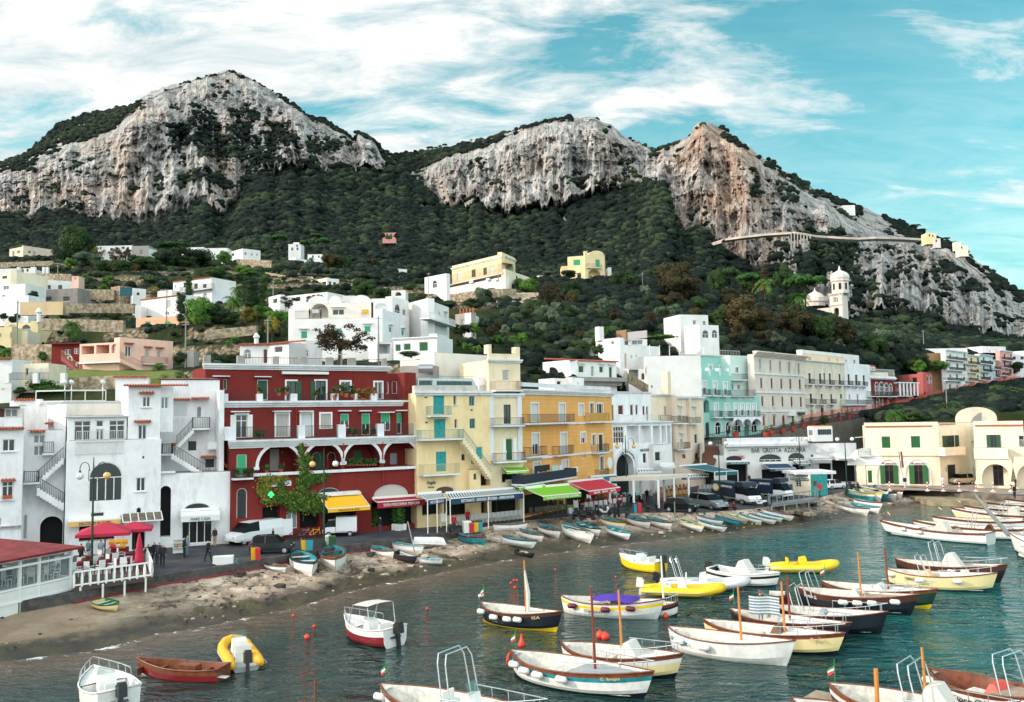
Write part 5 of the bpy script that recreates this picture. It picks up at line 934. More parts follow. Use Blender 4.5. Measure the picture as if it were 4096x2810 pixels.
f.band(296,1230,.5,1.4,TRIM)
h=house('house','plain salmon red house with one brown window facing left',(1320,330,215),'house')
f=Fac(h,(1160,300,222),(1408,300,212),17,(1300,225),SALM,depth=9);f.win(1312,252,1352,305,'n');f.win(1180,290,1190,300,'X');f.done()
g=Fac(h,(1408,300,212),(1492,300,219),15,(1450,208),SALM,depth=8);g.wins(((1410,250,1422,302),(1434,240,1456,308),(1466,238,1484,308)),'as');g.win(1415,365,1430,418,'R');g.done()
# -- ROW HIGH ON THE RIGHT
DR=(('house','white four storey house with black balconies, first of the row above the ramp',1622,1815,225,238,5,380,CLEANW,4),('house','pale yellow narrow house with draped balcony in the row above the ramp',1815,1935,238,246,45,345,LEMON,4),('house','pale blue green house with arched windows in the row above the ramp',1928,2050,246,256,40,330,plaster('icy_blue','c4d6d6','8a9a9a',.3),4),('house','plain white corner house next to the pink one',2050,2130,256,262,90,310,CLEANW,3),('house','rose pink house with rounded black balconies on the right skyline',2118,2230,258,266,5,290,plaster('rose_render','e3a49a','a07068',.3),4))
for nm,lb,x0,x1,d0,d1,yt,yb,m_,fl in DR:
 h=house(nm,lb,((x0+x1)/2,300,d0),'house');f=Fac(h,(x0,250,d0),(x1,250,d1),13,((x0+x1)/2,yt+8),m_,depth=10);n=3 if x1-x0>150 else 2
 for j in range(fl):
  y=yt+28+(yb-yt)*j/fl
  for i in range(n):x=x0+(x1-x0)*(i+.35)/n;f.win(x,y,x+18,y+48,random.choice(['gs','D','Bh','as']))
 f.done();f.band(yt+6,(x0+x1)/2,.4,.4,TRIM)
 for j in range(fl-1):y=yt+62+(yb-yt)*j/fl;f.bal(x0+6+20*(j%2),y,x1-6-12*(j%3),y+26,1.0,rm=IRON,brackets=True)
h=house('house','white house with a red and ochre mosaic patch on its bare side',(1700,60,245),'house');f=Fac(h,(1390,40,250),(1812,40,250),25,(1600,-12),CLEANW,depth=8);f.done()
f=Fac(h,(1470,100,238),(1622,100,228),16,(1550,40),plaster('brown_stone_wall','a88860','6a543c',.6),depth=-5);f.box(1530,45,1602,105,.01,.06,mat('mosaic','c8563c',.8,var=.6,vs=3,col2='d8a070'),'mosaic');f.done()
h=house('house','white house at the right edge of the skyline',(2280,100,275),'house');f=Fac(h,(2195,100,275),(2500,100,270),16,(2300,12),WHITE,depth=9);f.wins(((2222,60,2250,92),(2290,60,2324,90)),'D');f.done()
h=house('house','white terrace house behind the row with flat roof',(2000,0,270),'house');f=Fac(h,(1950,30,268),(2160,30,272),30,(2050,-30),WHITE,depth=9);f.win(2010,0,2020,25,'w');f.done()
# -- THE RAMP STREET: retaining wall, railing, red netting, pots
RW=plaster('old_retaining_wall','716a62','3c3833',.7);r=empty('retaining_wall',(60,150,ROAD),0,'grey retaining wall carrying the climbing street with its dark railing','wall')
rp=[('E',930,845,139),('E',1180,800,140),('E',1465,795,141),('E',1870,695,150),('F',880,610,165),('F',1060,580,178),('F',1340,520,196),('F',1620,430,215),('F',1995,345,240),('F',2324,290,262)]
RP=[]
for v,x,y,d in rp:view(v);RP.append(D(x,y,d))
q=MB();Z=Vector((0,0,1))
for a,b2 in zip(RP,RP[1:]):q.hexa([Vector((a.x,a.y,ROAD)),Vector((b2 .x,b2 .y,ROAD)),Vector((b2 .x,b2 .y+2,ROAD)),Vector((a.x,a.y+2,ROAD)),a,b2,b2+Vector((0,2,0)),a+Vector((0,2,0))])
q.build('wall',RW,r,W=True);q=MB()
for a,b2 in zip(RP,RP[1:]):q.hexa([a+Z*-.1+Vector((0,.5,0)),b2+Z*-.1+Vector((0,.5,0)),b2+Vector((0,30,-.1)),a+Vector((0,30,-.1)),a+Vector((0,.5,.06)),b2+Vector((0,.5,.06)),b2+Vector((0,30,.06)),a+Vector((0,30,.06))])
o=q.build('street',asph,None,W=True);o['kind']='structure'
rail(RP[3:],1.3,IRON,r,.35,.07);rail(RP[:4],1.1,IRON,r,.3,.05)
NET=mat('red_netting','c84a3a',.8,alpha=.5);q=MB();rn=random.Random(4)
A3=RP[3:];
for a,b2 in zip(A3,A3[1:]):
 n=int((b2-a).length/1.5);up=None
 for i in range(n):p,p2=a.lerp(b2,i/n)+Vector((0,1.4,0)),a.lerp(b2,(i+1)/n)+Vector((0,1.4,0));q.quad(p+Z*.3,p2+Z*.3,p2+Z*(1.9+.3*rn.random()),p+Z*(1.9+.3*rn.random()))
o=q.build('safety_netting',NET,None,W=True);tag(o,'red plastic safety netting strung along the climbing street','netting')
RPOT=mat('red_planter','a03a30',.8);view('E')
for i,(x,y)in enumerate(((1230,795),(1510,790),(1565,775),(1662,755),(1752,735),(1842,712),(1925,700),(2020,680),(2168,650),(2250,630))):
 k=['by the mint hotel door','first right of the mint hotel','second right of the mint hotel','below the slim red windows','below the arched door','under the shop sign','near the bushy tree','left of the bushy tree','right of the bushy tree','farthest up the street'][i]
 potted(D(x,y,139+max(0,(x-1465))*.028),.5,.9,f'red street planter {k} on the ramp wall','red planters along the ramp',pot=RPOT,pr=.55)
# -- BAR GROTTA AZZURRA
h=house('bar','low white bar building with big black lettering and three shallow arches',(1450,1000,134),'building')
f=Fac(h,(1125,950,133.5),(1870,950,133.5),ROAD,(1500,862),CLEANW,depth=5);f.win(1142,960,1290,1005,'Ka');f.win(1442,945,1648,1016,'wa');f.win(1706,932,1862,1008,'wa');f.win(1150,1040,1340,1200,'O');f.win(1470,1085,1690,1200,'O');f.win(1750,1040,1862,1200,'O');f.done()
f.box(1366,868,1868,1010,.003,.03,mat('pale_blue_paint','b9cdd2',.7),'blue_panel')if False else None
ftext(f,'BAR  GROTTA  AZZURRA',1376,890,1866,932,mat('black_lettering','15181a'),h)
q=MB();zc=f.z1;f.boxz(q,.3,zc+.003,f.W+.2,zc+1.05,-2,.4);q.build('parapet',WHITE,h,W=True);q=MB();f.boxz(q,.2,zc-.2,f.W+.3,zc+.2,.003,.7);q.build('cornice',TRIM,h,W=True)
g=Fac(h,(1870,950,133.5),(2330,950,132),ROAD,(2100,885),WHITE,depth=5);g.win(1912,950,1938,985,'N');g.win(1990,1010,2100,1200,'O');g.win(2110,1000,2320,1200,'O');g.done();q=MB();g.hexa=None;g.boxz(q,0,g.z1,g.W,g.z1+.6,-.6,0);q.build('parapet',WHITE,h,W=True)
for x,y in((1985,915),(2110,905)):g.box(x-18,y-18,x+18,y+22,.05,.5,FR_W,'air_conditioner')
w1=Fac(h,(1030,1000,134),(1130,1000,133.6),ROAD,(1090,960),CLEANW,depth=3);w1 .done();view('E')
ftext(f,'CAPRI BELL',1215,960,1316,988,mat('red_lettering','8c2a24'),h);f.box(1165,905,1265,938,.01,.1,SGW,'sign_board');ftext(f,'BUTTERFLY',1170,908,1260,922,mat('black_lettering','15181a'),h,.12)
h2=empty('stairs',tuple(D(980,950,135)),0,'dark stair climbing between the peach house and the bar','stairs');q=MB()
a,b2=D(930,1050,132),D(1010,870,138)
for i in range(22):t=i/22;p=a.lerp(b2,t);q.box(p+Vector((0,0,-.2)),(3.2,.5,.4))
q.build('steps',mat('brown_steps','6a4a3c',.9),h2,W=True);q=MB();q.hexa([D(905,1060,131.5),D(925,1060,131.5),D(925,1060,138),D(905,1060,138),D(905,850,133),D(925,850,133),D(925,840,139),D(905,840,139)]);q.build('side_wall',GREY,h2,W=True)
view('E');NVY=mat('navy_fabric','16405a',.8);TLF=mat('teal_fabric','1f6068',.8)
faw(f,1150,1022,1335,1018,1042,1.4,label='teal signboard canopy lettered TICKET POINT over the shell covered shop',ms=[TLF],words='TICKET POINT  BLUE GROTTO  ISLAND TOUR',wm=(TLF,WL_),th=.5,wide=.85)
faw(f,1470,1035,1700,1080,1105,4.0,label='navy awning lettered PIZZA PASTA AND WINE',ms=[NVY],words='PIZZA PASTA AND WINE',wm=(NVY,WL_),th=.45,wide=.6)
faw(f,1755,1010,1866,1035,1058,2.2,label='navy awning lettered PIZZERIA GELATERIA right of the pizza awning',ms=[NVY,WFB],n=9,words='PIZZERIA GELATERIA',wm=(NVY,WL_),th=.45,wide=.7)
faw(g,1900,985,2080,1000,1030,2.6,label='grey flat awning over the shops right of the bar',ms=[mat('grey_fabric','8c9092',.8)],n=1);faw(g,2115,960,2300,985,1003,2.4,label='white lettered canopy at the right end of the shops',ms=[WFB],words='BAR RISTORANTE PIZZERIA',wm=(WFB,NAVY),th=.5)
q=MB()
for x,y in((1470,965),(1520,985),(1570,968),(1755,975),(1810,975)):u,z=f.uz(x,y);q.box(f.pt(u,z,.1),(.9,.3,.9),f.u.to_track_quat('X','Z').to_euler().z)
# -- COAST GUARD HOUSE
view('F')
h=house('building','cream two storey coast guard station with green shutters and doors',(1150,950,128),'building')
f=Fac(h,(882,900,130),(1555,900,126.5),ROAD,(1150,690),BUFF,depth=9)
f.win(1030,786,1115,896,'M');f.win(1296,782,1386,894,'M');f.win(905,1095,950,1212,'M');f.win(862+30,1108,898,1148,'');f.win(1062,1046,1142,1216,'nx',part='door');f.win(1328,1046,1408,1222,'nx',part='door');f.done()
for x0,x1 in((1020,1062),(1142,1184),(1283,1328),(1408,1458)):f.box(x0,1048,x1,1218,.003,.08,MGRN,'door_leaf')
for r_ in((988,998,1208,1218),(1245,996,1472,1222)):u0,z0,u1,z1=f.rect(*r_);p,zc=f.arch_pts(u0,z0,u1,z1,ah=2.6);f.ring(p,zc,ROAD,h,.14,.12)
SR=mat('red_stripe','c02830');
for x in(1030,1295):f.box(x,1018,x+148,1040,.01,.06,SGW,'sign_board');f.box(x+4,1022,x+24,1038,.065,.09,SR,'emblem');ftext(f,'GUARDIA COSTIERA',x+32,1025,x+146,1037,mat('dark_red_lettering','7a2a2c'),h,.1)
u0,z0,u1,z1=f.rect(833,998,940,1050);f0=Fac(h,(800,1000,130.4),(882,1000,130),ROAD,(840,958),BUFF,depth=6);f0 .done();q=MB();c=f.uz(888,1048);q.add([f.pt(c[0]+2.6*math.cos(PI*i/12),c[1]+2.6*math.sin(PI*i/12),.08)for i in range(13)],[tuple(range(13))]);q.build('half_round_sign',SGW,h,W=True)
f.box(882,690,1490,700,.003,.12,mat('rust_coping','a85a3c',.8),'coping');q=MB();f.boxz(q,0,f.z1+.003,f.W,f.z1+.5,-.4,.05);q.build('parapet',BUFF,h,W=True);f.band(960,1200,.12,.12,mat('coping_line','c8a888',.8),steps=1)
f0 .bal(822,898,930,960,.5);q=MB();q.hexa([D(788,800,131),D(918,790,131),D(918,790,134),D(788,800,134),D(788,793,131),D(918,783,131),D(918,783,134),D(788,793,134)]);q.build('shade_roof',WFB,h,W=True)
g=Fac(h,(1555,900,126.5),(1880,900,131),ROAD,(1650,668),BUFF,depth=6);g.win(1622,778,1698,945,'gxp');g.win(1845,828,1876,965,'Oa');g.win(1632,1040,1712,1220,'K',part='door');g.win(1868,1070,1878,1200,'K');g.win(1614,1065,1626,1110,'K');g.done();g.bal(1605,882,1795,948,1.2,solid=BUFF)
g.box(1560,672,1705,680,.003,.12,mat('rust_coping','a85a3c',.8),'coping')
q=MB();a,b2=D(1700,640,131),D(2080,640,131);W_=(b2-a).length;c=(a+b2)/2;R_v=W_/2;pr=[(c+Vector((-R_v*math.cos(PI*i/20),0,1.9*math.sin(PI*i/20)**.8+.1)))for i in range(21)];q.prism([a-Z*6]+pr+[b2-Z*6],(c.x/c.y*7,7,0));fixn(q.build('vaulted_roof',BUFF,h,W=True))
q=MB();a=D(1830,712,130.9);b2=D(1940,712,130.9);q.add([a,b2,D(1940,568,130.9),D(1915,575,130.9),D(1870,610,130.9),D(1838,660,130.9)],[(0,1,2,3,4,5)]);q.build('vault_grey_wall',GREY,h,W=True)  # flat grey sheet set just before the vault front
k=Fac(h,(1875,900,122),(2330,900,119),ROAD,(2100,680),BUFF,depth=9)
k.win(1985,772,2110,888,'gM'.replace('M',''));k.win(2045,1048,2138,1235,'Nhx'.replace('N','n').replace('h',''),part='door');k.win(2280,780,2322,880,'g');k.done();k.box(1985,772,2022,888,.02,.1,DGRN,'shutter');k.box(2075,772,2112,888,.02,.1,DGRN,'shutter');k.box(1880,680,2330,692,.003,.14,mat('rust_coping','a85a3c',.8),'coping');q=MB();k.boxz(q,0,k.z1+.003,k.W,k.z1+.5,-.4,.05);q.build('parapet',BUFF,h,W=True)
bw=Fac(h,(1870,950,120.6),(2180,950,118.5),k.uz(2000,985)[1],(2000,893),BUFF,depth=1.6,name='balcony_front');bw.done();rail([bw.pt(bw.W+.1,bw.z0+1.2,0),bw.pt(bw.W+8,bw.z0+1.2,0)],1.4,IRONW,h)
for x0,x1 in((1890,2240),(2205,2560)):
 u0=k.uz(x0,1060,1.4)[0];u1=k.uz(x1,1060,1.4)[0];z1=bw.z0;c=(u0+u1)/2;w=(u1-u0)/2;q=MB();top=[k.pt(c-w*math.cos(PI*i/16),z1+.3,1.5)for i in range(17)];ar=[k.pt(c-(w-.6)*math.cos(PI*i/16),z1-3.1+2.4*math.sin(PI*i/16)**.8,1.5)for i in range(17)];ab=[k.pt(c-(w-.6)*math.cos(PI*i/16),z1-3.1+2.4*math.sin(PI*i/16)**.8,.003)for i in range(17)]
 q.grid([ar,top]);q.grid([ab,ar]);k.boxz(q,u0-.2,z1-3.5,u0+.62,z1-3.1,.003,1.5);q.build('porch_arch',BUFF,h,W=True)
# -- houses and walls on the hillside
def hh(label,view_,planes,name='house',cat='house',z0=None):
 """planes: (x0, d0, x1, d1, ymid, ytop, ybase, material, [(rect, kind) ...], depth)"""
 view(view_);p=planes[0];h=house(name,label,(p[0],p[5],p[1]),cat);F=[]
 for x0,d0,x1,d1,ytop,ybase,m,ops,dep in planes:
  ym=(ytop+ybase)/2;zb=D((x0+x1)/2,ybase,(d0+d1)/2).z-5;f=Fac(h,(x0,ym,d0),(x1,ym,d1),zb if z0 is None else z0,((x0+x1)/2,ytop),m,depth=dep)
  for r,k in ops:f.win(*r,k=k)
  f.done();F.append(f)
 return h,F
RC=mat('rust_coping','a85a3c',.8)
h,F=hh('red and pink two level house with loggia and two outdoor stairs on the lower terrace','G',[(466,116,722,116,1080,1355,RED,[((585,1130,642,1180),'w'),((668,1118,715,1172),'m'),((622,1198,648,1240),'as'),((700,1255,722,1310),'as'),((585,1290,640,1345),'m')],7),(722,115,1085,113,1075,1250,PINK,[((740,1100,855,1180),'L'),((872,1090,992,1175),'L'),((1010,1082,1062,1170),'La')],7),(722,114.8,930,114.8,1250,1345,SALM,[((745,1245,922,1338),'Bh')],3),(930,116,1120,116,1250,1345,RED2,[((960,1265,1010,1320),'l')],3),(1085,113,1570,120,1040,1290,PINK,[((1138,1100,1192,1200),'wce'.replace('c','')),((1318,1132,1360,1205),'Sce'.replace('c','')),((1425,1140,1465,1208),'Se')],8)])
f=F[1];f.bal(722,1170,1088,1245,.8,solid=PINK);F[4].bal(1305,1200,1525,1262,.5,rm=RUST);F[0].tilehood(-.2,F[0].W+.1,F[0].z1-.05,.5,h,mat('red_coping','7a2a24',.8))
stairs(h,F[0],555,1200,715,1330,9,.8,.3,m=SALM,rm=RUST);stairs(h,F[4],1090,1215,1310,1320,9,.8,.3,m=PINK,rm=RUST)
h,F=hh('white house stacked on an apricot lower storey with two green blinds','G',[(1282,176,1650,170,655,830,CLEANW,[((1518,685,1550,755),'S'),((1498,790,1532,822),'w'),((1572,793,1590,806),'X')],7),(1225,172,1282,172,735,830,CLEANW,[],5),(1240,165,1620,163,838,965,PEACHD,[((1318,878,1366,922),'G'),((1498,876,1546,945),'G')],6),(1132,160,1250,160,940,975,PEACHD,[],3)])
F[0].band(None,F[0].z1,.25,.2,RC)
h,F=hh('white villa with arches and two terraces, beside the tall cypress','G',[(1572,212,1918,206,498,585,CLEANW,[((1590,545,1600,578),'K'),((1665,525,1690,570),'g'),((1762,532,1795,582),'g'),((1842,538,1876,585),'g')],8),(1572,211,1925,204,588,665,WHITE,[((1650,600,1690,660),'La'),((1842,618,1880,660),'la')],8)])
F[1].bal(1630,550,1920,590,1.0);F[0].tilehood(0,F[0].W,F[0].z1,.3,h)
h,F=hh('white cube house over a grey concrete basement with two garage openings','G',[(338,196,650,200,505,600,CLEANW,[((428,548,462,585),'g'),((528,548,565,585),'g')],8),(360,188,705,186,585,715,plaster('stained_concrete','8a8682','4a4744',.8),[((386,650,468,695),'K'),((568,650,632,695),'K')],6)])
h,F=hh('cream and white terraced house at the left edge with an awning frame','G',[(-200,190,150,186,440,545,BUFF,[((20,465,65,490),'g')],8),(150,186,330,200,450,600,BUFF,[((232,500,250,535),'g')],5),(-200,178,230,176,545,650,CLEANW,[((30,555,80,590),'l'),((0,640,60,700),'La')],6),(-200,176,260,174,650,700,WHITE,[],5)])
h,F=hh('long white terrace with a row of round pergola columns','G',[(-100,235,290,235,398,445,CLEANW,[((190,395,215,440),'La'),((240,400,260,425),'g')],6)])
for i,x in enumerate((315,400,432,295,170)):q=MB();q.bar(D(x,445,234),D(x,385,234),.7);q.build('column',CLEANW,h,W=True)
h,F=hh('lemon house with a white arch and a finial chimney behind the utility pole','G',[(38,150,345,150,890,975,LEMON,[((195,905,280,970),'wa'),((78,905,150,935),'Sa')],7),(345,150,470,158,895,980,LEMON,[((362,940,376,970),'K'),((400,945,410,975),'K')],6),(-120,143,105,143,930,1080,LEMON,[((92,978,142,1030),'w'),((0,985,10,1020),'K')],6),(105,146,250,146,965,1050,BUFF,[((115,985,150,1030),'w')],4)])
q=MB();p=D(352,885,150);q.lathe(p,[(.35,0),(.35,1.6),(.6,1.7),(.5,2.0),(.1,2.6)],8);q.build('chimney',CLEANW,h,W=True)
h,F=hh('long low peach house on the skyline left of the big dark tree','G',[(85,355,210,350,210,290,PEACH,[((155,235,180,258),'w'),((112,240,130,290),'w')],8),(210,350,485,360,208,290,PEACH,[((258,235,278,262),'w'),((300,240,328,280),'S')],8)])
h,F=hh('grey sided white house between the dark trees on the skyline','G',[(1195,330,1352,330,192,300,GREY,[((1265,225,1295,265),'a')],8),(1352,330,1422,335,225,300,CLEANW,[],6),(870,345,1200,345,190,260,CLEANW,[((1000,210,1020,230),'g')],8)])
h,F=hh('white house with small blue shutters on the upper left skyline','H',[(38,352,160,345,232,285,CLEANW,[((60,258,85,285),'a')],8),(160,345,322,350,225,285,CLEANW,[((115,255,130,275),'w'),((178,250,196,275),'T'),((236,260,252,280),'T'),((284,262,298,282),'T')],8)])
h,F=hh('row of low white vaulted roofs half hidden by trees on the left skyline','G',[(1650,350,1850,350,205,260,CLEANW,[],8),(1850,350,2065,350,212,262,CLEANW,[],8)])
h,F=hh('white villa with arched windows high in the woods','H',[(575,500,690,500,175,235,CLEANW,[((600,205,620,232),'a'),((645,178,665,200),'a'),((648,205,668,230),'a')],8),(620,502,690,502,160,200,CLEANW,[],6)])
h,F=hh('small white house with three humped roofs in the woods','H',[(750,430,880,430,268,310,CLEANW,[((790,278,806,298),'g'),((845,280,858,300),'g')],6)])
h,F=hh('white house with a pale green pergola below the woods','H',[(575,395,640,390,305,358,CLEANW,[((590,320,610,345),'g')],6),(640,390,778,394,315,358,CLEANW,[((675,325,700,350),'w'),((740,320,760,350),'T')],6)])
h,F=hh('ruined pink villa alone high in the dark woods','H',[(1430,640,1548,640,72,108,plaster('faded_pink','c8908c','8a6460',.6),[((1462,78,1480,100),'Xa'),((1500,80,1515,100),'Xa')],6)])
h,F=hh('low white house with two green windows under the dark wooded slope','H',[(1352,340,1560,336,412,458,CLEANW,[((1440,430,1455,452),'T'),((1520,420,1540,445),'G')],6),(1560,336,1652,338,402,460,CLEANW,[((1588,425,1622,446),'G')],6)])
h,F=hh('small cream and white house with a lean-to on the stony terrace','H',[(782,262,925,256,495,540,BUFF,[((845,520,925,560),'g')],6),(925,256,1036,258,490,575,CLEANW,[((930,515,965,548),'g'),((980,520,1010,552),'D')],6)])
h,F=hh('low white house with dark windows behind two trees, left of the villa','H',[(395,196,500,192,645,750,CLEANW,[((435,672,475,712),'D')],6),(500,194,930,188,632,750,CLEANW,[((645,655,685,694),'g'),((735,650,765,700),'w')],6)])
h,F=hh('big white villa with a deep round arched loggia and humped roofs','H',[(620,128,1430,128,850,1050,CLEANW,[((688,965,748,1035),'Gc'),((1264,918,1324,978),'Gc'),((1010,940,1060,990),'G')],9),(1430,128,1672,138,800,1010,WHITE,[((1488,928,1514,978),'Gc'),((1602,958,1626,1008),'Gc')],9),(748,134,1345,134,710,850,WHITE2,[((775,715,938,845),'La'),((975,768,1082,820),'wc')],6),(1328,134,1520,134,670,800,CLEANW,[((1360,715,1480,770),'Ba')],8),(1520,134,1668,140,672,800,CLEANW,[((1540,722,1592,800),'a'),((1612,768,1640,830),'w')],8),(1655,142,1842,136,690,1005,CLEANW,[],8),(1842,136,2033,146,715,1000,CLEANW,[((1862,765,1892,870),'Bc'),((1938,788,1954,830),'w'),((1985,808,2012,880),'Bc'),((1872,952,1896,988),'w')],8),(575,136,750,136,760,860,CLEANW,[],5)])
F[6].bal(1855,828,2092,882,1.6,rm=IRONW);f=F[0];rail([f.pt(.3,f.z1,0),f.pt(f.uz(880,850)[0],f.z1,0)],1.2,IRON,h);q=MB()
for a,b_ in((748,940),(940,1060),(1140,1330)):
 f=F[2];u0,u1=f.uz(a,705)[0],f.uz(b_,705)[0];c,w=(u0+u1)/2,(u1-u0)/2;q.prism([f.pt(c-w*math.cos(PI*i/12),f.z1-.05+1.25*math.sin(PI*i/12),.02)for i in range(13)],f.n*-5.5)
fixn(q.build('humped_roof',CLEANW,h,W=True));f=F[2]
for x in(790,1240):f.box(x,770,x+60,800,.3,.7,mat('yellow_awning','d0a828',.8)if x>1000 else TRIM,'small_awning')
h,F=hh('white annex with dark green shutters right of the autumn tree','H',[(1530,122,1925,120,1020,1170,CLEANW,[((1545,1085,1596,1150),'M'),((1620,1078,1685,1140),'M'),((1762,1064,1842,1148),'M')],6),(1925,120,2022,124,1000,1120,CLEANW,[((1948,1062,1970,1126),'M')],6),(1375,122,1520,123,1068,1235,WHITE,[((1385,1080,1500,1170),'L')],4)])
F[0].band(None,F[0].z1,.3,.2,TRIM)
h,F=hh('white tiled house with arched door behind the crimson roof terrace','H',[(135,112,390,112,1090,1270,CLEANW,[((168,1130,238,1215),'la'),((345,1125,385,1255),'Na')],6),(388,112,580,110,1078,1270,CLEANW,[((448,1105,522,1160),'K')],6),(580,112,880,113,1055,1270,WHITE,[((698,1132,758,1196),'wa')],6)])
F[0].tilehood(-.2,F[0].W,F[0].z1,.3,h);F[1].tilehood(0,F[1].W+3,F[1].z1,.3,h);f=F[0];q=MB();q.lathe(f.pt(f.uz(275,1085)[0],f.z1,-.5),[(.3,0),(.3,.9),(.45,1.0),(.4,1.2),(.1,1.6)],8);q.build('chimney',CLEANW,h,W=True)
h,F=hh('small concrete hut with a row of brick pillars on its roof','H',[(2090,158,2235,155,805,930,GREY,[((2145,855,2228,920),'lK'.replace('K',''))],5),(2235,155,2305,162,820,930,WHITE,[],4)])
f=F[0];q=MB()
for i in range(5):q.bar(f.pt(f.W*(.2+.2*i),f.z1,-.5),f.pt(f.W*(.2+.2*i),f.z1+.9,-.5),.28)
q.build('brick_pillars',mat('orange_brick','b8683c',.9),h,W=True)
h,F=hh('long butter yellow villa with a white lower storey and wide terrace','I',[(18,242,470,225,320,500,LEMON,[((66,428,100,492),'B'),((196,405,232,475),'g'),((302,390,335,455),'g'),((360,375,396,440),'B')],10),(470,225,592,234,275,440,LEMON,[((508,375,522,425),'g')],10),(0,240,505,222,520,640,CLEANW,[((60,560,130,620),'B'),((140,555,225,615),'B'),((240,545,330,605),'B')],10),(505,222,720,236,440,600,BUFF,[((600,465,615,490),'g'),((560,545,630,595),'K')],8)])
F[0].bal(-40,410,475,495,1.8,rm=mat('thin_railing','8a8070',.6));F[0].band(None,F[0].z1-.6,.5,.35,TRIM);F[1].band(None,F[1].z1-.6,.5,.35,TRIM)
for x in(188,340,412):F[2].box(x-14,486 if x>200 else 505,x+14,528 if x<200 else 505,.1,.6,FR_W,'air_conditioner')
q=MB();q.hexa([D(475,345,224),D(640,370,226),D(640,370,232),D(475,345,232),D(475,341,224),D(640,366,226),D(640,366,232),D(475,341,232)]);q.build('shade_roof',mat('brown_slats','8a6a4c',.8),h,W=True)
h,F=hh('white cube house with a round topped window beside the long yellow villa','H',[(1812,222,2010,216,460,615,CLEANW,[((1884,505,1922,572),'a')],7)])
h,F=hh('square yellow villa with green blinds and an open ground floor arch','I',[(1068,292,1245,290,285,480,LEMON,[((1120,316,1184,370),'G'),((1155,436,1190,480),'g')],9),(1245,290,1408,292,275,480,LEMON,[((1320,315,1362,385),'G'),((1252,405,1368,480),'La')],9),(1012,296,1070,296,375,480,LEMON,[],7)])
f=F[1];q=MB();w=f.W*.42;c=f.W*.55;q.prism([f.pt(c-w*math.cos(PI*i/12),f.z1-.05+1.6*math.sin(PI*i/12),.02)for i in range(13)],f.n*-6);q.boxz=None;f.boxz(q,-.9,f.z0+4,.2,f.z1+1.2,-.8,.15);fixn(q.build('humped_roof',LEMON,h,W=True));f.bal(1245,350,1380,390,.8,rm=mat('thin_railing','8a8070',.6))
h,F=hh('mauve walled house half hidden right of the square yellow villa','I',[(1415,300,1460,300,425,480,plaster('mauve_render','c8a0b0','8a6a78',.4),[],5),(1590,310,1668,310,455,500,plaster('mauve_render','c8a0b0','8a6a78',.4),[],5),(1430,298,1465,298,388,430,TRIM,[],4)])
h,F=hh('white stepped house with brown slatted roof screen above the orange building','I',[(1325,150,1540,146,1035,1240,WHITE,[((1462,1058,1490,1088),'w')],8),(1540,146,1905,152,1098,1320,CLEANW,[((1545,1168,1606,1304),'Y'),((1640,1183,1656,1215),'S'),((1686,1178,1702,1208),'S')],8),(1540,149,1640,149,1035,1105,CLEANW,[((1550,1052,1622,1104),'w')],6),(1640,152,1790,152,1040,1100,CLEANW,[((1650,1048,1750,1090),'l')],5),(1620,143,1790,143,1310,1500,CLEANW,[((1625,1310,1712,1395),'L'),((1735,1345,1772,1405),'Na')],5),(1790,140,2280,140,1190,1510,CLEANW,[((1826,1458,1840,1482),'K')],3)])
f=F[0];f.box(1410,950,1500,1040,-3,-2.9,mat('brown_slats','6a4a38',.8),'screen');F[1].box(1500,905,1545,1035,-5,-4,CLEANW,'chimney');f.box(1500,958,1680,1028,-3.2,-3.1,mat('grey_screen','9a9a9c',.7),'screen')
view('J');h2,F2=hh('white belvedere with two arched windows and a curved outside stair','J',[(165,168,292,170,668,790,CLEANW,[((182,702,224,752),'wa'),((246,700,282,752),'wa')],5),(35,174,222,176,600,750,CLEANW,[((120,635,140,665),'w'),((185,640,205,668),'w'),((125,725,145,752),'w')],7)])
CH=plaster('church_white','dcd2c8','8f8378',.5);view('J');h=house('church','white church with an oriental domed bell tower in front of the cliffs',(1080,640,330),'church')
f=Fac(h,(1030,500,330),(1112,500,326),40,(1070,455),CH,depth=7);f.win(1055,482,1062,515,'Xa');f.win(1066,482,1072,515,'Xa');f.win(1076,482,1083,515,'Xa');f.win(1058,552,1092,604,'Oa');f.done();f.band(None,f.z1,.8,.6,CH);f.band(530,1070,.6,.4,CH)
f2=Fac(h,(1112,500,326),(1150,500,332),40,(1130,470),CH,depth=2);f2 .done();c=f.pt(f.W/2,f.z1,-3.5);q=MB();q.lathe(c,[(3.3,0),(3.3,4.6),(3.7,4.7),(3.7,5.2)],8);q.build('belfry',CH,h,W=True)
q=MB()
for k in range(8):a=2*PI*(k+.5)/8;q.box(c+Vector((3.05*math.cos(a),3.05*math.sin(a),2.6)),(.3,.8,2.4),a)
q.build('belfry_opening',DARK,h,W=True);q=MB();q.lathe(c,[(3.3,5.2),(3.6,6.0),(3.5,7.0),(2.6,8.1),(1.2,8.8),(.5,9.2),(.3,10.3),(.05,11)],12);q.build('dome',CH,h,W=True,smooth=False)
g=Fac(h,(880,560,338),(1030,560,331),40,(950,560),CH,depth=10);g.win(965,572,985,600,'wa');g.win(990,588,1018,620,'Y');g.done();g2=Fac(h,(720,520,345),(880,520,342),42,(800,500),CH,depth=8);g2 .done();c=D(935,545,340);q=MB();q.lathe(c,[(3.8,0),(3.8,1.6),(4.2,1.8),(4.0,3.4),(2.8,4.9),(1.2,5.7),(.4,6.2),(.1,7.6)],12);q.build('small_dome',CH,h,W=True)
view('J');h=empty('viaduct',tuple(D(800,120,690)),0,'pale cliff road carried on tall concrete arches','viaduct');VC=mat('pale_concrete','b8aea4',.8,var=.2,vs=.1)
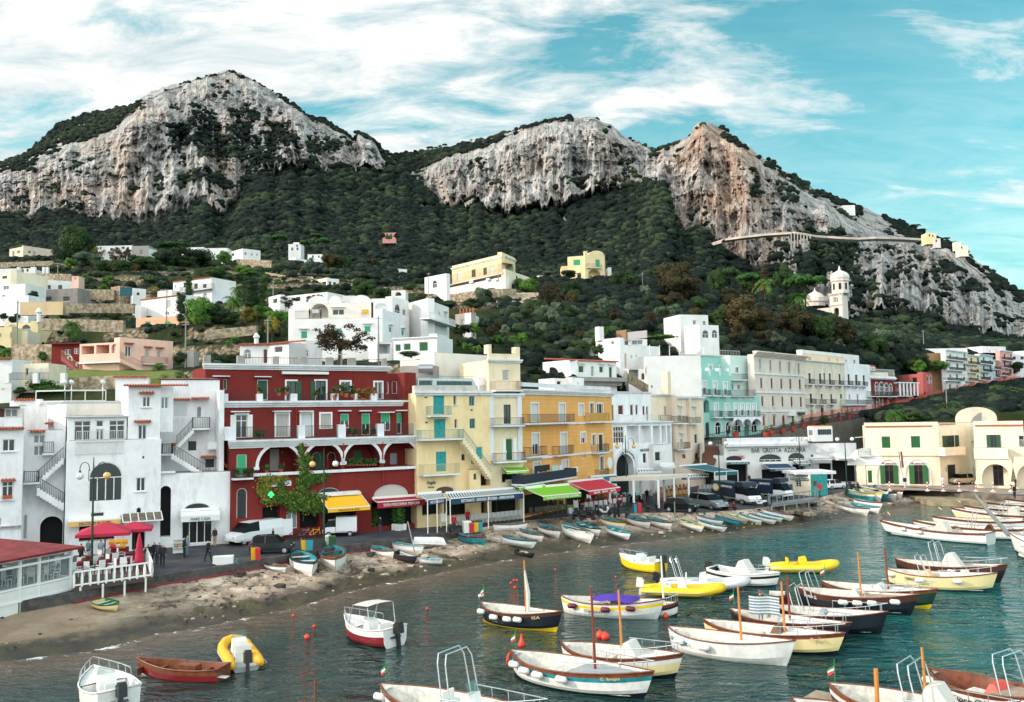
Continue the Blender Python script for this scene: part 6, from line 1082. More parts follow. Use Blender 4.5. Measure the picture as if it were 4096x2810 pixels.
vp=[(250,118,745),(330,92,700),(450,75,680),(600,58,672),(760,48,662),(800,46,655),(860,55,655),(930,68,655),(1010,74,665),(1110,80,662),(1220,85,660),(1340,78,655),(1500,82,655),(1640,90,655)];q=MB();VP=[D(x,y,d-25)for x,y,d in vp]
for a,b_ in zip(VP,VP[1:]):q.hexa([a+Vector((0,0,-1.6)),b_+Vector((0,0,-1.6)),b_+Vector((0,9,-1.6)),a+Vector((0,9,-1.6)),a,b_,b_+Vector((0,9,0)),a+Vector((0,9,0))])
q.build('road_deck',VC,h,W=True)
for i in range(8):x=770+i*21;a=D(x,50+i*2.5,629);q=MB();q.hexa([D(x,170-i*13,629),D(x+8,170-i*13,629),D(x+8,170-i*13,640),D(x,170-i*13,640),D(x,52+i*2,629),D(x+8,52+i*2,629),D(x+8,52+i*2,640),D(x,52+i*2,640)]);q.build('pillar',VC,h,W=True)
h,F=hh('cream villa standing on the far right cliff edge','J',[(1672,830,1740,830,55,95,LEMON,[((1690,62,1700,78),'Xa'),((1712,65,1722,80),'Xa')],10),(1725,828,1768,828,90,120,CH,[((1735,98,1745,115),'Xa')],8)])
h,F=hh('small cream house lower on the far right ridge','J',[(1895,800,1952,800,138,175,BUFF,[((1905,145,1915,160),'X')],8),(1868,815,1905,815,112,135,BUFF,[],6)])
h,F=hh('white house with a terrace just over the ridge of the right mountain','S',[(3370,900,3420,900,822,845,CLEANW,[],8)])
SW=mat('pale_rubble_stone','b3a48c',.95,var=.5,vs=1.5,bump=1,bs=2.5,col2='7d6c56',dist=.2)
for v,pts,hgt,lb in(('I',[(0,690,212),(280,650,208),(480,640,207),(600,640,212)],1.6,'long rubble wall under the long yellow villa'),('G',[(180,790,168),(570,785,166)],1.9,'smooth buff garden wall below the grey basement'),('G',[(600,770,165),(1215,770,172)],1.2,'dry stone wall above the vine terrace'),('G',[(370,920,140),(1115,940,140)],1.3,'rough stone wall above the palm terrace'),('G',[(100,1250,124),(470,1250,122)],2.6,'old buff stone wall left of the red and pink house'),('G',[(600,1510,104),(1050,1490,103)],1.6,'brown stone wall behind the white tower house roof'),('G',[(1880,1005,132),(2324,960,136)],.8,'buff parapet wall of the lane left of the big villa'),('H',[(100,365,330),(420,380,322)],2.3,'pink stone wall under the blue shuttered house'),('H',[(0,410,318),(200,425,310),(560,490,285),(800,500,280)],1.0,'long low terrace wall high on the left slope'),('E',[(250,250,133),(440,360,128)],.7,'grey stepped garden wall beside the low white house'),('G',[(0,375,300),(480,360,300)],1.3,'buff wall under the skyline hedge'),('G',[(240,500,225),(640,505,222)],1.7,'brown terrace wall behind the white cube house'),('G',[(760,650,190),(1030,655,190)],1.6,'stone terrace wall left of the teal sheet')):
 view(v);P_=[D(*p)for p in pts];q=MB();r=None
 for a,b_ in zip(P_,P_[1:]):q.hexa([a+Vector((0,0,-.7)),b_+Vector((0,0,-.7)),b_+Vector((0,1,-.7)),a+Vector((0,1,-.7)),a+Z*hgt,b_+Z*hgt,b_+Vector((0,1,hgt)),a+Vector((0,1,hgt))])
 tag(q.build('stone_wall',SW if 'smooth' not in lb else plaster('buff_wall','c4b08a','8a7858',.4),None,W=True),lb,'wall')
view('I');q=MB();rn=random.Random(5);P_=[[D(420+(800-420)*i/10+10*rn.random(),750-(750-615)*j/6,196+j*3+rn.random()*1.2)for i in range(11)]for j in range(7)];q.grid(P_);o=q.build('stone_slope',SW,None,W=True);o['kind']='structure'
view('G')
o=MB().box(D(1145,607,187),(2.7,.1,1.8)).build('hanging_sheet',mat('teal_sheet','14505a',.8,bump=.5,bs=2,dist=.3),None,W=True);tag(o,'dark teal sheet hung over a terrace wall','sheet')
o=MB().box(D(1176,890,161),(2.4,.1,1.9)).build('shade_net',mat('dark_green_net','16241e',.9),None,W=True);tag(o,'dark green shade net beside the apricot storey','net')
view('F');EB=[[(1232,650,136),(1260,620,150),(1600,650,138),(1700,640,138),(2000,580,140),(2400,600,140),(2700,600,140)],[(1236,600,160),(1262,560,170),(1500,560,168),(1700,500,178),(2000,430,190),(2400,430,190),(2700,430,190)],[(1240,590,172),(1265,540,186),(1500,490,200),(1700,425,214),(2000,350,236),(2400,280,262),(2700,240,275)]]
rows=[[D(*p)for p in r_]for r_ in EB];fr_=[]
for a,b_ in zip(rows,rows[1:]):
 for t in(0,.25,.5,.75):fr_.append([p.lerp(p2,t)for p,p2 in zip(a,b_)])
fr_.append(rows[-1]);low=[Vector((p.x,p.y-1,ROAD))for p in rows[0]]
A_=np.array([[list(p)for p in low]]+[[list(p)for p in r_]for r_ in fr_]);xs_=np.linspace(0,6,60);A2=np.stack([[np.interp(xs_,range(7),r_[:,c])for c in range(3)]for r_ in A_]).transpose(0,2,1);A2[1:,:,2]+=.6*fbm(A2[1:,:,0]/4,A2[1:,:,1]/4,0*A2[1:,:,0],3)
npgrid('embankment',A2,mh,attrs={'wall':np.zeros(A2 .shape[:2])})
q_=A2[2:,5:].reshape(-1,3);idx=rs.choice(len(q_),1500);tt_=q_[idx]+rs.normal(size=(1500,3))*np.array([2.5,2.5,.2]);scatter('shrubbery',tt_,rs.uniform(.6,1.9,1500),'tangled green and brown shrubs on the bank above the coast guard station')
h,F=hh('white walled terrace house with a white diamond trellis behind the far left roofs','A',[(-60,98,108,98,85,330,CLEANW,[],4),(108,100,440,100,125,290,BUFF,[((232,168,255,232),'D')],4)])
F[0].tilehood(0,F[0].W,F[0].z1,.3,h);view('A');f=F[1];q=MB();u0,z0,u1,z1=f.rect(255,155,425,275,.1)
for i in range(14):
 a=u0+(u1-u0)*i/13
 for s_ in(-1,1):b_=min(max(a+s_*(z1-z0),u0),u1);q.bar(f.pt(a,z0,.1),f.pt(b_,z0+abs(b_-a),.1),.035)
q.build('trellis',FR_W,h,W=True);rail([D(100,275,96),D(440,275,96)],.8,IRON,h)
for x in(70,330,580):q=MB();q.bar(D(x,305,96),D(x,212,96),.55);tag(q.build('garden_pillar',CLEANW,None,W=True),'white pillar with a planter by the trellis house, '+{70:'left one',330:'middle one',580:'right one'}[x],'pillar')
for a in(('small stone hut beside the teal sheet','G',[(1005,192,1090,190,560,640,RUBBLE,[],3)]),('low white house with a stepped wall right of the teal sheet','G',[(1205,190,1325,192,580,640,CLEANW,[((1240,610,1270,640),'Ka')],3)]),('small salmon hut under the skyline trees','G',[(650,222,715,222,468,500,PINK,[((675,475,690,498),'G')],3)]),('low white arcade behind the humped roofs of the big villa','H',[(1510,165,1640,165,595,645,CLEANW,[((1545,610,1600,645),'La')],4)]),('low tiled white roof behind the rounded tree','H',[(1070,185,1180,185,645,680,CLEANW,[],4)]),('row of low flat roofs between the yellow villas','I',[(800,300,1010,302,462,492,CLEANW,[],5)]),('grey outbuilding left of the small cream house','H',[(715,262,785,262,525,555,GREY,[((720,530,745,550),'w'),((762,540,780,552),'w')],3)]),('dark green shed on the high terrace','H',[(378,300,468,298,420,460,DGRN,[],3)]),('white house low among trees left of the low white house','G',[(1430,210,1560,208,598,640,CLEANW,[],4)]),('grey concrete store left of the pink house lawn','G',[(1700,118,1760,118,1145,1190,GREY,[],2)])):hh(*a)
# -- trees
def leafmat(name,c1,c2,c3):
 m=bpy.data.materials.new(name);m.use_nodes=True;nt=m.node_tree;b=nt.nodes['Principled BSDF'];L=nt.links.new;b.inputs['Roughness'].default_value=.75;b.inputs['Specular IOR Level'].default_value=.2
 oi=nn(nt,'ShaderNodeObjectInfo');tc_=nn(nt,'ShaderNodeTexCoord');n=nn(nt,'ShaderNodeTexNoise',ins={'Scale':2.6,'Detail':4.0});L(tc_.outputs['Object'],n.inputs['Vector'])
 a=nn(nt,'ShaderNodeMath',operation='MULTIPLY_ADD');L(oi.outputs['Random'],a.inputs[0]);a.inputs[1].default_value=.25;L(n.outputs[0],a.inputs[2]);r=ramp(nt,[(.42,lin(c1)),(.6,lin(c2)),(.82,lin(c3))]);L(a.outputs[0],r.inputs[0]);L(r.outputs[0],b.inputs['Base Color']);return m
LM={'dark':leafmat('dark_leaves','1b2a1a','293d22','3c5428'),'olive':leafmat('olive_leaves','3a4a38','566650','74806a'),'autumn':leafmat('autumn_leaves','26271a','3a3620','504628'),'green':leafmat('fresh_leaves','2c4c1c','43682a','618636'),'pine':leafmat('pine_needles','1e3a1c','2f5626','457030'),'gold':leafmat('golden_leaves','4a4a20','6e662a','8c8038'),'russet':leafmat('russet_leaves','26241a','40361f','583f26')}
BARK=mat('bark','4a3c2e',.9,var=.4,vs=4,bump=.6,bs=10)
def leafmesh(seed,kind='round',n=2600,leaf=.05,m=None):
 r=np.random.RandomState(seed);nc={'round':26,'cyp':30,'pine':26,'air':34,'bush':16}[kind];c=r.normal(size=(nc,3));c/=np.linalg.norm(c,axis=1)[:,None];rad=r.uniform(.25,.8,nc)**.7
 if kind=='round':c=c*rad[:,None]*np.array([.72,.72,.42])+np.array([0,0,.56]);cr=r.uniform(.2,.36,nc)
 elif kind=='air':c=c*rad[:,None]*np.array([.9,.9,.45])+np.array([0,0,.55]);cr=r.uniform(.1,.22,nc)
 elif kind=='bush':c=c*rad[:,None]*np.array([.7,.7,.35])+np.array([0,0,.35]);cr=r.uniform(.25,.4,nc)
 elif kind=='pine':c=c*rad[:,None]*np.array([.95,.95,.10])+np.array([0,0,.84]);cr=r.uniform(.14,.26,nc)
 else:z=r.uniform(.08,.95,nc);c=np.stack([r.normal(size=nc)*.12,r.normal(size=nc)*.12,z],1);cr=(.62*np.sin(np.clip(z,.12,1)*PI*.86)**.7+.12)*r.uniform(.7,1.05,nc)
 zs=.5 if kind in('pine',)else(.14 if kind=='cyp' else.62)
 k=r.choice(nc,n,p=cr**2/(cr**2).sum());d=r.normal(size=(n,3));d/=np.linalg.norm(d,axis=1)[:,None];d[:,2]=np.where(r.rand(n)<.7,np.abs(d[:,2]),d[:,2]);p=c[k]+d*(cr[k]*r.uniform(.7,1.12,n))[:,None]*np.array([1,1,zs])
 if kind=='pine':p[:,2]-=.12*(p[:,0]**2+p[:,1]**2)
 t1=np.cross(d,r.normal(size=(n,3)));t1/=np.linalg.norm(t1,axis=1)[:,None];t2=np.cross(d,t1)+d*r.uniform(-.6,.6,(n,1));s=leaf*r.uniform(.6,1.4,n)[:,None];asp=np.array([1,1,.75 if kind!='cyp' else.35])
 V=np.stack([p-t1*s*asp,p-t2*s*.6*asp,p+t1*s*asp,p+t2*s*.6*asp],1).reshape(-1,3);q=MB();q.v=[tuple(v)for v in V];q.f=[(4*i,4*i+1,4*i+2,4*i+3)for i in range(n)]
 if kind!='air':
  for i in range(nc):q.ball(c[i],cr[i]*.62,7,(1,1,zs))
 me=bpy.data.meshes.new('crown');me.from_pydata(q.v,[],q.f);return me
CR={k:[leafmesh(100*j+i,kk,n,lf)for i in range(v)]for j,(k,kk,v,n,lf)in enumerate((('round','round',4,5200,.04),('cyp','cyp',2,2200,.045),('pine','pine',2,4200,.034),('air','air',2,4200,.028),('bush','bush',3,2200,.05)))}
def trunkmesh(kind,seed):
 q=MB();r=random.Random(seed);top={'round':.5,'air':.5,'cyp':.5,'pine':.82,'bush':.3}[kind];w={'pine':.03,'cyp':.06,'bush':.04}.get(kind,.05);q.tube([(0,0,-.12),(.02,0,top*.5),(r.uniform(-.05,.05),r.uniform(-.05,.05),top)],[w*1.4,w,w*.6],7)
 if kind!='cyp':
  for i in range(7):a=r.random()*6.28;z=top*r.uniform(.55,1);l=r.uniform(.3,.6);q.tube([(0,0,z),(l*.5*math.cos(a),l*.5*math.sin(a),z+.1),(l*math.cos(a),l*math.sin(a),z+r.uniform(.08,.3 if kind!='pine' else.05))],[w*.5,w*.3,w*.15],5)
 me=bpy.data.meshes.new('trunk');me.from_pydata(q.v,[],q.f);me.materials.append(BARK);return me
TRK={k:[trunkmesh(k,i)for i in range(2)]for k in CR};CRM={}
def crown_data(shape,i,leafk):
 key=(shape,i,leafk)
 if key not in CRM:me=CR[shape][i].copy();me.name='crown';me.materials.append(LM[leafk]);CRM[key]=me
 return CRM[key]
trn=random.Random(21)
def tree(name,shape,leafk,base,hgt,wid,label,group=None,rz=None):
 e=empty(name,tuple(base),trn.random()*6 if rz is None else rz,label,'tree' if shape!='bush' else 'bush',group)
 for nm,me in(('crown',crown_data(shape,trn.randrange(len(CR[shape])),leafk)),('trunk',TRK[shape][trn.randrange(2)])):
  o=bpy.data.objects.new(nm,me);COL.objects.link(o);o.parent=e;o.scale=(wid/2,wid/2,hgt)
 return e
def T(v,items):
 view(v)
 for nm,shape,leafk,x,yb,yt,w,d,lb,*g in items:
  d=d or hill_depth(x,yb);b=D(x,yb,d);s=d/F_PX/VIEW[2];tree(nm,shape,leafk,b,(yb-yt)*s*1.05,w*s*1.32,lb,g[0]if g else None)
T('G',[('tree','round','dark',660,400,-20,300,345,'tallest dark tree on the left skyline, with bare pale branches'),('tree','round','dark',560,440,210,230,335,'dense dark tree left of the tallest skyline tree'),('tree','air','dark',800,330,80,130,350,'thin crowned tree right of the tallest skyline tree'),('olive_tree','round','olive',780,400,245,260,300,'grey green olive tree in front of the tallest skyline tree'),('tree','round','green',645,420,290,110,290,'light green tree left of the grey olive'),('tree','air','gold',890,310,195,120,340,'yellow leaved tree beside the grey sided house'),('tree','air','russet',1060,380,190,160,320,'brownish bare topped tree before the grey sided house'),('tree','air','russet',1140,370,195,120,322,'second brownish tree before the grey sided house'),('umbrella_pine','pine','pine',1590,300,165,290,370,'bright green umbrella pine on the left skyline'),('tree','round','dark',1720,440,200,420,310,'widest dark tree, below the vaulted roofs on the skyline'),('tree','round','dark',1500,420,230,260,305,'dark tree below the umbrella pine'),('tree','round','dark',1280,440,280,280,290,'dark tree in the hedge right of the grey olive'),('tree','round','dark',1080,460,320,240,285,'dark tree at the middle of the skyline hedge'),('tree','round','dark',920,450,320,220,288,'dark tree at the left of the skyline hedge'),('tree','round','green',2030,380,240,140,330,'bright tree right of the vaulted roofs'),('tree','round','dark',1950,520,380,240,270,'dark tree above the villa with arches'),('tree','round','green',2260,480,400,160,265,'lighter tree right of the villa with arches'),('tree','round','dark',2140,560,430,190,250,'dark tree behind the palm'),('tree','round','dark',1430,560,480,200,240,'dark low tree behind the apricot and white house'),('cypress','cyp','dark',1715,720,470,95,195,'tall dark cypress in front of the white villa with arches'),('cypress','cyp','dark',1640,960,620,110,150,'ragged dark conifer beside the apricot storey'),('tree','round','green',1790,960,670,290,150,'large fresh green tree right of the apricot storey'),('tree','round','dark',1950,940,700,260,152,'dark green tree beside the large fresh green one'),('tree','round','dark',2060,920,790,240,150,'rounded tree above the lane railing'),('tree','round','gold',2260,920,750,180,148,'yellow green tree above the lane railing'),('cypress','cyp','dark',2260,800,480,130,175,'broad dark cypress right of the palm'),('tree','round','dark',2330,800,640,170,176,'dark tree below the broad cypress'),('tree','air','gold',1400,640,555,90,200,'small golden tree above the stacked house'),('tree','round','dark',295,700,600,115,178,'round clipped tree beside the white awning frame'),('bush','bush','green',420,1530,1385,380,100,'big bright green bush behind the left roofs'),('bush','bush','dark',60,1530,1450,150,99,'dark orange bush at the left edge'),('bush','bush','dark',180,1530,1460,130,99,'dark bush left of the big bright bush'),('tree','round','dark',1480,1010,905,70,155,'small pointed tree before the apricot wall'),('bush','bush','dark',1970,1300,1120,230,112,'dark grey green bush behind the crimson roof terrace'),('bush','bush','olive',1970,1290,1215,110,108,'silvery bush on the crimson roof terrace'),('bush','bush','dark',1640,1260,1130,140,118,'dark bush right of the pink house'),('bush','bush','russet',860,950,850,120,142,'reddish bush on the palm terrace'),('bush','bush','dark',2100,1280,1150,200,113,'rusty bush left of the white tiled house'),('bush','bush','green',380,1230,1130,110,122,'yellow green bush against the old buff wall')])
T('H',[('tree','air','russet',1040,1260,900,560,108,'big autumn tree with reddish brown leaves above the crimson roof'),('tree','air','russet',820,760,620,150,180,'reddish tree at the right end of the low white house'),('tree','air','dark',580,770,640,170,178,'dark thin tree in front of the low white house'),('tree','round','dark',1250,680,500,210,175,'rounded tree behind the humped roofs'),('tree','round','dark',1420,680,570,170,172,'darker low tree right of the rounded one behind the roofs'),('tree','round','autumn',960,400,255,190,350,'brown tree at the edge of the woods'),('tree','round','dark',1090,410,290,130,352,'dark tree right of the brown tree at the woods edge'),('cypress','cyp','dark',350,740,460,100,178,'slender dark cypress right of the fan palm'),('cypress','cyp','dark',220,740,500,190,176,'broad dark conifer beside the slender cypress'),('tree','round','green',310,880,730,260,152,'yellow green tree left of the big villa'),('tree','round','green',480,960,770,260,146,'green tree touching the left end of the big villa'),('tree','air','gold',430,1050,830,140,140,'golden creeper covered tree left of the big villa'),('tree','round','dark',560,1040,870,150,138,'dark tree behind the tiled white house'),('bush','bush','olive',1690,1200,1130,240,112,'wide grey bush before the white annex'),('bush','bush','dark',1780,690,610,130,205,'dark clipped hedge by the white cube house'),('umbrella_pine','pine','pine',730,260,145,110,480,'small umbrella pine right of the white villa in the woods'),('umbrella_pine','pine','pine',900,240,125,130,490,'umbrella pine farther right of the white villa in the woods'),('umbrella_pine','pine','pine',500,240,90,170,480,'umbrella pine left of the white villa in the woods'),('umbrella_pine','pine','pine',825,170,85,130,520,'umbrella pine above the white villa in the woods'),('bush','bush','dark',2130,1110,1005,120,118,'leafy bush by the concrete hut stairs'),('bush','bush','green',2200,1130,1060,110,116,'spiky green bush by the concrete hut stairs'),('bush','bush','dark',2000,760,670,260,198,'creeper mound under the rubble wall of the yellow villa'),('bush','bush','dark',2250,760,650,220,200,'second creeper mound under the rubble wall')])
T('H',[('tree','round','dark',2150,1010,900,190,150,'dark tree below the concrete hut'),('tree','round','green',2260,1000,890,120,150,'lighter tree below the concrete hut'),('tree','round','dark',1430,125,78,70,620,'tree left of the ruined pink villa'),('tree','round','green',1490,135,96,80,615,'tree hiding the foot of the ruined pink villa'),('tree','round','dark',1555,125,80,70,620,'tree right of the ruined pink villa')])
T('I',[('tree','round','green',720,630,480,190,222,'bright green tree right of the long yellow villa'),('tree','round','green',630,600,470,110,226,'small pale green tree at the corner of the long yellow villa'),('tree','air','autumn',910,770,510,260,205,'brown feathery tree on the wooded slope'),('tree','round','dark',1080,500,400,160,285,'tree in front of the square yellow villa'),('tree','round','dark',1110,690,510,200,230,'dark tree below the square yellow villa'),('tree','round','dark',1560,680,400,260,262,'big dark tree right of the square yellow villa'),('bush','bush','green',1335,555,485,110,280,'green bush at the foot of the square yellow villa'),('tree','round','olive',890,480,415,120,300,'grey round tree on the crest between the yellow villas'),('tree','round','dark',960,520,460,120,285,'dark low tree between the yellow villas'),('tree','round','autumn',2040,640,325,340,265,'tall brown green tree on the crest left of the palms'),('tree','round','autumn',2110,720,440,420,250,'broad russet tree below the tall brown green one'),('tree','pine','dark',1900,610,380,150,275,'dark flat topped pine left of the tall brown tree'),('tree','air','russet',1830,890,780,130,185,'small rust coloured tree on the wooded slope'),('bush','bush','green',1880,1040,990,420,165,'bright hedge above the white stepped house'),('tree','round','olive',1980,900,710,260,182,'olive tree near the high white villa'),('bush','bush','dark',1340,1180,1060,130,140,'dark bush against the white stepped house')])
wr=random.Random(8)
for i in range(72):
 x,y=wr.uniform(180,2080),wr.uniform(600,1180)
 if(x<850 and y<760 and x>380)or(x<260 and y<960)or y>1180-max(0,x-1250)*.45 or(x>950 and x<1450 and y<620):continue
 view('I');d=hill_depth(x,y);k=wr.choice(['olive','olive','dark','dark','green','autumn'])if y>850 else wr.choice(['dark','olive','dark','autumn']);s=d/F_PX/VIEW[2];hgt=wr.uniform(95,150)*s
 tree('tree','round',k,D(x,y+25,d),hgt,hgt*wr.uniform(1.0,1.35),{'olive':'grey green olive tree among others on the wooded slope','dark':'dark evergreen tree among others on the wooded slope','green':'bright green tree among others on the wooded slope','autumn':'brown leaved tree among others on the wooded slope'}[k],'trees on the wooded slope')
for i in range(60):
 view('J');x,y=wr.uniform(-20,1560),wr.uniform(400,860);top=np.interp(x,[0,300,600,900,1100,1300,1500],[330,360,430,560,650,700,780]);bot=np.interp(x,[0,300,420,900,1200,1500,1560],[600,700,830,850,850,900,900])
 if y<top or y>bot:continue
 d=max(172,hill_depth(x,y));k=wr.choice(['dark','dark','autumn','dark','olive','autumn']);s=d/F_PX/VIEW[2];hgt=wr.uniform(80,140)*s
 tree('tree','round',k,D(x,y+20,d),hgt,hgt*wr.uniform(1.0,1.4),{'olive':'grey green tree in the wood behind the mint and cream buildings','dark':'dark tree in the wood behind the mint and cream buildings','autumn':'brown tree in the wood behind the mint and cream buildings'}[k],'trees behind the hotel row')
T('J',[('cypress','cyp','autumn',598,440,275,70,305,'brown tinged cypress above the palm'),('umbrella_pine','pine','pine',870,560,335,250,300,'wide bright umbrella pine left of the church'),('tree','round','dark',730,470,260,120,310,'tall dark pine between palm and umbrella pine'),('umbrella_pine','pine','pine',520,470,330,180,310,'bright green rounded pine behind the palm'),('tree','pine','dark',380,460,290,120,300,'flat topped dark pine on the crest'),('tree','round','dark',280,480,300,130,298,'dark tree on the crest left of the flat topped pine'),('tree','round','autumn',480,760,490,330,215,'largest brown round tree behind the belvedere'),('tree','round','autumn',800,770,560,260,225,'green brown round tree below the church'),('tree','round','dark',980,790,590,200,225,'dark tree just under the bell tower'),('tree','round','autumn',1120,820,640,200,225,'brown tree right of the bell tower'),('tree','round','olive',1420,880,680,220,228,'grey green tree over the white end house'),('tree','round','dark',1320,900,720,200,226,'dark tree beside the grey green one over the row'),('umbrella_pine','pine','pine',1690,830,765,230,300,'low flat green pine above the end of the right row'),('umbrella_pine','pine','pine',2090,840,768,250,310,'low flat green pine on the right skyline'),('tree','round','dark',1640,1000,870,210,226,'dark green tree beside the mosaic wall'),('tree','round','green',1620,1000,900,110,224,'bright green tree beside the mosaic wall'),('tree','round','olive',1330,960,870,130,222,'olive tree above the red sign house'),('tree','round','green',1760,980,905,110,226,'small leaning green tree before the mosaic wall'),('tree','round','dark',2280,970,915,90,262,'dark tree right of the pink house'),('tree','pine','dark',1590,40,0,90,850,'flat pine on the right mountain ridge'),('tree','pine','dark',1640,62,28,70,845,'second flat pine by the ridge villa'),('tree','pine','dark',1800,120,85,60,830,'third flat pine right of the ridge villa'),('tree','round','dark',1860,135,108,60,830,'round tree left of the small ridge house')])
T('U',[('umbrella_pine','pine','dark',x,y,y-hh_,w,1180,f'tiny pine on the saddle skyline, {k}')for x,y,hh_,w,k in((465,300,28,46,'leftmost of the group'),(500,296,22,26,'middle of the group'),(525,290,26,24,'right of the middle'),(553,282,26,30,'rightmost of the group'),(704,248,18,18,'alone on the grassy rise'),(1052,165,26,34,'right of the radio mast'),(1008,185,28,30,'at the foot of the radio mast'))])
T('F',[('tree','round','dark',518,690,600,95,152,'small round tree planted on the climbing street'),('tree','round','dark',1650,620,480,170,150,'dark shrub tree on the bank under the poles'),('bush','bush','autumn',1560,640,500,200,150,'yellowed reeds on the bank'),('bush','bush','dark',1340,660,540,240,145,'dark mound of shrubs right of the fan palm'),('bush','bush','dark',2150,480,290,420,200,'wide dark thicket under the end of the row'),('bush','bush','autumn',2000,580,420,360,170,'brown thicket behind the vaulted roof')])
tg=random.Random(31)
EXC=((460,1020,1580,1360),(1220,640,1660,980),(1560,480,1930,670),(330,490,710,720),(0,370,330,720),(0,880,480,1090),(80,170,490,300),(860,180,1430,300),(1650,190,2070,260),(1080,560,1330,650),(2000,220,2700,300),(2420,640,2980,760),(2660,640,4600,1300),(2820,480,3100,590),(3390,390,3700,470),(2180,1040,2900,1300),(120,1090,480,1260))
for i in range(150):
 view('G');x,y=tg.uniform(-20,3900),tg.uniform(330,1290)
 if any(a-20<x<c+20 and b<y-10<d+45 for a,b,c,d in EXC):continue
 d=hill_depth(x,y);k=tg.choice(['green','dark','olive','dark','autumn','russet','green']);s=d/F_PX/VIEW[2];hgt=tg.uniform(38,85)*s
 tree('tree',tg.choice(['round','round','bush','air']),k,D(x,y,d),hgt,hgt*tg.uniform(1.1,1.9),{'green':'small bright green tree on the garden terraces','dark':'small dark tree on the garden terraces','olive':'small olive tree on the garden terraces','autumn':'small brown tree on the garden terraces','russet':'small russet tree on the garden terraces'}[k],'small trees on the garden terraces')
def palm(base,hgt,r,label,seed=1,n=34,old=True):
 e=empty('palm_tree',tuple(base),0,label,'palm');q=MB();q.tube([(0,0,-1),(0,0,hgt*.5),(.1,0,hgt)],[.3,.26,.24],8);q.build('trunk',BARK,e);q=MB();rn=random.Random(seed)
 for i in range(n):
  a=i*2.4;el=rn.uniform(-.7,1.2);P_=[];L_=r*rn.uniform(.85,1.1)
  for t in(0,.35,.7,1):P_.append(Vector((math.cos(a)*L_*t*math.cos(el*.7),math.sin(a)*L_*t*math.cos(el*.7),hgt+L_*(math.sin(el)*t-.75*t*t))))
  sd=Vector((-math.sin(a),math.cos(a),0))
  for A_,B_ in zip(P_,P_[1:]):
   for k in range(5):
    c=A_.lerp(B_,k/5)
    for s_ in(-1,1):tip=c+sd*s_*L_*.22+(B_-A_)*.5+Vector((0,0,-.12*L_));q.add([c,c+(B_-A_)*.12,tip],[(0,1,2)])
 q.build('fronds',LM['green'],e)
 if old:
  q=MB()
  for i in range(16):a=i*2.4;q.add([(0.1,0,hgt),(math.cos(a)*r*.3,math.sin(a)*r*.3,hgt-r*.3),(math.cos(a+.4)*r*.4,math.sin(a+.4)*r*.4,hgt-r*.75)],[(0,1,2)])
  q.build('dead_fronds',mat('dead_fronds','a8885a',.9),e)
view('F');palm(D(1160,680,134),1.9,1.75,'big fan palm rising behind the coast guard roof',2,60)
view('J');palm(D(600,480,296),5,4.2,'date palm on the crest under the brown tinged cypress',3,40);palm(D(830,560,296),4.5,4.2,'date palm under the wide umbrella pine',4,40)
view('G');palm(D(650,950,139),.9,1.7,'bushy palm on the terrace above the red and pink house',5,60);palm(D(40,1200,120),.9,1.3,'small palm at the left edge above the white terrace',6,40,False);palm(D(2110,740,170),1.5,2.2,'date palm among the dark trees left of the cypress',7,50,True);palm(D(2150,640,185),1.6,1.6,'fan palm with dead skirt above the date palm',8,30)
view('A')
for x,y,k in((1500,255,'left one'),(1620,230,'tallest one'),(1680,250,'third from the left'),(1800,250,'right one')):palm(D(x,y+12,92),.35,.7,f'sago palm behind the white roofline, {k}',x,26,False)
view('G');palm(D(1440,1290,113),.35,.95,'spiky sago palm in front of the pink house',9,50,False)
view('G');lw=[[D(480+1150*i/20,1395-20*(j/5)**1-60*j/5+5*math.sin(i),106+j*1.6)for i in range(21)]for j in range(6)];lw=[[Vector((p.x,p.y-.5,p.z-4))for p in lw[0]]]+lw
q=MB();q.grid(lw);o=q.build('lawn',mat('grass','4c6a24',.9,var=.5,vs=1.2,col2='6a6a2c',bump=.8,bs=8,dist=.2),None,W=True);o['kind']='structure'
view('B');CRP=LM['green'];e=empty('creeper',tuple(D(930,1500,79)),0,'green and yellow creeper climbing the crimson palazzo around the pharmacy sign','creeper');q=MB();q2=MB();f=Fac(e,(283,1000,79.3),(2003,1000,89),ROAD,20.0,RED,side=False);rn=random.Random(3)
for cx,cy,rx,ry,n in((910,900,25,60,90),(945,1000,60,60,200),(940,1120,50,70,200),(930,1220,55,60,220),(1020,1170,90,40,220),(1110,1140,50,25,80),(600,1180,70,40,220),(580,1270,60,60,260),(700,1170,80,25,140),(730,1240,30,60,100),(620,1350,60,50,200),(760,1340,110,45,420),(900,1350,120,60,520),(1030,1360,100,60,420),(980,1430,110,50,380),(830,1420,50,50,120),(1080,1420,50,50,130)):
 for i in range(int(n*2.2)):
  a,b_=rn.gauss(0,.5),rn.gauss(0,.5);u,z=f.uz(cx+rx*a,cy+ry*b_);p=f.pt(u,z,rn.uniform(.1,.9 if cy>1300 else.45));d1=Vector((rn.uniform(-1,1),rn.uniform(-.5,.5),rn.uniform(-1,1))).normalized()*.11;d2=d1 .cross(Vector((rn.uniform(-.5,.5),-1,rn.uniform(-.5,.5)))).normalized()*.075;(q2 if(cx<720 and rn.random()<.6)or rn.random()<.15 else q).quad(p-d1,p+d2,p+d1,p-d2)
q.build('foliage',CRP,e,W=True);q2 .build('yellow_foliage',LM['gold'],e,W=True);q=MB();a,b_=f.pt(*f.uz(930,1560),.2),f.pt(*f.uz(915,850),.1);q.tube([a,a.lerp(b_,.5)+Vector((.2,0,0)),b_],.06,5);q.build('stem',BARK,e,W=True)
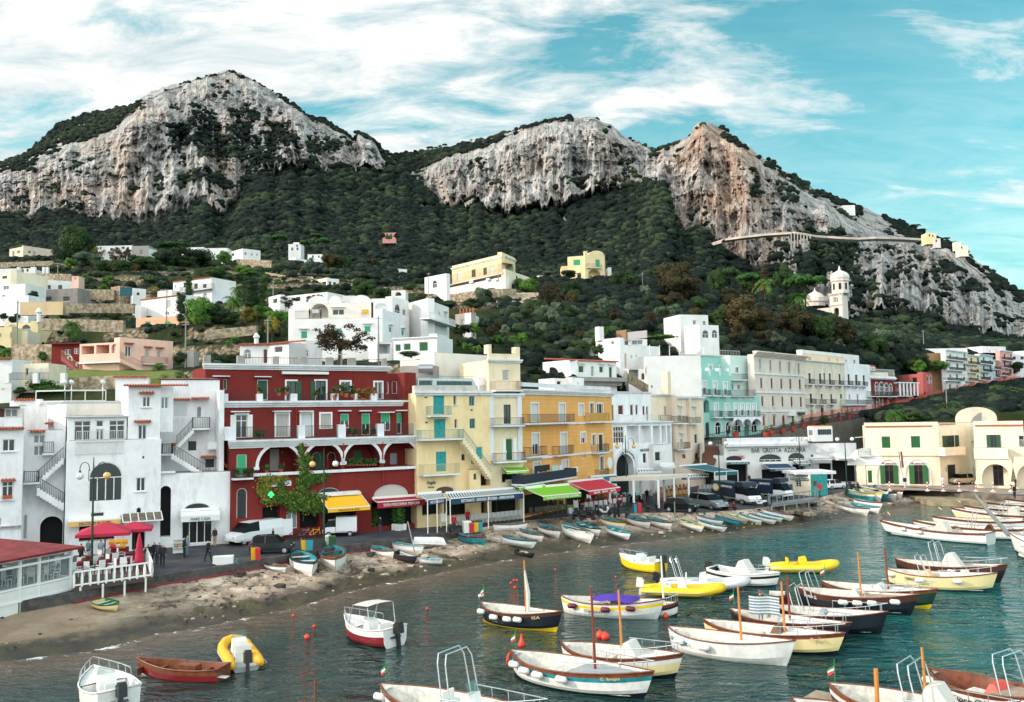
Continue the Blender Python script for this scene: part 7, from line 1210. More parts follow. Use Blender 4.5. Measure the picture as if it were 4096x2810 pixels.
# -- boats
VAR=mat('varnished_wood','74402a',.4,var=.3,vs=3);BW=mat('boat_white','dcdcd8',.35,var=.08,vs=3);BI=mat('boat_inside','cfccc2',.6,var=.2,vs=4);TQ=mat('boat_teal','1f7f88',.5,var=.25,vs=3);SS=mat('steel_tube','c8cccf',.25,.7);BLK=mat('black_plastic','17181a',.4);RUB=mat('rubber_tyre','1c1c1e',.8)
YB=mat('boat_yellow','e8c21c',.45);NVH=mat('boat_navy','141c26',.35);CRH=mat('boat_cream','e0cf98',.4);BRH=mat('boat_brown','4a2a20',.4);GRH=mat('boat_green','16362a',.4);RDH=mat('boat_red','74161f',.4);DK=mat('teak_deck','a08c78',.7,var=.2,vs=5);BUO=mat('orange_buoy','d8402c',.5);CVR=mat('canvas_cover','c9c5bc',.85,bump=.5,bs=4,dist=.1);FEN=mat('fender_white','d8d6d0',.5);GRYH=mat('boat_grey','9aa0a2',.5)
COLM={'w':BW,'n':NVH,'c':CRH,'b':BRH,'g':GRH,'r':RDH,'y':YB,'t':TQ,'v':VAR,'a':mat('antifoul','16404a',.6),'k':BLK,'e':GRYH}
def hull(L,B,H,dbl=True,n=18,m=10,D_=.45,bowr=.5,ins=0.0):
 rows=[]
 for i in range(n+1):
  t=i/n;w=B/2*(1-max(0,(t-.42)/.58)**1.9)*((1-max(0,(.42-t)/.42)**2.6*(1 if dbl else.22)));w=max(w-ins,.012);sh=H*(1+bowr*max(0,(t-.35)/.65)**2+.18*max(0,(.35-t)/.35)**2)
  kz=-D_*(1-.35*max(0,(t-.6)/.4)**2)+ins;x=-L/2+L*t;r=[]
  for k in range(2*m+1):
   a=(k-m)/m;s=abs(a);rk=(sh-kz)*s**1.35;r.append((x-(.10*L*(1-s)*max(0,(t-.7)/.3)**2 if t>.7 else 0)+(.05*L*(1-s)*max(0,(.15-t)/.15)if dbl else 0),math.copysign(w*min(1,s*1.75)**(.62+1.0*max(0,(t-.6)/.4))*(.86+.14*s),a)if k!=m else 0.0,kz+rk))
  rows.append(r)
 return rows
def boat_root(label,v,st,bw,hs=.8,hb=1.15,cat='boat',name='boat',z=0.0,group=None):
 view(v);a=G(*st,z+hs);b=G(*bw,z+hb);d=b-a;c=(a+b)/2;return empty(name,(c.x,c.y,z),math.atan2(d.y,d.x),label,cat,group),math.hypot(d.x,d.y)
def ship(e,L,B,cols='wvb',H=.8,dbl=True,fore=.55,deckm=None,bands=(.55,.86),open_=True,insm=None,bowr=.45,rimm=None,nth=0):
 R=hull(L,B,H,dbl,bowr=bowr);m=10;q=MB()
 for i in range(len(R)-1):
  for k in range(2*m):
   s=abs((k+.5-m)/m);q.mi=0 if s<.48 else 1 if s<.8 else 2 if s<.9 else 3;q.add([R[i][k],R[i][k+1],R[i+1][k+1],R[i+1][k]],[(0,1,2,3)])
 if not dbl:q.mi=2;q.add(R[0],[tuple(range(2*m+1))])
 cm=[COLM[c]for c in cols];cm=(cm+[cm[-1]]*4)[:4];o=q.build('hull',cm,e,smooth=True)
 q=MB();z0=.12
 for s_ in(0,-1):q.tube([Vector(r[s_])for r in R],.04 if nth<3 else.03,6)
 if not dbl:q.tube([Vector(R[0][0]),Vector(R[0][-1])],.05,6)
 q.build('gunwale',rimm or VAR,e,smooth=True)
 I=hull(L-.16,B,H,dbl,bowr=bowr,ins=.07);q=MB()
 for i in range(len(I)-1):
  for a in(0,1):e0=[I[j][0 if a==0 else-1]for j in(i,i+1)];f0=[(p[0]*(1-.17*abs(2*p[0]/L)**4),p[1]*.86,z0)for p in e0];q.add([e0[0],e0[1],f0[1],f0[0]],[(0,1,2,3)])
  rk_=lambda p:(p[0]*(1-.17*abs(2*p[0]/L)**4),p[1]*.86,z0);q.add([rk_(I[i][0]),rk_(I[i+1][0]),rk_(I[i+1][-1]),rk_(I[i][-1])],[(0,1,2,3)])
 q.build('inside',insm or BI,e)
 if fore<1:
  q=MB()
  for i in range(len(I)-1):
   if i/18>=fore or(i<1 and dbl):a,b=I[i],I[i+1];dz=-.1;q.grid([[(p[0],p[1],p[2]+dz)for p in(a[0],)]+[(a[0][0],0,a[0][2]+dz+.06)]+[(a[-1][0],a[-1][1],a[-1][2]+dz)],[(b[0][0],b[0][1],b[0][2]+dz),(b[0][0],0,b[0][2]+dz+.06),(b[-1][0],b[-1][1],b[-1][2]+dz)]])
  x=-L/2+L*(math.ceil(fore*18)/18);w=B*.42;q.box((x,0,(H-.1+z0)/2),(.05,w*2*.95,H-.1-z0));q.build('foredeck',deckm or BW,e)
 for i in range(nth):q=MB();t=.25+.5*i/max(1,nth-1);r=I[int(t*18)];q.box((r[0][0],0,H*.66),(.24,abs(r[0][1])*1.9,.04));q.build('thwart',VAR if rimm is None else BI,e)
 return R
def mast(e,x,hgt,m=None,lean=.03,sail=None,flag=True):q=MB();q.tube([(x,0,.1),(x-hgt*lean,0,hgt)],[.075,.05],7);q.build('mast',m or mat('pine_mast','c07c38',.5),e);(lambda s:(s.tube([(x+.12,0,.8),(x+.1,.05,hgt*.5),(x-.1,0,hgt*.86)],[.10,.14,.05],7),s.build('furled_sail',CVR,e))if sail else None)(MB())
FM=[mat('flag_green','1c7a48',.8),FEN,mat('flag_red','b8303a',.8)]
def flag(e,x,y,z,s=.35):
 q=MB();q.tube([(x,y,z-.7),(x,y,z+s*.7)],.02,5)
 for i in range(3):q.mi=i;q.quad((x,y,z-i*.1),(x-s,y+.1,z-.25-i*.08),(x-s,y+.1,z-.35-i*.1),(x,y,z-.12-i*.1))
 q.build('flag',FM,e)
def fenders(e,L,B,H,ts,side=-1,r=.16,m=None,R=None):
 for t in ts:p=R[int(t*18)][0 if side<0 else-1];q=MB();q.tube([(p[0]-.3,p[1]+side*r,p[2]-.28),(p[0]-.22,p[1]+side*r,p[2]-.28),(p[0]+.22,p[1]+side*r,p[2]-.28),(p[0]+.3,p[1]+side*r,p[2]-.28)],[r*.4,r,r,r*.4],8);q.build('fender',m or FEN,e,smooth=True)
def bowrail(e,R,t0=.55,h=.45,m=None):
 q=MB();i0=int(t0*18);up=lambda p,k=1:Vector((p[0],p[1]*.95,p[2]+h*k));A=[up(R[i][0])for i in range(i0,18)];B_=[up(R[i][-1])for i in range(i0,18)];q.tube(A+[up(R[18][-1])]+B_[::-1],.022,5)
 for i in range(i0,18,2):
  for k in(0,-1):q.tube([Vector(R[i][k]),up(R[i][k])],.018,4)
 q.build('bow_rail',m or SS,e)
def arch(e,x,w,h,z=.7,m=None,rake=.35):
 q=MB()
 for dx in(0,.4):q.tube([(x+dx,-w,z),(x+dx-rake,-w*.9,z+h*.85),(x+dx-rake-.1,-w*.7,z+h),(x+dx-rake-.1,w*.7,z+h),(x+dx-rake,w*.9,z+h*.85),(x+dx,w,z)],.03,6)
 q.build('roll_bar',m or SS,e)
def outboard(e,x,z=.75,m=None):q=MB();q.box((x-.28,0,z+.28),(.5,.36,.5),ry=.12);q.box((x-.3,0,z+.58),(.38,.3,.12),ry=.12);q.box((x-.25,0,z-.35),(.22,.16,.9),ry=.12);q.build('outboard_motor',m or BLK,e)
def console(e,x,z=.15,cover=False,s=1.0,m=None):
 q=MB()
 if cover:q.prism([(x-.7*s,-.5,z),(x+1.0*s,-.5,z),(x+.75*s,-.4,z+.5*s),(x+.1*s,-.3,z+1.35*s),(x-.3*s,-.3,z+1.3*s),(x-.6*s,-.45,z+.6*s)],(0,1.0,0));fixn(q.build('cover',m or CVR,e));return
 q.hexa([(x-.3,-.4,z),(x+.4,-.4,z),(x+.4,.4,z),(x-.3,.4,z),(x-.2,-.35,z+.85),(x+.25,-.35,z+.95),(x+.25,.35,z+.95),(x-.2,.35,z+.85)]);q.build('console',m or BW,e);q=MB();q.quad((x+.25,-.4,z+.9),(x+.25,.4,z+.9),(x+.02,.35,z+1.35),(x+.02,-.35,z+1.35));q.build('windscreen',mat('tinted_screen','6a8a88',.1,alpha=.5),e);q=MB();q.box((x-.95,0,z+.25),(.45,.8,.5));q.box((x-1.15,0,z+.65),(.1,.8,.4));q.build('seat',m or BW,e)
def btext(e,R,t,s,wd,hgt=.16,side=0,m=None,dz=-.2):i=int(t*18);a,b=Vector(R[i-1][side]),Vector(R[i+1][side]);d=(b-a)*(1 if side==0 else-1);n=Vector((d.y,-d.x,0)).normalized();text3d(s,Vector(R[i][side])+n*.09+Vector((0,0,dz))+world_origin(e)*0,d,hgt,wd,m or NAVY,None).parent=e
def gozzo(v,st,bw,label,cols='wtwv',B=2.3,H=.85,mst=None,fend=(),rail_=False,fore=.5,deckm=None,cov=None,arch_=None,name_=None,dbl=True,fside=-1,hb=None,extra=None,mm=None,sail=None,flg=False,insm=None,nth=0,fm=None):
 hb=hb or H*1.4;e,L=boat_root(label,v,st,bw,H*1.15,hb);R=ship(e,L,B,cols,H,dbl,fore,deckm,insm=insm,nth=nth)
 if mst:mast(e,mst[0]*L,mst[1],mm,sail=sail)
 if fend:fenders(e,L,B,H,fend,fside,R=R,m=fm)
 if rail_:bowrail(e,R)
 if cov:console(e,cov[0]*L,.5,True,cov[1],cov[2]if len(cov)>2 else None)
 if arch_:arch(e,arch_[0]*L,B*.4,arch_[1])
 if name_:btext(e,R,*name_)
 if flg:flag(e,-L*.46,0,1.9)
 q=MB();q.box((-L*.12,0,.4),(1.0,B*.34,.5));q.build('engine_box',BI if extra is None else extra,e)
 return e,L,R
WLET=mat('pale_lettering','c8bc98',.6);RDM=mat('red_mast','7a3020',.5);MAR=mat('maroon_fender','5a1626',.5)
e,L,R=gozzo('Y',(45,310),(675,385),'black double ended boat with yellow waterline and furled white sail on its mast','ynnb',2.2,mst=(.08,3.9),fend=(.15,.35,.5,.65),sail=1,name_=(.78,'ISA',.5,.16,0,WLET),fore=.42,deckm=CVR,flg=1)
e,L,R=gozzo('Y',(665,258),(1470,290),'white boat with yellow stripe and a purple cloth over its middle','wwyw',2.3,fend=(.2,.55,.75),fm=MAR,name_=(.42,'TIZZANO F. 01N',1.3,.17,0,None,-.42),fore=.5)
q=MB();q.grid([[(x,y,1.0+.32*math.cos(y*1.1)*(1-abs(x-.3)/1.6)+.06*math.sin(x*9+y*5))for y in(-1.05,-.6,0,.6,1.05)]for x in(-1.2,-.8,-.3,.2,.7,1.2,1.6)]);q.build('purple_cover',mat('purple_cloth','4a2c98',.8),e)
gozzo('Y',(665,620),(1615,712),'cream boat with brown band, orange yard across its mast and folded white covers','ncwv',2.6,mst=(.02,3.9),rail_=1,cov=(.08,.7),name_=None,fend=(.3,.5,.62),fore=.55);view('Y')
e,L,R=gozzo('Y',(275,682),(1388,852),'largest near white boat with teal stripe, brown band, grey deck and dark red mast','nwtv',2.6,.9,mst=(.12,4.6),mm=RDM,fend=(.15,.26,.38,.5),rail_=1,fore=.45,deckm=GRYH,flg=1,name_=(.8,'C. Spugzz',.9,.14,0,WLET));q=MB();q.tube([(-L*.5,.25*math.cos(i*.6),.6+.3*math.sin(i*.6))for i in range(11)],.07,6);q.build('lifebuoy',BUO,e)
gozzo('S',(2672,2508),(3183,2566),'cream white boat with teal lettering and a bare orange mast','wwww',2.4,.9,mst=(.1,3.6),fend=(.22,.42),name_=(.18,'GUARDINO NIL',1.4,.2,0,TQ,-.3),deckm=BW)
gozzo('S',(2812,2478),(3382,2536),'cream yellow boat with varnished band and brown folded cover','nccv',2.4,.85,mst=(.1,3.5),rail_=1,fend=(.6,),cov=(.05,.5,mat('brown_cover','6a5240',.9)),name_=(.86,'Perla',.6,.2,0,WLET))
eT,LT,R=gozzo('S',(2919,2436),(3408,2494),'dark boat with white inside where a person holds up a striped towel','nnnb',2.3,.8,mst=(.02,3.3),mm=RDM,rail_=1,fend=(.55,.75),flg=1)
gozzo('S',(3088,2420),(3552,2450),'black hulled boat with cream inside and grey hinged engine panel','knnn',2.5,.9,rail_=1,arch_=(-.25,1.6),cov=(-.05,.4,GRYH))
gozzo('O',(255,1130),(1372,1205),'brown and black boat with white script lettering and open white hatch boards','nnbb',2.5,.9,mst=(.05,3.6),rail_=1,fend=(.45,.56,.68,.84),name_=(.22,'Scotto G.',1.0,.2,0,FEN,-.22),deckm=DK,cov=(.0,.55,BI),arch_=(-.38,1.4))
gozzo('O',(478,1075),(1542,1158),'dark green boat with yellow waterline and a red brown mast with flag','yggv',2.5,.9,mst=(.1,3.6),mm=RDM,rail_=1,cov=(.02,.55,BI),flg=1)
gozzo('O',(1072,965),(2085,1008),'butter yellow boat with a peach windshield panel','accc',2.5,.95,rail_=1,arch_=(-.15,1.5),fend=(.08,.35,.7),name_=(.3,'VINACCIA V.',1.2,.2,0,None,-.25),cov=(-.12,.5,PEACHD))
gozzo('O',(1150,875),(2178,932),'dark brown boat with navy topped roll bar and big white covers','kkbb',2.6,.95,rail_=1,arch_=(-.1,1.9),cov=(.02,1.0),fend=(.6,.7),deckm=DK)
for i,(st,bw_,lb,cv)in enumerate((((2020,640),(1012,512),'long white boat with orange pennant at its bow, nearest of the right group',(-.1,1.0)),((2330,600),(1308,508),'white boat with maroon rim and steel arch, second of the right group',(-.2,.6,BRH)),((2350,520),(1480,472),'low white boat behind the steel arch, third of the right group',None),((2560,480),(1655,400),'white boat with yellowish underside and tall bow, in front of the landing stage',(-.15,1.0)),((2600,420),(1770,378),'white boat moored closest along the landing stage',(-.1,.6)),((2600,370),(1985,352),'white boat partly hidden at the landing stage steps',None),((2700,335),(2145,318),'white boat farthest right under the quay bollards',None))):
 e,L,R=gozzo('O',st,bw_,lb,'awwv' if i!=3 else 'ccwv',2.6,.95,dbl=False,fore=.6,cov=cv,fend=(.6,.75)if i<2 else(),fside=1,arch_=(-.05,1.6)if i in(1,3)else None,hb=1.5)
 if i in(0,2,3):flag(e,L*.42,0,2.4)
gozzo('O',(3050,800),(2192,640),'tall white bow of a boat cut off by the right picture edge','nwww',3.0,1.3,dbl=False,fend=(.75,),fside=1,hb=1.9)
gozzo('N',(225,1262),(485,1268),'small white and navy boat with a pale mast moored beside the yellow inflatable','nwnv',1.7,.6,mst=(.0,3.6),mm=FEN,rail_=1)
gozzo('N',(1490,1190),(1205,1160),'small teal and red rowing boat afloat behind the towel holder','rrrt',1.6,.5,insm=TQ,fore=1.1,nth=2)
e,L,R=gozzo('S',(1519,2738),(2190,2850),'white varnished edged boat with steel roll bar and white console at the bottom centre','awwv',2.5,.9,rail_=1,arch_=(.0,2.3),fend=(.08,),flg=1);console(e,.6,.5)
e,L,R=gozzo('S',(3314,2735),(4080,2860),'cream boat with white canvas covers, two orange masts and a bathing platform','abwv',2.8,.95,mst=(.05,3.2),arch_=(.0,1.9),cov=(.1,1.0),rail_=1,deckm=DK,flg=1);q=MB();q.tube([(-L*.23,.2,.3),(-L*.23,.2,2.0)],.09,7);q.build('mast',mat('pine_mast'),e);q=MB();q.box((-L*.54,0,.45),(1.2,1.5,.06));q.build('bathing_platform',DK,e)
gozzo('S',(3165,2795),(3760,2900),'orange rimmed white boat stern cut by the bottom right edge','awwv',2.4,.85)
gozzo('S',(3713,2676),(4300,2790),'white boat with script lettering, varnished aft deck and orange gear aboard','wwwv',2.6,.95,deckm=DK,fend=(.1,.8),name_=(.45,'Fiore G.N.',1.6,.25,0,None,-.35),insm=VAR,arch_=(.12,1.8),cov=(.0,.5,BUO))
e,L,R=gozzo('X',(1240,335),(618,268),'varnished rowing boat with red sides floating near the sand','wrvv',1.6,.55,dbl=False,insm=VAR,fore=.85,deckm=VAR,nth=2,extra=VAR,hb=.8);q=MB();q.box((-L/2-.2,.3,.25),(.5,.3,.04));q.build('rudder',BW,e)
def motor(v,st,bw_,label,cols,B=2.2,H=.85,cons=True,top=None,ob=BLK,rl=True,cover=None,words=None,z=0):
 e,L=boat_root(label,v,st,bw_,H*1.1,H*1.3,z=z);R=ship(e,L,B,cols,H,False,.55,BW,insm=BW,bowr=.3,rimm=BW)
 if cons:console(e,-.05*L,.3)
 if cover:console(e,cover*L,.5,True,.9)
 if rl:bowrail(e,R,.5,.4)
 if ob:outboard(e,-L/2,m=ob)
 if top:q=MB();w=B*.42;x0,x1,hh_=top;q.grid([[(x,y,.8+hh_+.12*math.cos(y*1.2)-.05*abs(x-x0))for y in(-w,-w/2,0,w/2,w)]for x in(x0,(x0+x1)/2,x1)]);q.build('bimini',CVR,e);q=MB();[q.tube([(x,s_*w,.8+hh_),(xb,s_*w,.8)],.02,5)for s_ in(-1,1)for x,xb in((x0,x0-.2),(x1,x1+.4))];q.build('bimini_frame',SS,e)
 if words:text3d(words,Vector((-L/2-.06,0,H*.6)),(0,-1,0),.14,B*.35,NAVY,None).parent=e
 return e,L,R
e,L,R=motor('L',(1545,1395),(1085,1262),'white and dark red motorboat with a folded white bimini and black outboard','krww',2.2,.9,top=(-1.0,.3,1.3),words='MARTINA');fenders(e,L,2.2,.9,(.35,.7),-1,R=R)
motor('S',(478,2762),(372,2662),'white motorboat seen from its stern at the bottom left with steel hoop and black outboard','nwww',2.3,.9,words='Sea');arch(bpy.context.scene.objects[-1]if False else e,0,0.01,.01)if False else None
motor('M',(1915,905),(1538,825),'yellow sided motorboat with white deck and grey outboard','kyyw',1.9,.75);motor('N',(790,955),(1408,1000),'white motorboat with a tall beige canvas cover amidships','awnw',2.3,.85,cons=False,cover=-.02)
def rib(v,st,bw_,label,m,cons=True,r=.3,B=2.1,ob=BW,arch_=None):
 e,L=boat_root(label,v,st,bw_,.6,.9,name='inflatable_boat');q=MB();P_=[(-L/2,-B/2+r,.38)]+[(L*(.0+.0)-L/2+L*.68*k,-B/2+r,.38)for k in(.3,.6,1)]+[(L*.18+L*.28*math.sin(a),-(B/2-r)*math.cos(a),.38+.28*math.sin(a))for a in(.5,1.0,1.57,2.14,2.64)]+[(L*.68*k-L/2,B/2-r,.38)for k in(1,.6,.3)]+[(-L/2,B/2-r,.38)]
 q.tube(P_,[r*.6]+[r]*(len(P_)-2)+[r*.6],12);q.build('tube',m,e,smooth=True);q=MB();q.tube([(p[0]+(.0),p[1]*(1+r/(B/2-r+.001))if abs(p[1])>.1 else p[1],p[2]-.02)for p in P_],.035,5);q.build('rub_strake',GRYH,e);q=MB();q.hexa([(-L*.46,-B*.2,-.25),(L*.3,-.1,-.2),(L*.3,.1,-.2),(-L*.46,B*.2,-.25),(-L*.46,-B*.36,.25),(L*.36,-B*.2,.3),(L*.36,B*.2,.3),(-L*.46,B*.36,.25)]);q.build('hull',GRYH if m is not YB else BW,e)
 if cons:console(e,-.02*L,.25,m=m if cons==2 else None)
 if ob:outboard(e,-L/2+.1,.5,ob)
 if arch_:arch(e,-L*.3,B*.4,1.5)
rib('N',(160,1120),(912,1105),'large yellow inflatable with white outboard and grey stripes',YB);rib('N',(1305,925),(1938,890),'yellow inflatable with a yellow console floating farthest out',YB,2);rib('N',(310,1065),(1140,1045),'grey white inflatable with steel roll bar between the yellow one and the canvas covered boat',mat('pale_grey_rubber','c8cacb',.5),1,arch_=1,ob=BLK);rib('X',(1410,290),(1300,100),'small worn yellow inflatable with black outboard near the sand',mat('faded_yellow','e0a828',.6),1,r=.26,B=1.9,ob=BLK)
xs0=bx*K
def beach_z(x,y):
 a=np.interp(x,xs0,ye)*K;b=np.interp(x,xs0,ysh)*K;t=(y-a)/(b-a)
 return ROAD if t<0 else float((ROAD-np.interp(x,xs0,kerb))*max(0,1-t)**1.05)
PROTO={}
def rowboat(v,a,b,label,cols='wwwv',insm=None,B=1.55,rimm=None,group='rowing boats drawn up on the beach',dbl=True,flip=False,dz=.62,hgt=.5):
 view(v);s1,s2=src(*a),src(*b);z1,z2=beach_z(s1[0],s1[1]+16)+dz,beach_z(s2[0],s2[1]+22)+dz+.08;p,p2=G(*a,z1),G(*b,z2);d=p2-p;L=d.length;key=(cols,insm,B,rimm,dbl)
 if key not in PROTO:e=empty('rowing_boat');ship(e,5.0,B,cols,hgt,dbl,1.1,None,insm=insm or TQ,rimm=rimm,nth=3);PROTO[key]=e
 else:e=copy_tree(PROTO[key])
 tag(e,label,'rowing boat',group);c=(p+p2)/2;e.location=(c.x,c.y,c.z-hgt-.02+(.6 if flip else 0));e.rotation_euler=(PI if flip else random.uniform(-.08,.08),-math.asin(d.z/L),math.atan2(d.y,d.x));e.scale=(L/5,)*3;return e
RB=[('L',(650,705),(800,850),'wwwa','white boat with navy rim left of the lone bow-on one'),('L',(970,660),(1005,815),'wwwv','white boat seen bow on, on teal trestles under the kerb lamp'),('L',(1325,630),(1540,690),'wwwv','short white boat with orange rim beside the leaning pole'),('L',(1512,600),(1805,650),'wwwe','white boat with weathered grey rim behind the leaning pole'),('M',(70,640),(330,690),'tttr','turquoise boat with a bright red rim'),('M',(388,550),(708,545),'wwwv','white boat lying along the road edge with orange gear inside'),('M',(468,655),(785,710),'wwwa','white boat with navy and yellow rim lying sideways'),('M',(628,590),(850,660),'wwwv','white boat right behind the navy rimmed sideways one'),('M',(798,545),(1005,625),'wwwv','white boat fourth from the red rimmed one'),('M',(1010,570),(1303,670),'wwww','all white boat on a wooden prop, largest of its cluster'),('M',(1035,545),(1268,632),'wwwv','boat with wide varnished side and a navy cover behind the all white one'),('M',(1135,528),(1368,612),'wwwk','white boat with dark rim right of the all white one'),('M',(1355,480),(1595,550),'wwyv','white boat with a yellow stripe near the parked scooters'),('M',(1415,565),(1640,640),'wwwt','white boat with turquoise rim in front of the yellow striped one'),('M',(1597,468),(1825,540),'wwwv','white boat right of the yellow striped one'),('M',(1775,480),(2018,550),'wwwv','white boat left of the green post'),('M',(2078,495),(2302,575),'wwwy','white boat with yellow bow rim right of the green post'),('N',(645,458),(892,518),'wwwv','white boat behind the dark green rimmed one'),('N',(655,505),(925,575),'wwwg','white boat with dark green rim nearest the water'),('N',(810,458),(1045,525),'ttta','solid dark turquoise boat'),('N',(872,440),(1113,508),'eeey','pale turquoise boat with yellow rim'),('N',(1025,445),(1243,510),'wwwt','white boat with teal inside right of the pale turquoise one'),('N',(1118,445),(1375,510),'wwwv','white boat with orange striped boards inside'),('N',(1192,428),(1435,490),'wwwt','white boat with turquoise rim before the last white pair'),('N',(1245,410),(1498,470),'wwwv','white boat with thin brown rim, nearer of the last pair'),('N',(1300,425),(1528,480),'wwww','plain white boat at the end of the left row'),('O',(652,378),(922,432),'wwwv','white boat nearest the water in the right cluster'),('O',(752,368),(1020,420),'wwwt','white boat with turquoise rim in the right cluster'),('O',(772,328),(1040,380),'wwwv','white boat at the middle of the right cluster'),('O',(712,262),(965,330),'tttw','turquoise boat at the left of the upper right cluster'),('O',(790,255),(1035,328),'wwwy','white boat with yellow rim in the upper right cluster'),('O',(835,248),(1088,322),'tttw','white boat with turquoise stern in the upper right cluster'),('O',(918,248),(1170,318),'wwwk','white boat with dark inside in the upper right cluster'),('O',(968,235),(1224,305),'wwwv','white boat at the far right end of the upper cluster')]
for v,a,b,c,lb in RB:rowboat(v,a,b,lb,c,rimm={'v':None,'r':RDH,'t':TQ,'y':YB,'k':BLK,'g':GRH,'e':GRYH,'a':NVH,'w':BW}[c[3]],B=1.5)
rowboat('L',(1705,600),(2012,600),'upturned white boat on the road edge','wwww',B=1.4,rimm=BW,flip=True);rowboat('L',(385,770),(560,810),'wrecked brown dinghy full of sand','wwek',mat('muddy_inside','8a6e4a',.9,var=.4,vs=3),1.9,BLK,dbl=False);rowboat('L',(1545,680),(1740,735),'dark navy dinghy with a grey cover','kknn',GRYH,1.7,NVH,dbl=False);rowboat('L',(1968,740),(1748,730),'shallow dinghy with bright blue inside','wwww',mat('bright_blue','1f8fb8',.5),1.9,CRH,dbl=False)
rowboat('M',(600,765),(765,805),'small black dinghy close to the water','kkkk',GRH,2.0,BLK,dbl=False);rowboat('M',(540,640),(650,670),'dark green dinghy between two white boats','gggg',GRH,2.0,GRH,dbl=False);rowboat('K',(890,870),(1078,920),'green moulded dinghy on the beach by the terrace','cccg',mat('moulded_green','1f6a3a',.5),2.6,mat('moulded_green'),dbl=False)
for v,x,y,r,lb in(('L',745,1485,.28,'largest red float left of the red and white motorboat'),('L',810,1382,.18,'small red float above the largest one'),('L',620,1285,.16,'small red float nearest the left shore'),('L',1835,1220,.16,'single red float right of the red and white motorboat'),('M',580,1077,.16,'left red float of the cluster'),('M',608,1077,.16,'right red float of the cluster'),('M',553,1100,.16,'lower left red float of the cluster'),('M',590,1142,.18,'lowest red float of the cluster'),('M',958,977,.15,'red float near the shore behind the black boat'),('M',1506,1045,.15,'red float left of the yellow sided motorboat'),('M',1958,1408,.3,'orange buoy by the small white and navy boat'),('Y',970,578,.42,'left of two big orange buoys'),('Y',1010,590,.42,'right of two big orange buoys')):
 view(v);r*=.6;p=G(x,y+r*30,0);q=MB();q.ball(p+Vector((0,0,r*.6)),r,10);q.tube([p+Vector((0,0,r*1.5)),p+Vector((0,0,r*1.8))],r*.2,5);tag(q.build('buoy',BUO,None,W=True,smooth=True),lb,'buoy','red floats on the water')
view('Y');q=MB();q.lathe(G(361,650,0),[(.18,-.05),(.22,.1),(.12,.28),(.04,.6),(.01,.7)],10);tag(q.build('buoy',BUO,None,W=True,smooth=True),'cone shaped red buoy behind the largest near boat','buoy');q=MB();q.tube([G(35,262,.1),G(60,250,.25)],.13,7);tag(q.build('float',FEN,None,W=True),'white cylindrical float left of the black boat','float');view('X');q=MB();q.tube([G(1897,640,0),G(1897,510,1.6)*0+G(1897,640,0)+Vector((0,0,1.3))],.06,6);tag(q.build('mooring_post',mat('rusty_metal','6a4030',.8),None,W=True),'rusty post standing in the water at the bottom edge','post')
# -- street lamps
LG=mat('lamp_green','1c3a2c',.5,.3);GW=mat('globe_white','e0e0dc',.3);GY_=mat('globe_yellow','d8b470',.4)
def lamp(v,x,d,label,gm,gm2=None,h=8.6):
 view(v);p=D(x,700 if v!='S' else 2000,d);e=empty('street_lamp',(p.x,p.y,ROAD),0,label,'street lamp','double globe street lamps along the quay');q=MB();q.lathe((0,0,0),[(.22,0),(.2,.5),(.1,.6),(.08,4),(.055,h-1),(.03,h)],8);q.box((0,0,.55),(.3,.3,.05));q.build('pole',LG,e)
 for s_,g_ in((-1,gm),(1,gm2 or gm)):
  q=MB();q.tube([(0,0,h-1.9),(s_*.35,0,h-1.7),(s_*.35,0,h-.9)],.025,5);q.tube([(s_*.3,0,h-1.0)]+[(s_*(.3+.35+.35*math.cos(a)),0,h-.75+.4*math.sin(a))for a in(PI,2.4,1.57,.8,0)]+[(s_*1.0,0,h-1.0)],.03,6);q.lathe((s_*1.0,0,h-1.12),[(.12,0),(.05,.18)],6);q.build('arm',LG,e);q=MB();q.ball((s_*1.0,0,h-1.36),.27,12);q.build('globe',g_,e,smooth=True)
for a in(('S',372,64,'street lamp before the big arched window, one white and one yellow globe',GW,GY_),('S',1296,75.5,'street lamp before the yellow awning, one yellow and one white globe',GY_,GW),('S',1984,94,'street lamp at the striped restaurant awning with two white globes',GW),('S',2508,105,'street lamp left of the white pergola with two yellow globes',GY_),('S',2881,110,'street lamp behind the blue box trucks',GW),('S',3206,123,'street lamp behind the ticket kiosk',GW),('S',3390,118,'street lamp left of the coast guard station',GW)):lamp(*a)
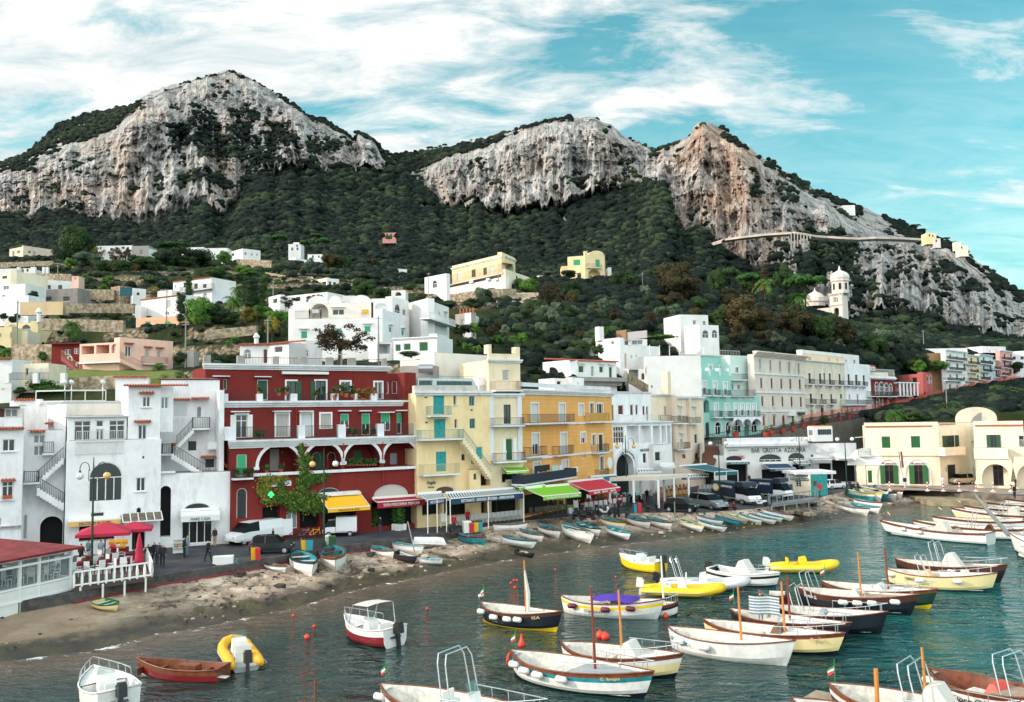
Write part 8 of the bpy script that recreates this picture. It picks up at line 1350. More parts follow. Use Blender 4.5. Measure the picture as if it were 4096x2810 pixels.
# -- vehicles
def loft(q,st,gm):
 r=[[(x,-wb/2*.94,zb),(x,-wb/2,zb+.2),(x,-wb/2,zl),(x,-wt/2,zt),(x,wt/2,zt),(x,wb/2,zl),(x,wb/2,zb+.2),(x,wb/2*.94,zb)]for x,zb,zl,zt,wb,wt,g in st]
 for i in range(len(r)-1):
  for k in range(7):q.mi=1 if(k in(2,4)and st[i][6]&1)or(k==3 and st[i][6]&2)else 0;q.add([r[i][k],r[i+1][k],r[i+1][k+1],r[i][k+1]],[(0,1,2,3)])
 q.mi=0;q.add(r[0],[tuple(range(8))[::-1]]);q.add(r[-1],[tuple(range(8))])
SHP={'hatch':[(-1.8,.35,.7,.75,1.5,1.4,0),(-1.75,.3,.95,.97,1.6,1.5,2),(-1.5,.3,.95,1.5,1.6,1.25,1),(-.5,.3,.95,1.56,1.62,1.3,0),(-.42,.3,.95,1.56,1.62,1.3,1),(.35,.3,.95,1.5,1.62,1.25,3),(1.0,.3,.95,.97,1.62,1.45,0),(1.65,.3,.82,.84,1.5,1.35,0),(1.82,.38,.6,.62,1.4,1.3,0)],'van':[(-2.2,.35,1.1,1.75,1.7,1.5,0),(-2.1,.3,1.1,1.8,1.75,1.5,0),(.1,.3,1.05,1.82,1.75,1.5,1),(.9,.3,1.05,1.72,1.75,1.4,3),(1.6,.3,1.0,1.03,1.72,1.5,0),(2.15,.32,.8,.83,1.6,1.4,0),(2.25,.4,.6,.62,1.4,1.3,0)],'cab':[(.4,.45,1.1,1.85,1.5,1.35,1),(1.3,.4,1.1,1.82,1.5,1.3,3),(1.8,.4,1.0,1.05,1.45,1.35,0),(1.95,.45,.7,.72,1.4,1.3,0)]}
def vehicle(v,rear,front,label,shape,m,cat='car',name='parked_car',box=None,dxy=None):
 view(v);a,b=G(*rear),G(*front);d=b-a;c=(a+b)/2;n=Vector((-d.y,d.x,0)).normalized()*.8;c=c+(n if n.y>0 else-n);e=empty(name,(c.x,c.y,ROAD),math.atan2(d.y,d.x),label,cat);L0=SHP[shape][-1][0]*2 if shape!='cab' else 4.2;k=d.length/L0;q=MB();loft(q,SHP[shape],0);q.build('body',[m,mat('car_glass','0e1114',.3,spec=.15)],e)
 xs={'hatch':(-1.2,1.2),'van':(-1.4,1.45),'cab':(-1.3,1.2)}[shape]
 for x in xs:
  for s_ in(-1,1):w=MB().tube([(x,s_*.62,.3),(x,s_*.82,.3)],.3,12).build('wheel',RUB,e);MB().tube([(x,s_*.8,.3),(x,s_*.83,.3)],.18,8).build('rim',SS,w)
 xf=SHP[shape][-2][0]
 for s_ in(-1,1):MB().box((xf+.05,s_*.55,.68),(.12,.28,.16)).build('headlight',FEN,e);MB().box((SHP[shape][0][0]if shape!='cab' else-2.1,s_*.68,.85 if shape!='cab' else.5),(.1,.14,.35 if shape!='cab' else.1)).build('tail_light',SR,e)
 if box:q=MB();l0,l1,w,z0,z1=box[:5];q.box(((l0+l1)/2,0,(z0+z1)/2),(l1-l0,w,z1-z0));q.build('cargo_box',box[5],e);MB().box((-.75,0,.52),(2.7,1.3,.14)).build('chassis',box[6]if len(box)>6 else m,e)
 e.scale=(k,min(k,1.15),min(max(k,.85),1.1));return e
CW,CG,CB,CS=mat('van_white','dfe0e2',.3),mat('car_grey','3c4246',.25,.5),mat('car_black','15171a',.2,.3),mat('car_silver','a4a9ad',.25,.6);BXB=mat('box_navy','16283c',.4)
e=vehicle('L',(530,588),(85,655),'white panel van with its rear doors standing open','van',CW,'van','parked_van');[MB().box((-2.5,s_*.95,1.05),(.75,.05,1.35),rz=-s_*.35).build('rear_door',CW,e)for s_ in(-1,1)]
vehicle('L',(215,728),(605,718),'dark grey hatchback parked in front of the white van','hatch',CG);vehicle('L',(1195,560),(870,572),'small white refrigerated box truck under the yellow awning','cab',CW,'truck','parked_truck',(-2.1,.35,1.65,.6,2.15,CW))
vehicle('N',(350,450),(640,462),'black hatchback parked beside the white boats','hatch',CB);vehicle('N',(570,400),(840,442),'silver hatchback behind the black one','hatch',CS)
for r_,f_,lb,t in(((815,338),(1148,400),'blue box truck with white cab, nearer of the two','left'),((1158,322),(1478,345),'blue box truck behind the ramp platform, farther of the two','right')):
 e=vehicle('N',r_,f_,lb,'cab',CW,'truck','parked_truck',(-2.3,.45,1.7,.65,2.2,BXB));MB().box((.9,0,2.2),(.9,1.65,.45)).build('cab_top_box',BXB,e)
 sd=-.87;text3d('CAPRI WATCH',Vector((-.5,sd,1.75)),(1,0,0),.26,1.3,WL_,None).parent=e;q=MB();q.tube([(-1.75,sd+.01,1.5),(-1.75,sd-.02,1.5)],.42,16);q.build('watch_face',mat('gold_paint','d8b860',.4)if t=='left' else FEN,e);q=MB();q.tube([(-1.75,sd-.02,1.5),(-1.75,sd-.03,1.5)],.3,16);q.build('watch_dial',FEN if t=='left' else BXB,e)
vehicle('N',(990,190),(1155,185),'white hatchback behind the teal canopy','hatch',CW);vehicle('N',(880,195),(1060,200),'black car with its roof down near the teal canopy','hatch',CB);vehicle('F',(560,1272),(718,1262),'white car with black soft top by the street lamp','hatch',CW);vehicle('F',(690,1180),(560,1185),'maroon hatchback behind the white soft top','hatch',mat('car_maroon','6a1c30',.25));vehicle('F',(1885,1222),(1705,1232),'beige hatchback parked at the coast guard recess','hatch',mat('car_beige','b8ac94',.3));vehicle('N',(1320,165),(1500,190),'dark car between the second box truck and the kiosk','hatch',CB);vehicle('N',(1390,262),(1510,258),'white car half hidden by the kiosk','hatch',CW)
view('E');p=D(2000,830,131);e=empty('bus',(p.x,p.y,p.z),.1,'white and orange minibus on the upper street','bus');MB().box((0,0,1.1),(2.9,2.2,2.2)).build('body',CW,e);MB().box((0,0,2.26),(2.8,2.1,.12)).build('roof',ORS,e);MB().box((.2,-1.08,1.4),(2.1,.1,.8)).build('window',GLASS,e);MB().box((-1.42,0,1.35),(.1,1.3,.8)).build('rear_window',LACE,e)
def scooter(v,x,y,rz,label,m=CB):
 view(v);e=empty('scooter',tuple(G(x,y)),rz,label,'scooter','scooters parked on the quay')
 for x_ in(-.6,.65):MB().tube([(x_,-.06,.25),(x_,.06,.25)],.26,12).build('wheel',RUB,e)
 q=MB();q.tube([(-.75,0,.62),(-.3,0,.6),(-.1,0,.38),(.35,0,.35),(.5,0,.75),(.42,0,1.0)],[.14,.2,.13,.1,.16,.06],7);q.build('body',m,e);q=MB();q.tube([(.42,-.32,1.02),(.42,.32,1.02)],.03,5);q.tube([(.48,0,.9),(.65,0,.25)],.05,5);q.build('handlebar',BLK,e);MB().box((-.35,0,.8),(.65,.26,.1)).build('seat',BLK,e);MB().box((-.8,0,1.0),(.32,.36,.28)).build('top_case',BLK,e)
for i,(x,y,r_,lb,m_)in enumerate(((1165,520,.3,'first left of the man in grey',CB),(1245,530,.2,'second, leaning beside the first',CB),(1310,500,.3,'third in the left pair behind the yellow striped boat',CB),(1395,480,-.3,'with a light wheel cover, next to the yellow striped boat',CW),(1515,500,1.1,'seen from behind, left of the bins',CB),(1610,500,1.2,'seen from behind, touching the bins',CB),(1840,455,-.3,'alone right of the bins',CB),(1690,370,.1,'in front of the wicker chairs',CB))):scooter('M',x,y,r_,'dark scooter '+lb if m_ is CB else 'light scooter '+lb,m_)
scooter('N',860,410,2.6,'scooter with red rear between the silver car and the truck');scooter('N',960,435,-1.0,'scooter with red tail leaning before the truck',RDH);scooter('N',1230,400,PI,'cream scooter left of the ramp platform',CW);scooter('O',790,250,.2,'black scooter at the foot of the right lamp');scooter('L',2050,555,1.6,'motorbike with white front beside the man in red');scooter('F',1695,1215,1.5,'dark scooter left of the beige car')
# -- people: one skinned surface each
def person(v,x,y,label,top,legs,skin='b88a6c',hair='2a1e18',face=0.0,pose='stand',h=1.72,z=ROAD,at=None):
 view(v);p=G(x,y,z)if at is None else at;s=h/1.72;st={'stand':(.0,.05),'walk':(.28,.3),'sit':(.4,.1)}[pose];k=st[0];b=-.42 if pose=='sit' else 0
 J=[((0,0,.95+b),.15),((0,0,1.2+b),.14),((0,0,1.42+b),.13),((0,0,1.5+b),.055),((.01,0,1.58+b),.085),((.01,0,1.66+b),.08)];E_=[(0,1),(1,2),(2,3),(3,4),(4,5)]
 for sd in(-1,1):
  n=len(J);f=k*sd if pose=='walk' else k
  J+=[((0,sd*.1,.9+b),.1),((f*(.5 if pose=='walk' else 1.0),sd*.1,.48 if pose!='sit' else.5),.07),((f*(1.0 if pose=='walk' else 1.0),sd*.1,.08),.045),((f+.14,sd*.11,.03),.04)];E_+=[(0,n),(n,n+1),(n+1,n+2),(n+2,n+3)]
  m_=len(J);a=-st[1]*sd;J+=[((0,sd*.19,1.4+b),.06),((a*.4,sd*.25,1.14+b),.045),((a*.6+.12,sd*.24,.92+b),.035),((a*.6+.17,sd*.24,.84+b),.03)];E_+=[(2,m_),(m_,m_+1),(m_+1,m_+2),(m_+2,m_+3)]
 me=bpy.data.meshes.new('person');me.from_pydata([j[0]for j in J],E_,[]);o=bpy.data.objects.new('person',me);COL.objects.link(o);sk=o.modifiers.new('skin','SKIN');me.skin_vertices or me.attributes
 for i,j in enumerate(J):me.skin_vertices[0].data[i].radius=(j[1],j[1]*(1.25 if i in(0,1,2)else 1));me.skin_vertices[0].data[i].use_root=i==0
 o.modifiers.new('sub','SUBSURF').levels=1;dg=bpy.context.evaluated_depsgraph_get();dg.update();m2=bpy.data.meshes.new_from_object(o.evaluated_get(dg));o.modifiers.clear();o.data=m2;m2 .materials.clear()
 for c in(mat('cloth_'+legs,legs,.9),mat('cloth_'+top,top,.9),mat('skin_'+skin,skin,.6),mat('hair_'+hair,hair,.8),mat('shoe_leather','1e1a18',.7)):m2 .materials.append(c)
 for pl in m2 .polygons:
  c=pl.center;zc=c.z-b if c.z>.95+b-.05 else c.z;hand=abs(c.y)>.18 and c.z<.93+b and c.z>.7+b;pl.material_index=3 if zc>1.62 or(zc>1.54 and c.x<-.02)else 2 if zc>1.475 or hand else 1 if c.z>.93+b or(abs(c.y)>.19 and c.z>.7+b)else 4 if c.z<.07 else 0;pl.use_smooth=True
 o.location=p;o.rotation_euler=(0,0,face);o.scale=(s,s,s);return tag(o,label,'person')
PP=[('K',735,590,'person in black seen from behind at the terrace entrance','1c1c20','1c1c20',1.5),('K',915,555,'person in a grey top with blue jeans under the red parasol','8a9298','3c5a78',1.5),('K',800,555,'person in grey by the fruit stall','6a7278','2a3038',1.2),('K',612,620,'person in pale blue behind the pavilion glass','9ab0c0','3a4248',.5),('K',1345,600,'person dressed in black with a backpack, left of the walking group','1a1c20','1a1c20',-1.2),('K',1400,580,'person in dark jacket in the middle of the walking group','2a2c34','20242a',-1.0),('K',1445,585,'person in black and white with a face mask','3a3e48','2a2e38',-1.5),('K',1475,605,'blond person in navy carrying a lilac bag','20242c','1c2028',-1.2),('K',1672,525,'person in a black jacket before the white shelf','1c2024','20262c',0),('K',1700,508,'person with long fair hair and jeans beside the black jacket','7a8a94','5a7a8c',0),('K',1888,562,'person in a black coat and white shoes crossing the road','16181a','1c1c1c',-.3),('K',1950,425,'person in a dark shirt and tan trousers looking at a phone','2a2a2e','a08a64',-2.0),('L',1412,540,'man in black jacket and jeans outside the dark red awning','1c1e22','30465c',PI),('L',2080,520,'man in a red jacket beside the motorbike','a81c28','2c3440',1.0),('L',2205,470,'person in a red top at the white chairs','b01e2c','20242a',-1.4),('L',435,660,'dark haired person walking behind the grey hatchback','2a2428','2a2e34',PI),('L',2082,430,'waiter in a white shirt among the white chairs','d8d8d8','202226',-1.5),('M',1095,545,'man in a grey hooded jacket seen from behind','9aa0a4','3a4c5c',1.6),('M',1180,470,'person in a black coat reading the menu board','1c1c1e','26282a',2.8),('M',1360,400,'person in an olive jacket at the red chairs','4a5a3a','2c2e30',1.6),('M',1328,400,'person in dark brown beside the olive jacket','3a3428','26282a',1.6),('M',1826,370,'person in light grey at the pergola corner','b0b4b6','4a5058',1.6),('M',1792,365,'person in black at the pergola corner','1e2022','1e2022',1.6),('E',1160,810,'dark dressed person standing by the mint hotel stairs','1a1c20','1a1c20',-1.5,'z'),('N',1130,210,'person in dark clothes between the white car and the truck','1e2024','1e2024',-1.0),('O',1245,238,'white haired person in navy with white trousers on the quay','202c3c','d0d0cc',1.6),('O',1590,235,'person in pale blue walking past the coast guard corner','b4c2d0','8c98a8',0),('O',2225,240,'person in white walking at the right end of the quay','d4d4d6','50545c',-.5),('O',2250,250,'person with an ochre backpack at the right end of the quay','23262c','2c3038',-.5),('O',2240,330,'person in black sitting low on the landing edge','15171a','15171a',-1.2)]
for t in PP:
 v,x,y,lb,c1,c2,fc=t[:7];view(v);k={}
 if len(t)>7:k['at']=D(x,y,138)
 person(v,x,y,lb,c1,c2,face=fc,pose='walk' if 'walk' in lb or 'cross' in lb else 'stand',hair='c8a860' if 'blond' in lb or 'fair' in lb else 'c0bcb8' if 'white haired' in lb else '2a1e18',**k)
person('N',1235,1440,'person in black holding up a striped towel on the dark boat','1c1c20','8a9aa4',face=-1.4,z=.35);view('N');p=G(1235,1440,.35);BST=mat('towel_blue','6a8498',.9);e=empty('towel',(p.x,p.y-.5,p.z),0,'blue and white striped towel held up by a person on a boat','towel');q=MB()
for i in range(12):q.mi=i%2;z_=1.5-i*.085;q.grid([[(x_,.05*math.sin(x_*5),z_-.1*x_+.03*math.sin(x_*3)),(x_,.05*math.sin(x_*5),z_-.085-.1*x_+.03*math.sin(x_*3))]for x_ in(-.8,-.5,-.2,.1,.4,.7,.95)])
q.build('cloth',[FEN,BST],e);person('N',1712,262,'man in a white shirt leaning in front of the ticket kiosk','dcdcda','3a3e46',face=2.6);person('H',768,850,'person in black on the villa terrace','16181a','16181a',at=(view('H'),D(768,855,130))[1]);person('H',870,850,'person in blue on the villa terrace','2c4c74','20242a',at=(view('H'),D(870,855,130))[1])
# -- chairs and tables
CHP={}
def chair(x,y,rz,m,label,group,v,z=ROAD):
 view(v);p=G(x,y,z);k=m.name
 if k not in CHP:
  e=empty('chair');MB().box((0,0,.46),(.46,.46,.06)).build('seat',m,e);MB().box((-.22,0,.76),(.05,.46,.5)).build('backrest',m,e)
  for a in(-1,1):
   for b in(-1,1):MB().bar((a*.2,b*.2,0),(a*.18,b*.18,.45),.045).build('leg',m,e)
   MB().box((0,a*.23,.66),(.42,.04,.04)).build('armrest',m,e)
  CHP[k]=e
 else:e=copy_tree(CHP[k])
 tag(e,label,'chair',group);e.location=p;e.rotation_euler=(0,0,rz);return e
def table(x,y,m,label,group,v,w=.8,z=ROAD):
 view(v);e=empty('table',tuple(G(x,y,z)),.35,label,'table',group);MB().box((0,0,.74),(w,w,.04)).build('table_top',m,e);MB().box((0,0,.55),(w+.02,w+.02,.3)).build('cloth_drop',m,e)if m is not FR_W else None;MB().bar((0,0,0),(0,0,.7),.07).build('leg',BLK,e)
CHW=mat('chair_white','d4d6d6',.5);CHB=mat('chair_taupe','5c5248',.7);CHR=mat('chair_rattan','a87a48',.7);CHK=mat('cushion_red','b83040',.8);TBR=mat('cloth_dark_red','7a1a28',.8);TBG=mat('cloth_lime','7ab82c',.8);TBT=mat('cloth_turquoise','8cc4bc',.8)
for i in range(15):chair(75+i*39.5,575-i*4.2,2.0,CHW,'white armchair in the front row of the striped awning restaurant','white chairs of the striped awning restaurant','M')
for i in range(14):chair(90+i*39,525-i*3.6,-1.1 if i%2 else 2.0,CHW,'white armchair deeper under the striped awning','white chairs of the striped awning restaurant','M')
for i in range(7):table(110+i*78,555-i*8,FR_W,'white square table under the striped awning','tables of the striped awning restaurant','M')
for i in range(8):chair(735+i*44,492-i*5,2.0 if i%2 else 1.6,CHB,'taupe chair in the front row under the lime awning','taupe chairs of the lime awning restaurant','M');chair(760+i*42,445-i*4,-1.2,CHB,'taupe chair behind the lime clothed tables','taupe chairs of the lime awning restaurant','M')
for i in range(5):table(800+i*68,475-i*6,TBG,'table with a lime cloth under the lime awning','lime clothed tables','M')
for i in range(9):chair(1235+i*43,440-i*6,1.8,CHW,'white metal chair under the red awning','white chairs of the red awning restaurant','M');chair(1250+i*42,405-i*5,-1.2,CHK,'red cushioned chair under the red awning','red cushioned chairs','M')
for i in range(4):table(1270+i*85,425-i*8,TBR,'table with a red cloth under the red awning','red clothed tables under the red awning','M')
for j in range(3):
 for i in range(8):chair(1915+i*34+j*8,345-i*5-j*28,(1.8,-1.2,.5)[j],CHR,'rattan chair under the white pergola','rattan chairs of the pergola','M')
for i in range(6):table(1500+i*100,335-i*6,TBT,'table with a turquoise cloth near the white pergola','turquoise clothed tables','M')
for i in range(6):chair(680+i*34,270-i*2,1.8,CHW,'white metal chair beyond the pergola','white chairs beyond the pergola','N')
# -- awnings and the pergola of the restaurants
BLF=mat('navy_stripe','1c3a52',.8);LIM=mat('lime_fabric','7cb81e',.8);RDA=mat('red_fabric','b81c34',.8)
def aw2(label,v,bl,br,fl,fr,d,drop,ms,n=1,words=None,wm=None,post=True,th=.5,wide=.7):
 """bl br fl fr: pixels; d: distances of the four corners"""
 view(v);P_=[D(*p,dd)for p,dd in zip((bl,br,fl,fr),d)];return awning('awning',label,*P_,drop=drop,ms=ms,n=n,words=words,wm=wm,th=th,wide=wide,legs=[P_[2],P_[2].lerp(P_[3],.5),P_[3]]if post else None)
aw2('long navy and white striped awning with white seafood pizzeria lettering','C',(415,1308),(1075,1258),(455,1355),(1120,1300),(88,93.5,84,90),.55,[FEN,BLF],56,'RISTORANTE - SEAFOOD - PIZZERIA - AMERICAN BAR',(BLF,WL_),wide=.72)
aw2('short navy and white striped awning left of the long one','C',(160,1315),(375,1300),(250,1365),(420,1345),(87,88,84,85),.5,[FEN,BLF],18,'RISTORANTE',(BLF,WL_))
aw2('front lime green awning lettered RISTORANTE PIZZERIA BAR GELATERIA','C',(1140,1262),(1530,1228),(1300,1332),(1642,1300),(92,97,87,91),.4,[LIM],1,'RISTORANTE PIZZERIA BAR GELATERIA',(LIM,WL_),wide=.85,post=False)
aw2('lime green awning behind the front one','C',(960,1198),(1220,1178),(1080,1252),(1320,1228),(94.5,97,92,94),.3,[LIM],post=False);aw2('small lime green awning over the upper terrace','C',(918,1052),(1128,1042),(968,1108),(1168,1098),(94,96,92,93.5),.25,[LIM],1,'RISTORANTE PIZZERIA',(LIM,WL_),post=False)
aw2('bright red awning right of the lime green ones','C',(1530,1205),(1840,1172),(1715,1288),(1998,1250),(99,106,93,98),.4,[RDA],1,'BAR  BAR  BAR',(RDA,WL_),post=False);aw2('dark teal awning behind the red one','C',(1730,1158),(1960,1140),(1850,1200),(2050,1185),(110,114,106,109),.3,[TLF],post=False)
aw2('dark teal canopy with striped valance before the stairs','E',(720,1060),(965,1042),(1040,1110),(1250,1100),(124,128,116,118),.5,[TLF]);aw2('navy striped canopy under the teal one','E',(735,1140),(985,1132),(740,1160),(985,1152),(120,121,118,119),.3,[FEN,BLF],20,'Pizza Pasta Antipasti Grill',(BLF,WL_),post=False)
aw2('grey striped canopy below the gelateria sign','E',(330,1090),(490,1085),(340,1112),(560,1106),(119,121,116,118),.15,[FEN,BLF],14,post=False);aw2('white fish shop canopy with tiled edge','E',(540,1040),(670,1035),(560,1065),(685,1060),(121,124,118,121),.2,[WFB],post=False)
view('E');e=empty('pergola',tuple(G(500,1385)),0,'large white pergola with a flat pale roof on square posts','pergola');c4=[D(85,1160,105),D(525,1150,101),D(800,1125,109),D(365,1130,113)];q=MB();q.hexa([p+Z*-.45 for p in c4]+c4);q.build('roof',mat('pergola_roof','d8cfc0',.7),e,W=True)
for p in c4+[c4[0].lerp(c4[1],.5),c4[1].lerp(c4[2],.5),c4[2].lerp(c4[3],.5)]:q=MB();q.bar(Vector((p.x,p.y,ROAD)),p+Z*-.453,.24);q.build('post',FR_W,e,W=True)
# -- left pavilion, terrace, parasols
view('K');e=empty('pavilion',tuple(G(300,1000,.9)),0,'white glazed restaurant pavilion with a red felt roof at the left edge','pavilion');cB=G(655,905,.9);cA=G(0,1068,.9);dr=(cA-cB).normalized();cA=cB+dr*14;nb=Vector((-dr.y,dr.x,0));nb=nb if nb.y>0 else-nb;mp_=lambda t,z,o=0:cB+dr*t+nb*o+Z*(z-.9)
tp=4.15;q=MB();q.hexa([mp_(14,0.3),mp_(0,.3),mp_(0,.3,9),mp_(14,.3,9),mp_(14,2.3),mp_(0,2.3),mp_(0,2.3,9),mp_(14,2.3,9)]);q.build('base_wall',CLEANW,e,W=True);q=MB()
for t in(.12,2.6,4.0,6.6,9.2,11.8):q.bar(mp_(t,2.3,.06),mp_(t,tp,.06),.16);q.bar(mp_(t,.3,-.02),mp_(t,2.3,-.02),.05)
for z_ in(1.6,2.4,3.75,tp):q.bar(mp_(0,z_,.05 if z_>2 else-.02),mp_(14,z_,.05),.14)
for o_ in(2.2,4.4,6.6,8.9):q.bar(mp_(.06,2.3,o_),mp_(.06,tp,o_),.14)
for z_ in(2.4,3.75,tp):q.bar(mp_(.05,z_,0),mp_(.05,z_,9),.12)
q.build('frame',FR_W,e,W=True);q=MB();q.quad(mp_(13.9,2.4,.02),mp_(.1,2.4,.02),mp_(.1,tp,.02),mp_(13.9,tp,.02));q.quad(mp_(.02,2.4,.1),mp_(.02,2.4,8.9),mp_(.02,tp,8.9),mp_(.02,tp,.1));q.build('glazing',mat('clear_glazing','8aa0a4',.05,alpha=.22,spec=.8),e,W=True);q=MB();q.hexa([mp_(14,tp+.05,-.4),mp_(-.5,tp+.05,-.4),mp_(-.5,tp+.05,9.3),mp_(14,tp+.05,9.3),mp_(14,tp+.2,-.4),mp_(-.5,tp+.2,-.4),mp_(-.5,tp+.55,9.3),mp_(14,tp+.85,4)]);q.build('roof',mat('red_felt','7a2226',.9,var=.4,vs=1.5),e,W=True);q=MB();q.quad(mp_(13.9,2.31,6),mp_(.3,2.31,6),mp_(.3,tp,6),mp_(13.9,tp,6));q.build('back_wall',DARK,e,W=True)
for i in range(10):chair(60+(i%5)*110,790-(i//5)*70-(i%5)*18,i,CHW,'white chair inside the glazed pavilion','chairs inside the pavilion','K',2.3)
q=MB();q.box(mp_(4,2.85,3),(3.2,.8,1.1),math.atan2(dr.y,dr.x));tag(q.build('display_counter',GLASS,None,W=True),'glass food counter inside the pavilion','counter')
t0,t1,t2=G(668,800,ROAD+.35),G(1380,700,ROAD+.35),G(1330,560,ROAD+.35);e=empty('terrace',tuple(t0),0,'raised white railed terrace beside the glazed pavilion','terrace');t3=t0+(t2-t1);q=MB();q.hexa([p-Z*.25 for p in(t0,t1,t2,t3)]+[t0,t1,t2,t3]);q.build('deck',mat('dark_deck','4a3c34',.8),e,W=True);FR=MB()
for a,b in((t0,t1),(t1,t2)):
 n=max(2,int((b-a).length/.5))
 FR.bar(a+Z*1.0,b+Z*1.0,.1);FR.bar(a+Z*.15,b+Z*.15,.1)
 for i in range(n+1):p=a.lerp(b,i/n);FR.tube([p,p+Z*.3,p+Z*.6,p+Z*.95],[.06,.1,.1,.05],4)
FR.build('railing',FR_W,e,W=True)
for i in range(4):q=MB();p=t0 .lerp(t1,(i+.3)/3.6);q.bar(Vector((p.x,p.y,.5)),p,.1);q.build('leg',FR_W,e,W=True)
for i in range(16):chair(700+(i%6)*105+(i//6)*40,700-(i//6)*55-(i%6)*12,i*1.3,CHW,'white chair on the railed terrace','chairs on the railed terrace','K',ROAD+.35)
for i in range(6):table(760+(i%3)*180+(i//3)*60,655-(i//3)*55-(i%3)*14,TBR,'table with a dark red cloth on the railed terrace','dark red tables on the railed terrace','K',z=ROAD+.35)
CRF=mat('crimson_parasol','a81c3c',.8)
def parasol(v,x,y,w,h,label,m,closed=False,z=ROAD,pole=True):
 view(v);e=empty('parasol',tuple(G(x,y,z)),.35,label,'parasol');q=MB()
 if closed:q.lathe((0,0,0),[(.3,.45),(.36,.7),(.26,1.2),(.22,1.8),(.1,2.5),(.03,2.7)],10)
 else:
  for s_ in(0,1):c_=[(-w,-w,h),(w,-w,h),(w,w,h),(-w,w,h)];t_=(0,0,h+w*.38);[q.add([c_[i],c_[(i+1)%4],t_],[(0,1,2)])for i in range(4)]if s_==0 else[q.quad(Vector(c_[i])-Z*.22,Vector(c_[(i+1)%4])-Z*.22,c_[(i+1)%4],c_[i])for i in range(4)]
 q.build('canopy',m,e);q=MB();q.tube([(0,0,0),(0,0,h if not closed else.6)],.05,6);q.build('pole',mat('dark_wood','3a2a20',.7),e)
parasol('K',950,600,1.85,2.6,'open crimson parasol in front of the fruit shop',CRF,z=ROAD+.35);parasol('K',1215,560,1.3,2.6,'second crimson parasol, right and behind the first',CRF,z=ROAD+.35);parasol('K',1262,640,1,2,'folded crimson parasol at the terrace corner',CRF,True,z=ROAD+.35);parasol('L',1732,420,1,2,'folded red parasol outside the dark red awning',CRF,True);parasol('L',1955,400,1,2,'folded navy parasol by the striped awning',BLF,True)
# -- bins, kiosk, ramp platform and quay furniture
BY,BB,BR,BG=mat('bin_yellow','d8ac1c',.6),mat('bin_blue','2f8c9c',.6),mat('bin_red','b02028',.6),mat('bin_green','1e4a30',.6)
for v,x,y,w,h_,m,lb in(('L',270,775,.62,1.05,BY,'tall yellow bin in front of the grey hatchback'),('L',298,782,.4,.9,BR,'red box beside the tall yellow bin'),('L',722,690,.6,.95,BY,'yellow bin of the pair left of the lamp'),('L',765,690,.6,.95,BB,'blue bin of the pair left of the lamp'),('L',938,655,.5,.9,FEN,'white bin at the lamp foot'),('L',975,660,.6,.9,BG,'dark green bin at the lamp foot'),('L',2195,525,.75,1.0,FEN,'white bin near the red rimmed boat'),('L',2235,525,.5,.85,BR,'red bin near the red rimmed boat'),('L',2275,515,.5,.9,BY,'yellow bin near the red rimmed boat'),('L',2312,510,.5,.9,BB,'blue bin near the red rimmed boat'),('M',1682,455,.5,.95,BB,'turquoise bin between the scooters'),('M',1715,455,.5,.95,BR,'red bin between the scooters')):
 view(v);e=empty('bin',tuple(G(x,y)),.3,lb,'bin');q=MB();q.hexa([(-w/2.3,-w/2.3,0),(w/2.3,-w/2.3,0),(w/2.3,w/2.3,0),(-w/2.3,w/2.3,0),(-w/2,-w/2,h_),(w/2,-w/2,h_),(w/2,w/2,h_),(-w/2,w/2,h_)]);q.build('body',m,e);q=MB();q.hexa([(-w/1.9,-w/1.9,h_+.003),(w/1.9,-w/1.9,h_+.003),(w/1.9,w/1.9,h_+.003),(-w/1.9,w/1.9,h_+.003),(-w/2.4,-w/2.4,h_+.12),(w/2.4,-w/2.4,h_+.12),(w/2.4,w/2.4,h_+.12),(-w/2.4,w/2.4,h_+.12)]);q.build('lid',CB if m in(BY,BB)else m,e)
view('N');e=empty('kiosk',tuple(G(1650,300)),0,'cream ticket kiosk with a teal tour map on its side','kiosk');ka,kb,kc=G(1525,292),G(1690,305),G(1832,300);kc=kb+(kc-kb).normalized()*2.4;f=Fac(e,((ka.x,ka.y),),((kb.x,kb.y),),ROAD,ROAD+2.75,BUFF,depth=3.0);f.win(1545,165,1598,225,'m');f.done();f.box(1500,142,1662,166,.02,.1,TLF,'sign_board');ftext(f,'BLUE GROTTO . ISLAND TOUR',1505,146,1658,160,WL_,e,.13)
g=Fac(e,((kb.x,kb.y),),((kc.x,kc.y),),ROAD,ROAD+2.75,mat('map_teal','1f8a86',.6,var=.15,vs=2),depth=2);g.done();g.box(1752,198,1788,258,.01,.06,SR,'poster');g.box(1712,172,1740,212,.01,.06,mat('maroon_patch','6a2c34',.7),'poster');q=MB();m_=(ka+kc)/2+Vector((.3,1.2,0));q.box(Vector((m_.x,m_.y,ROAD+2.95)),(5.6,4.4,.38),.1);q.build('roof',TRIM,e,W=True);ftext(f,'TICKET POINT  BLUE GROTTO  ISLAND TOUR',1490,108,1665,126,NAVY,e,1.3)
view('N');pa,pb=G(1330,395,ROAD+.4),G(1770,335,ROAD+.4);e=empty('platform',tuple((pa+pb)/2),0,'grey steel platform with railing over the stone slope','platform');back=Vector((.6,3.2,0));q=MB();q.hexa([p-Z*.2 for p in(pa,pb,pb+back,pa+back)]+[pa,pb,pb+back,pa+back]);q.build('deck',METAL,e,W=True);rail([pa+back,pa,pb,pb+back],1.1,METAL,e,1.1,.06)
for i in range(5):p=pa.lerp(pb,i/4);q=MB();q.bar(p-Z*1.6,p,.12);q.build('leg',METAL,e,W=True)
view('O')
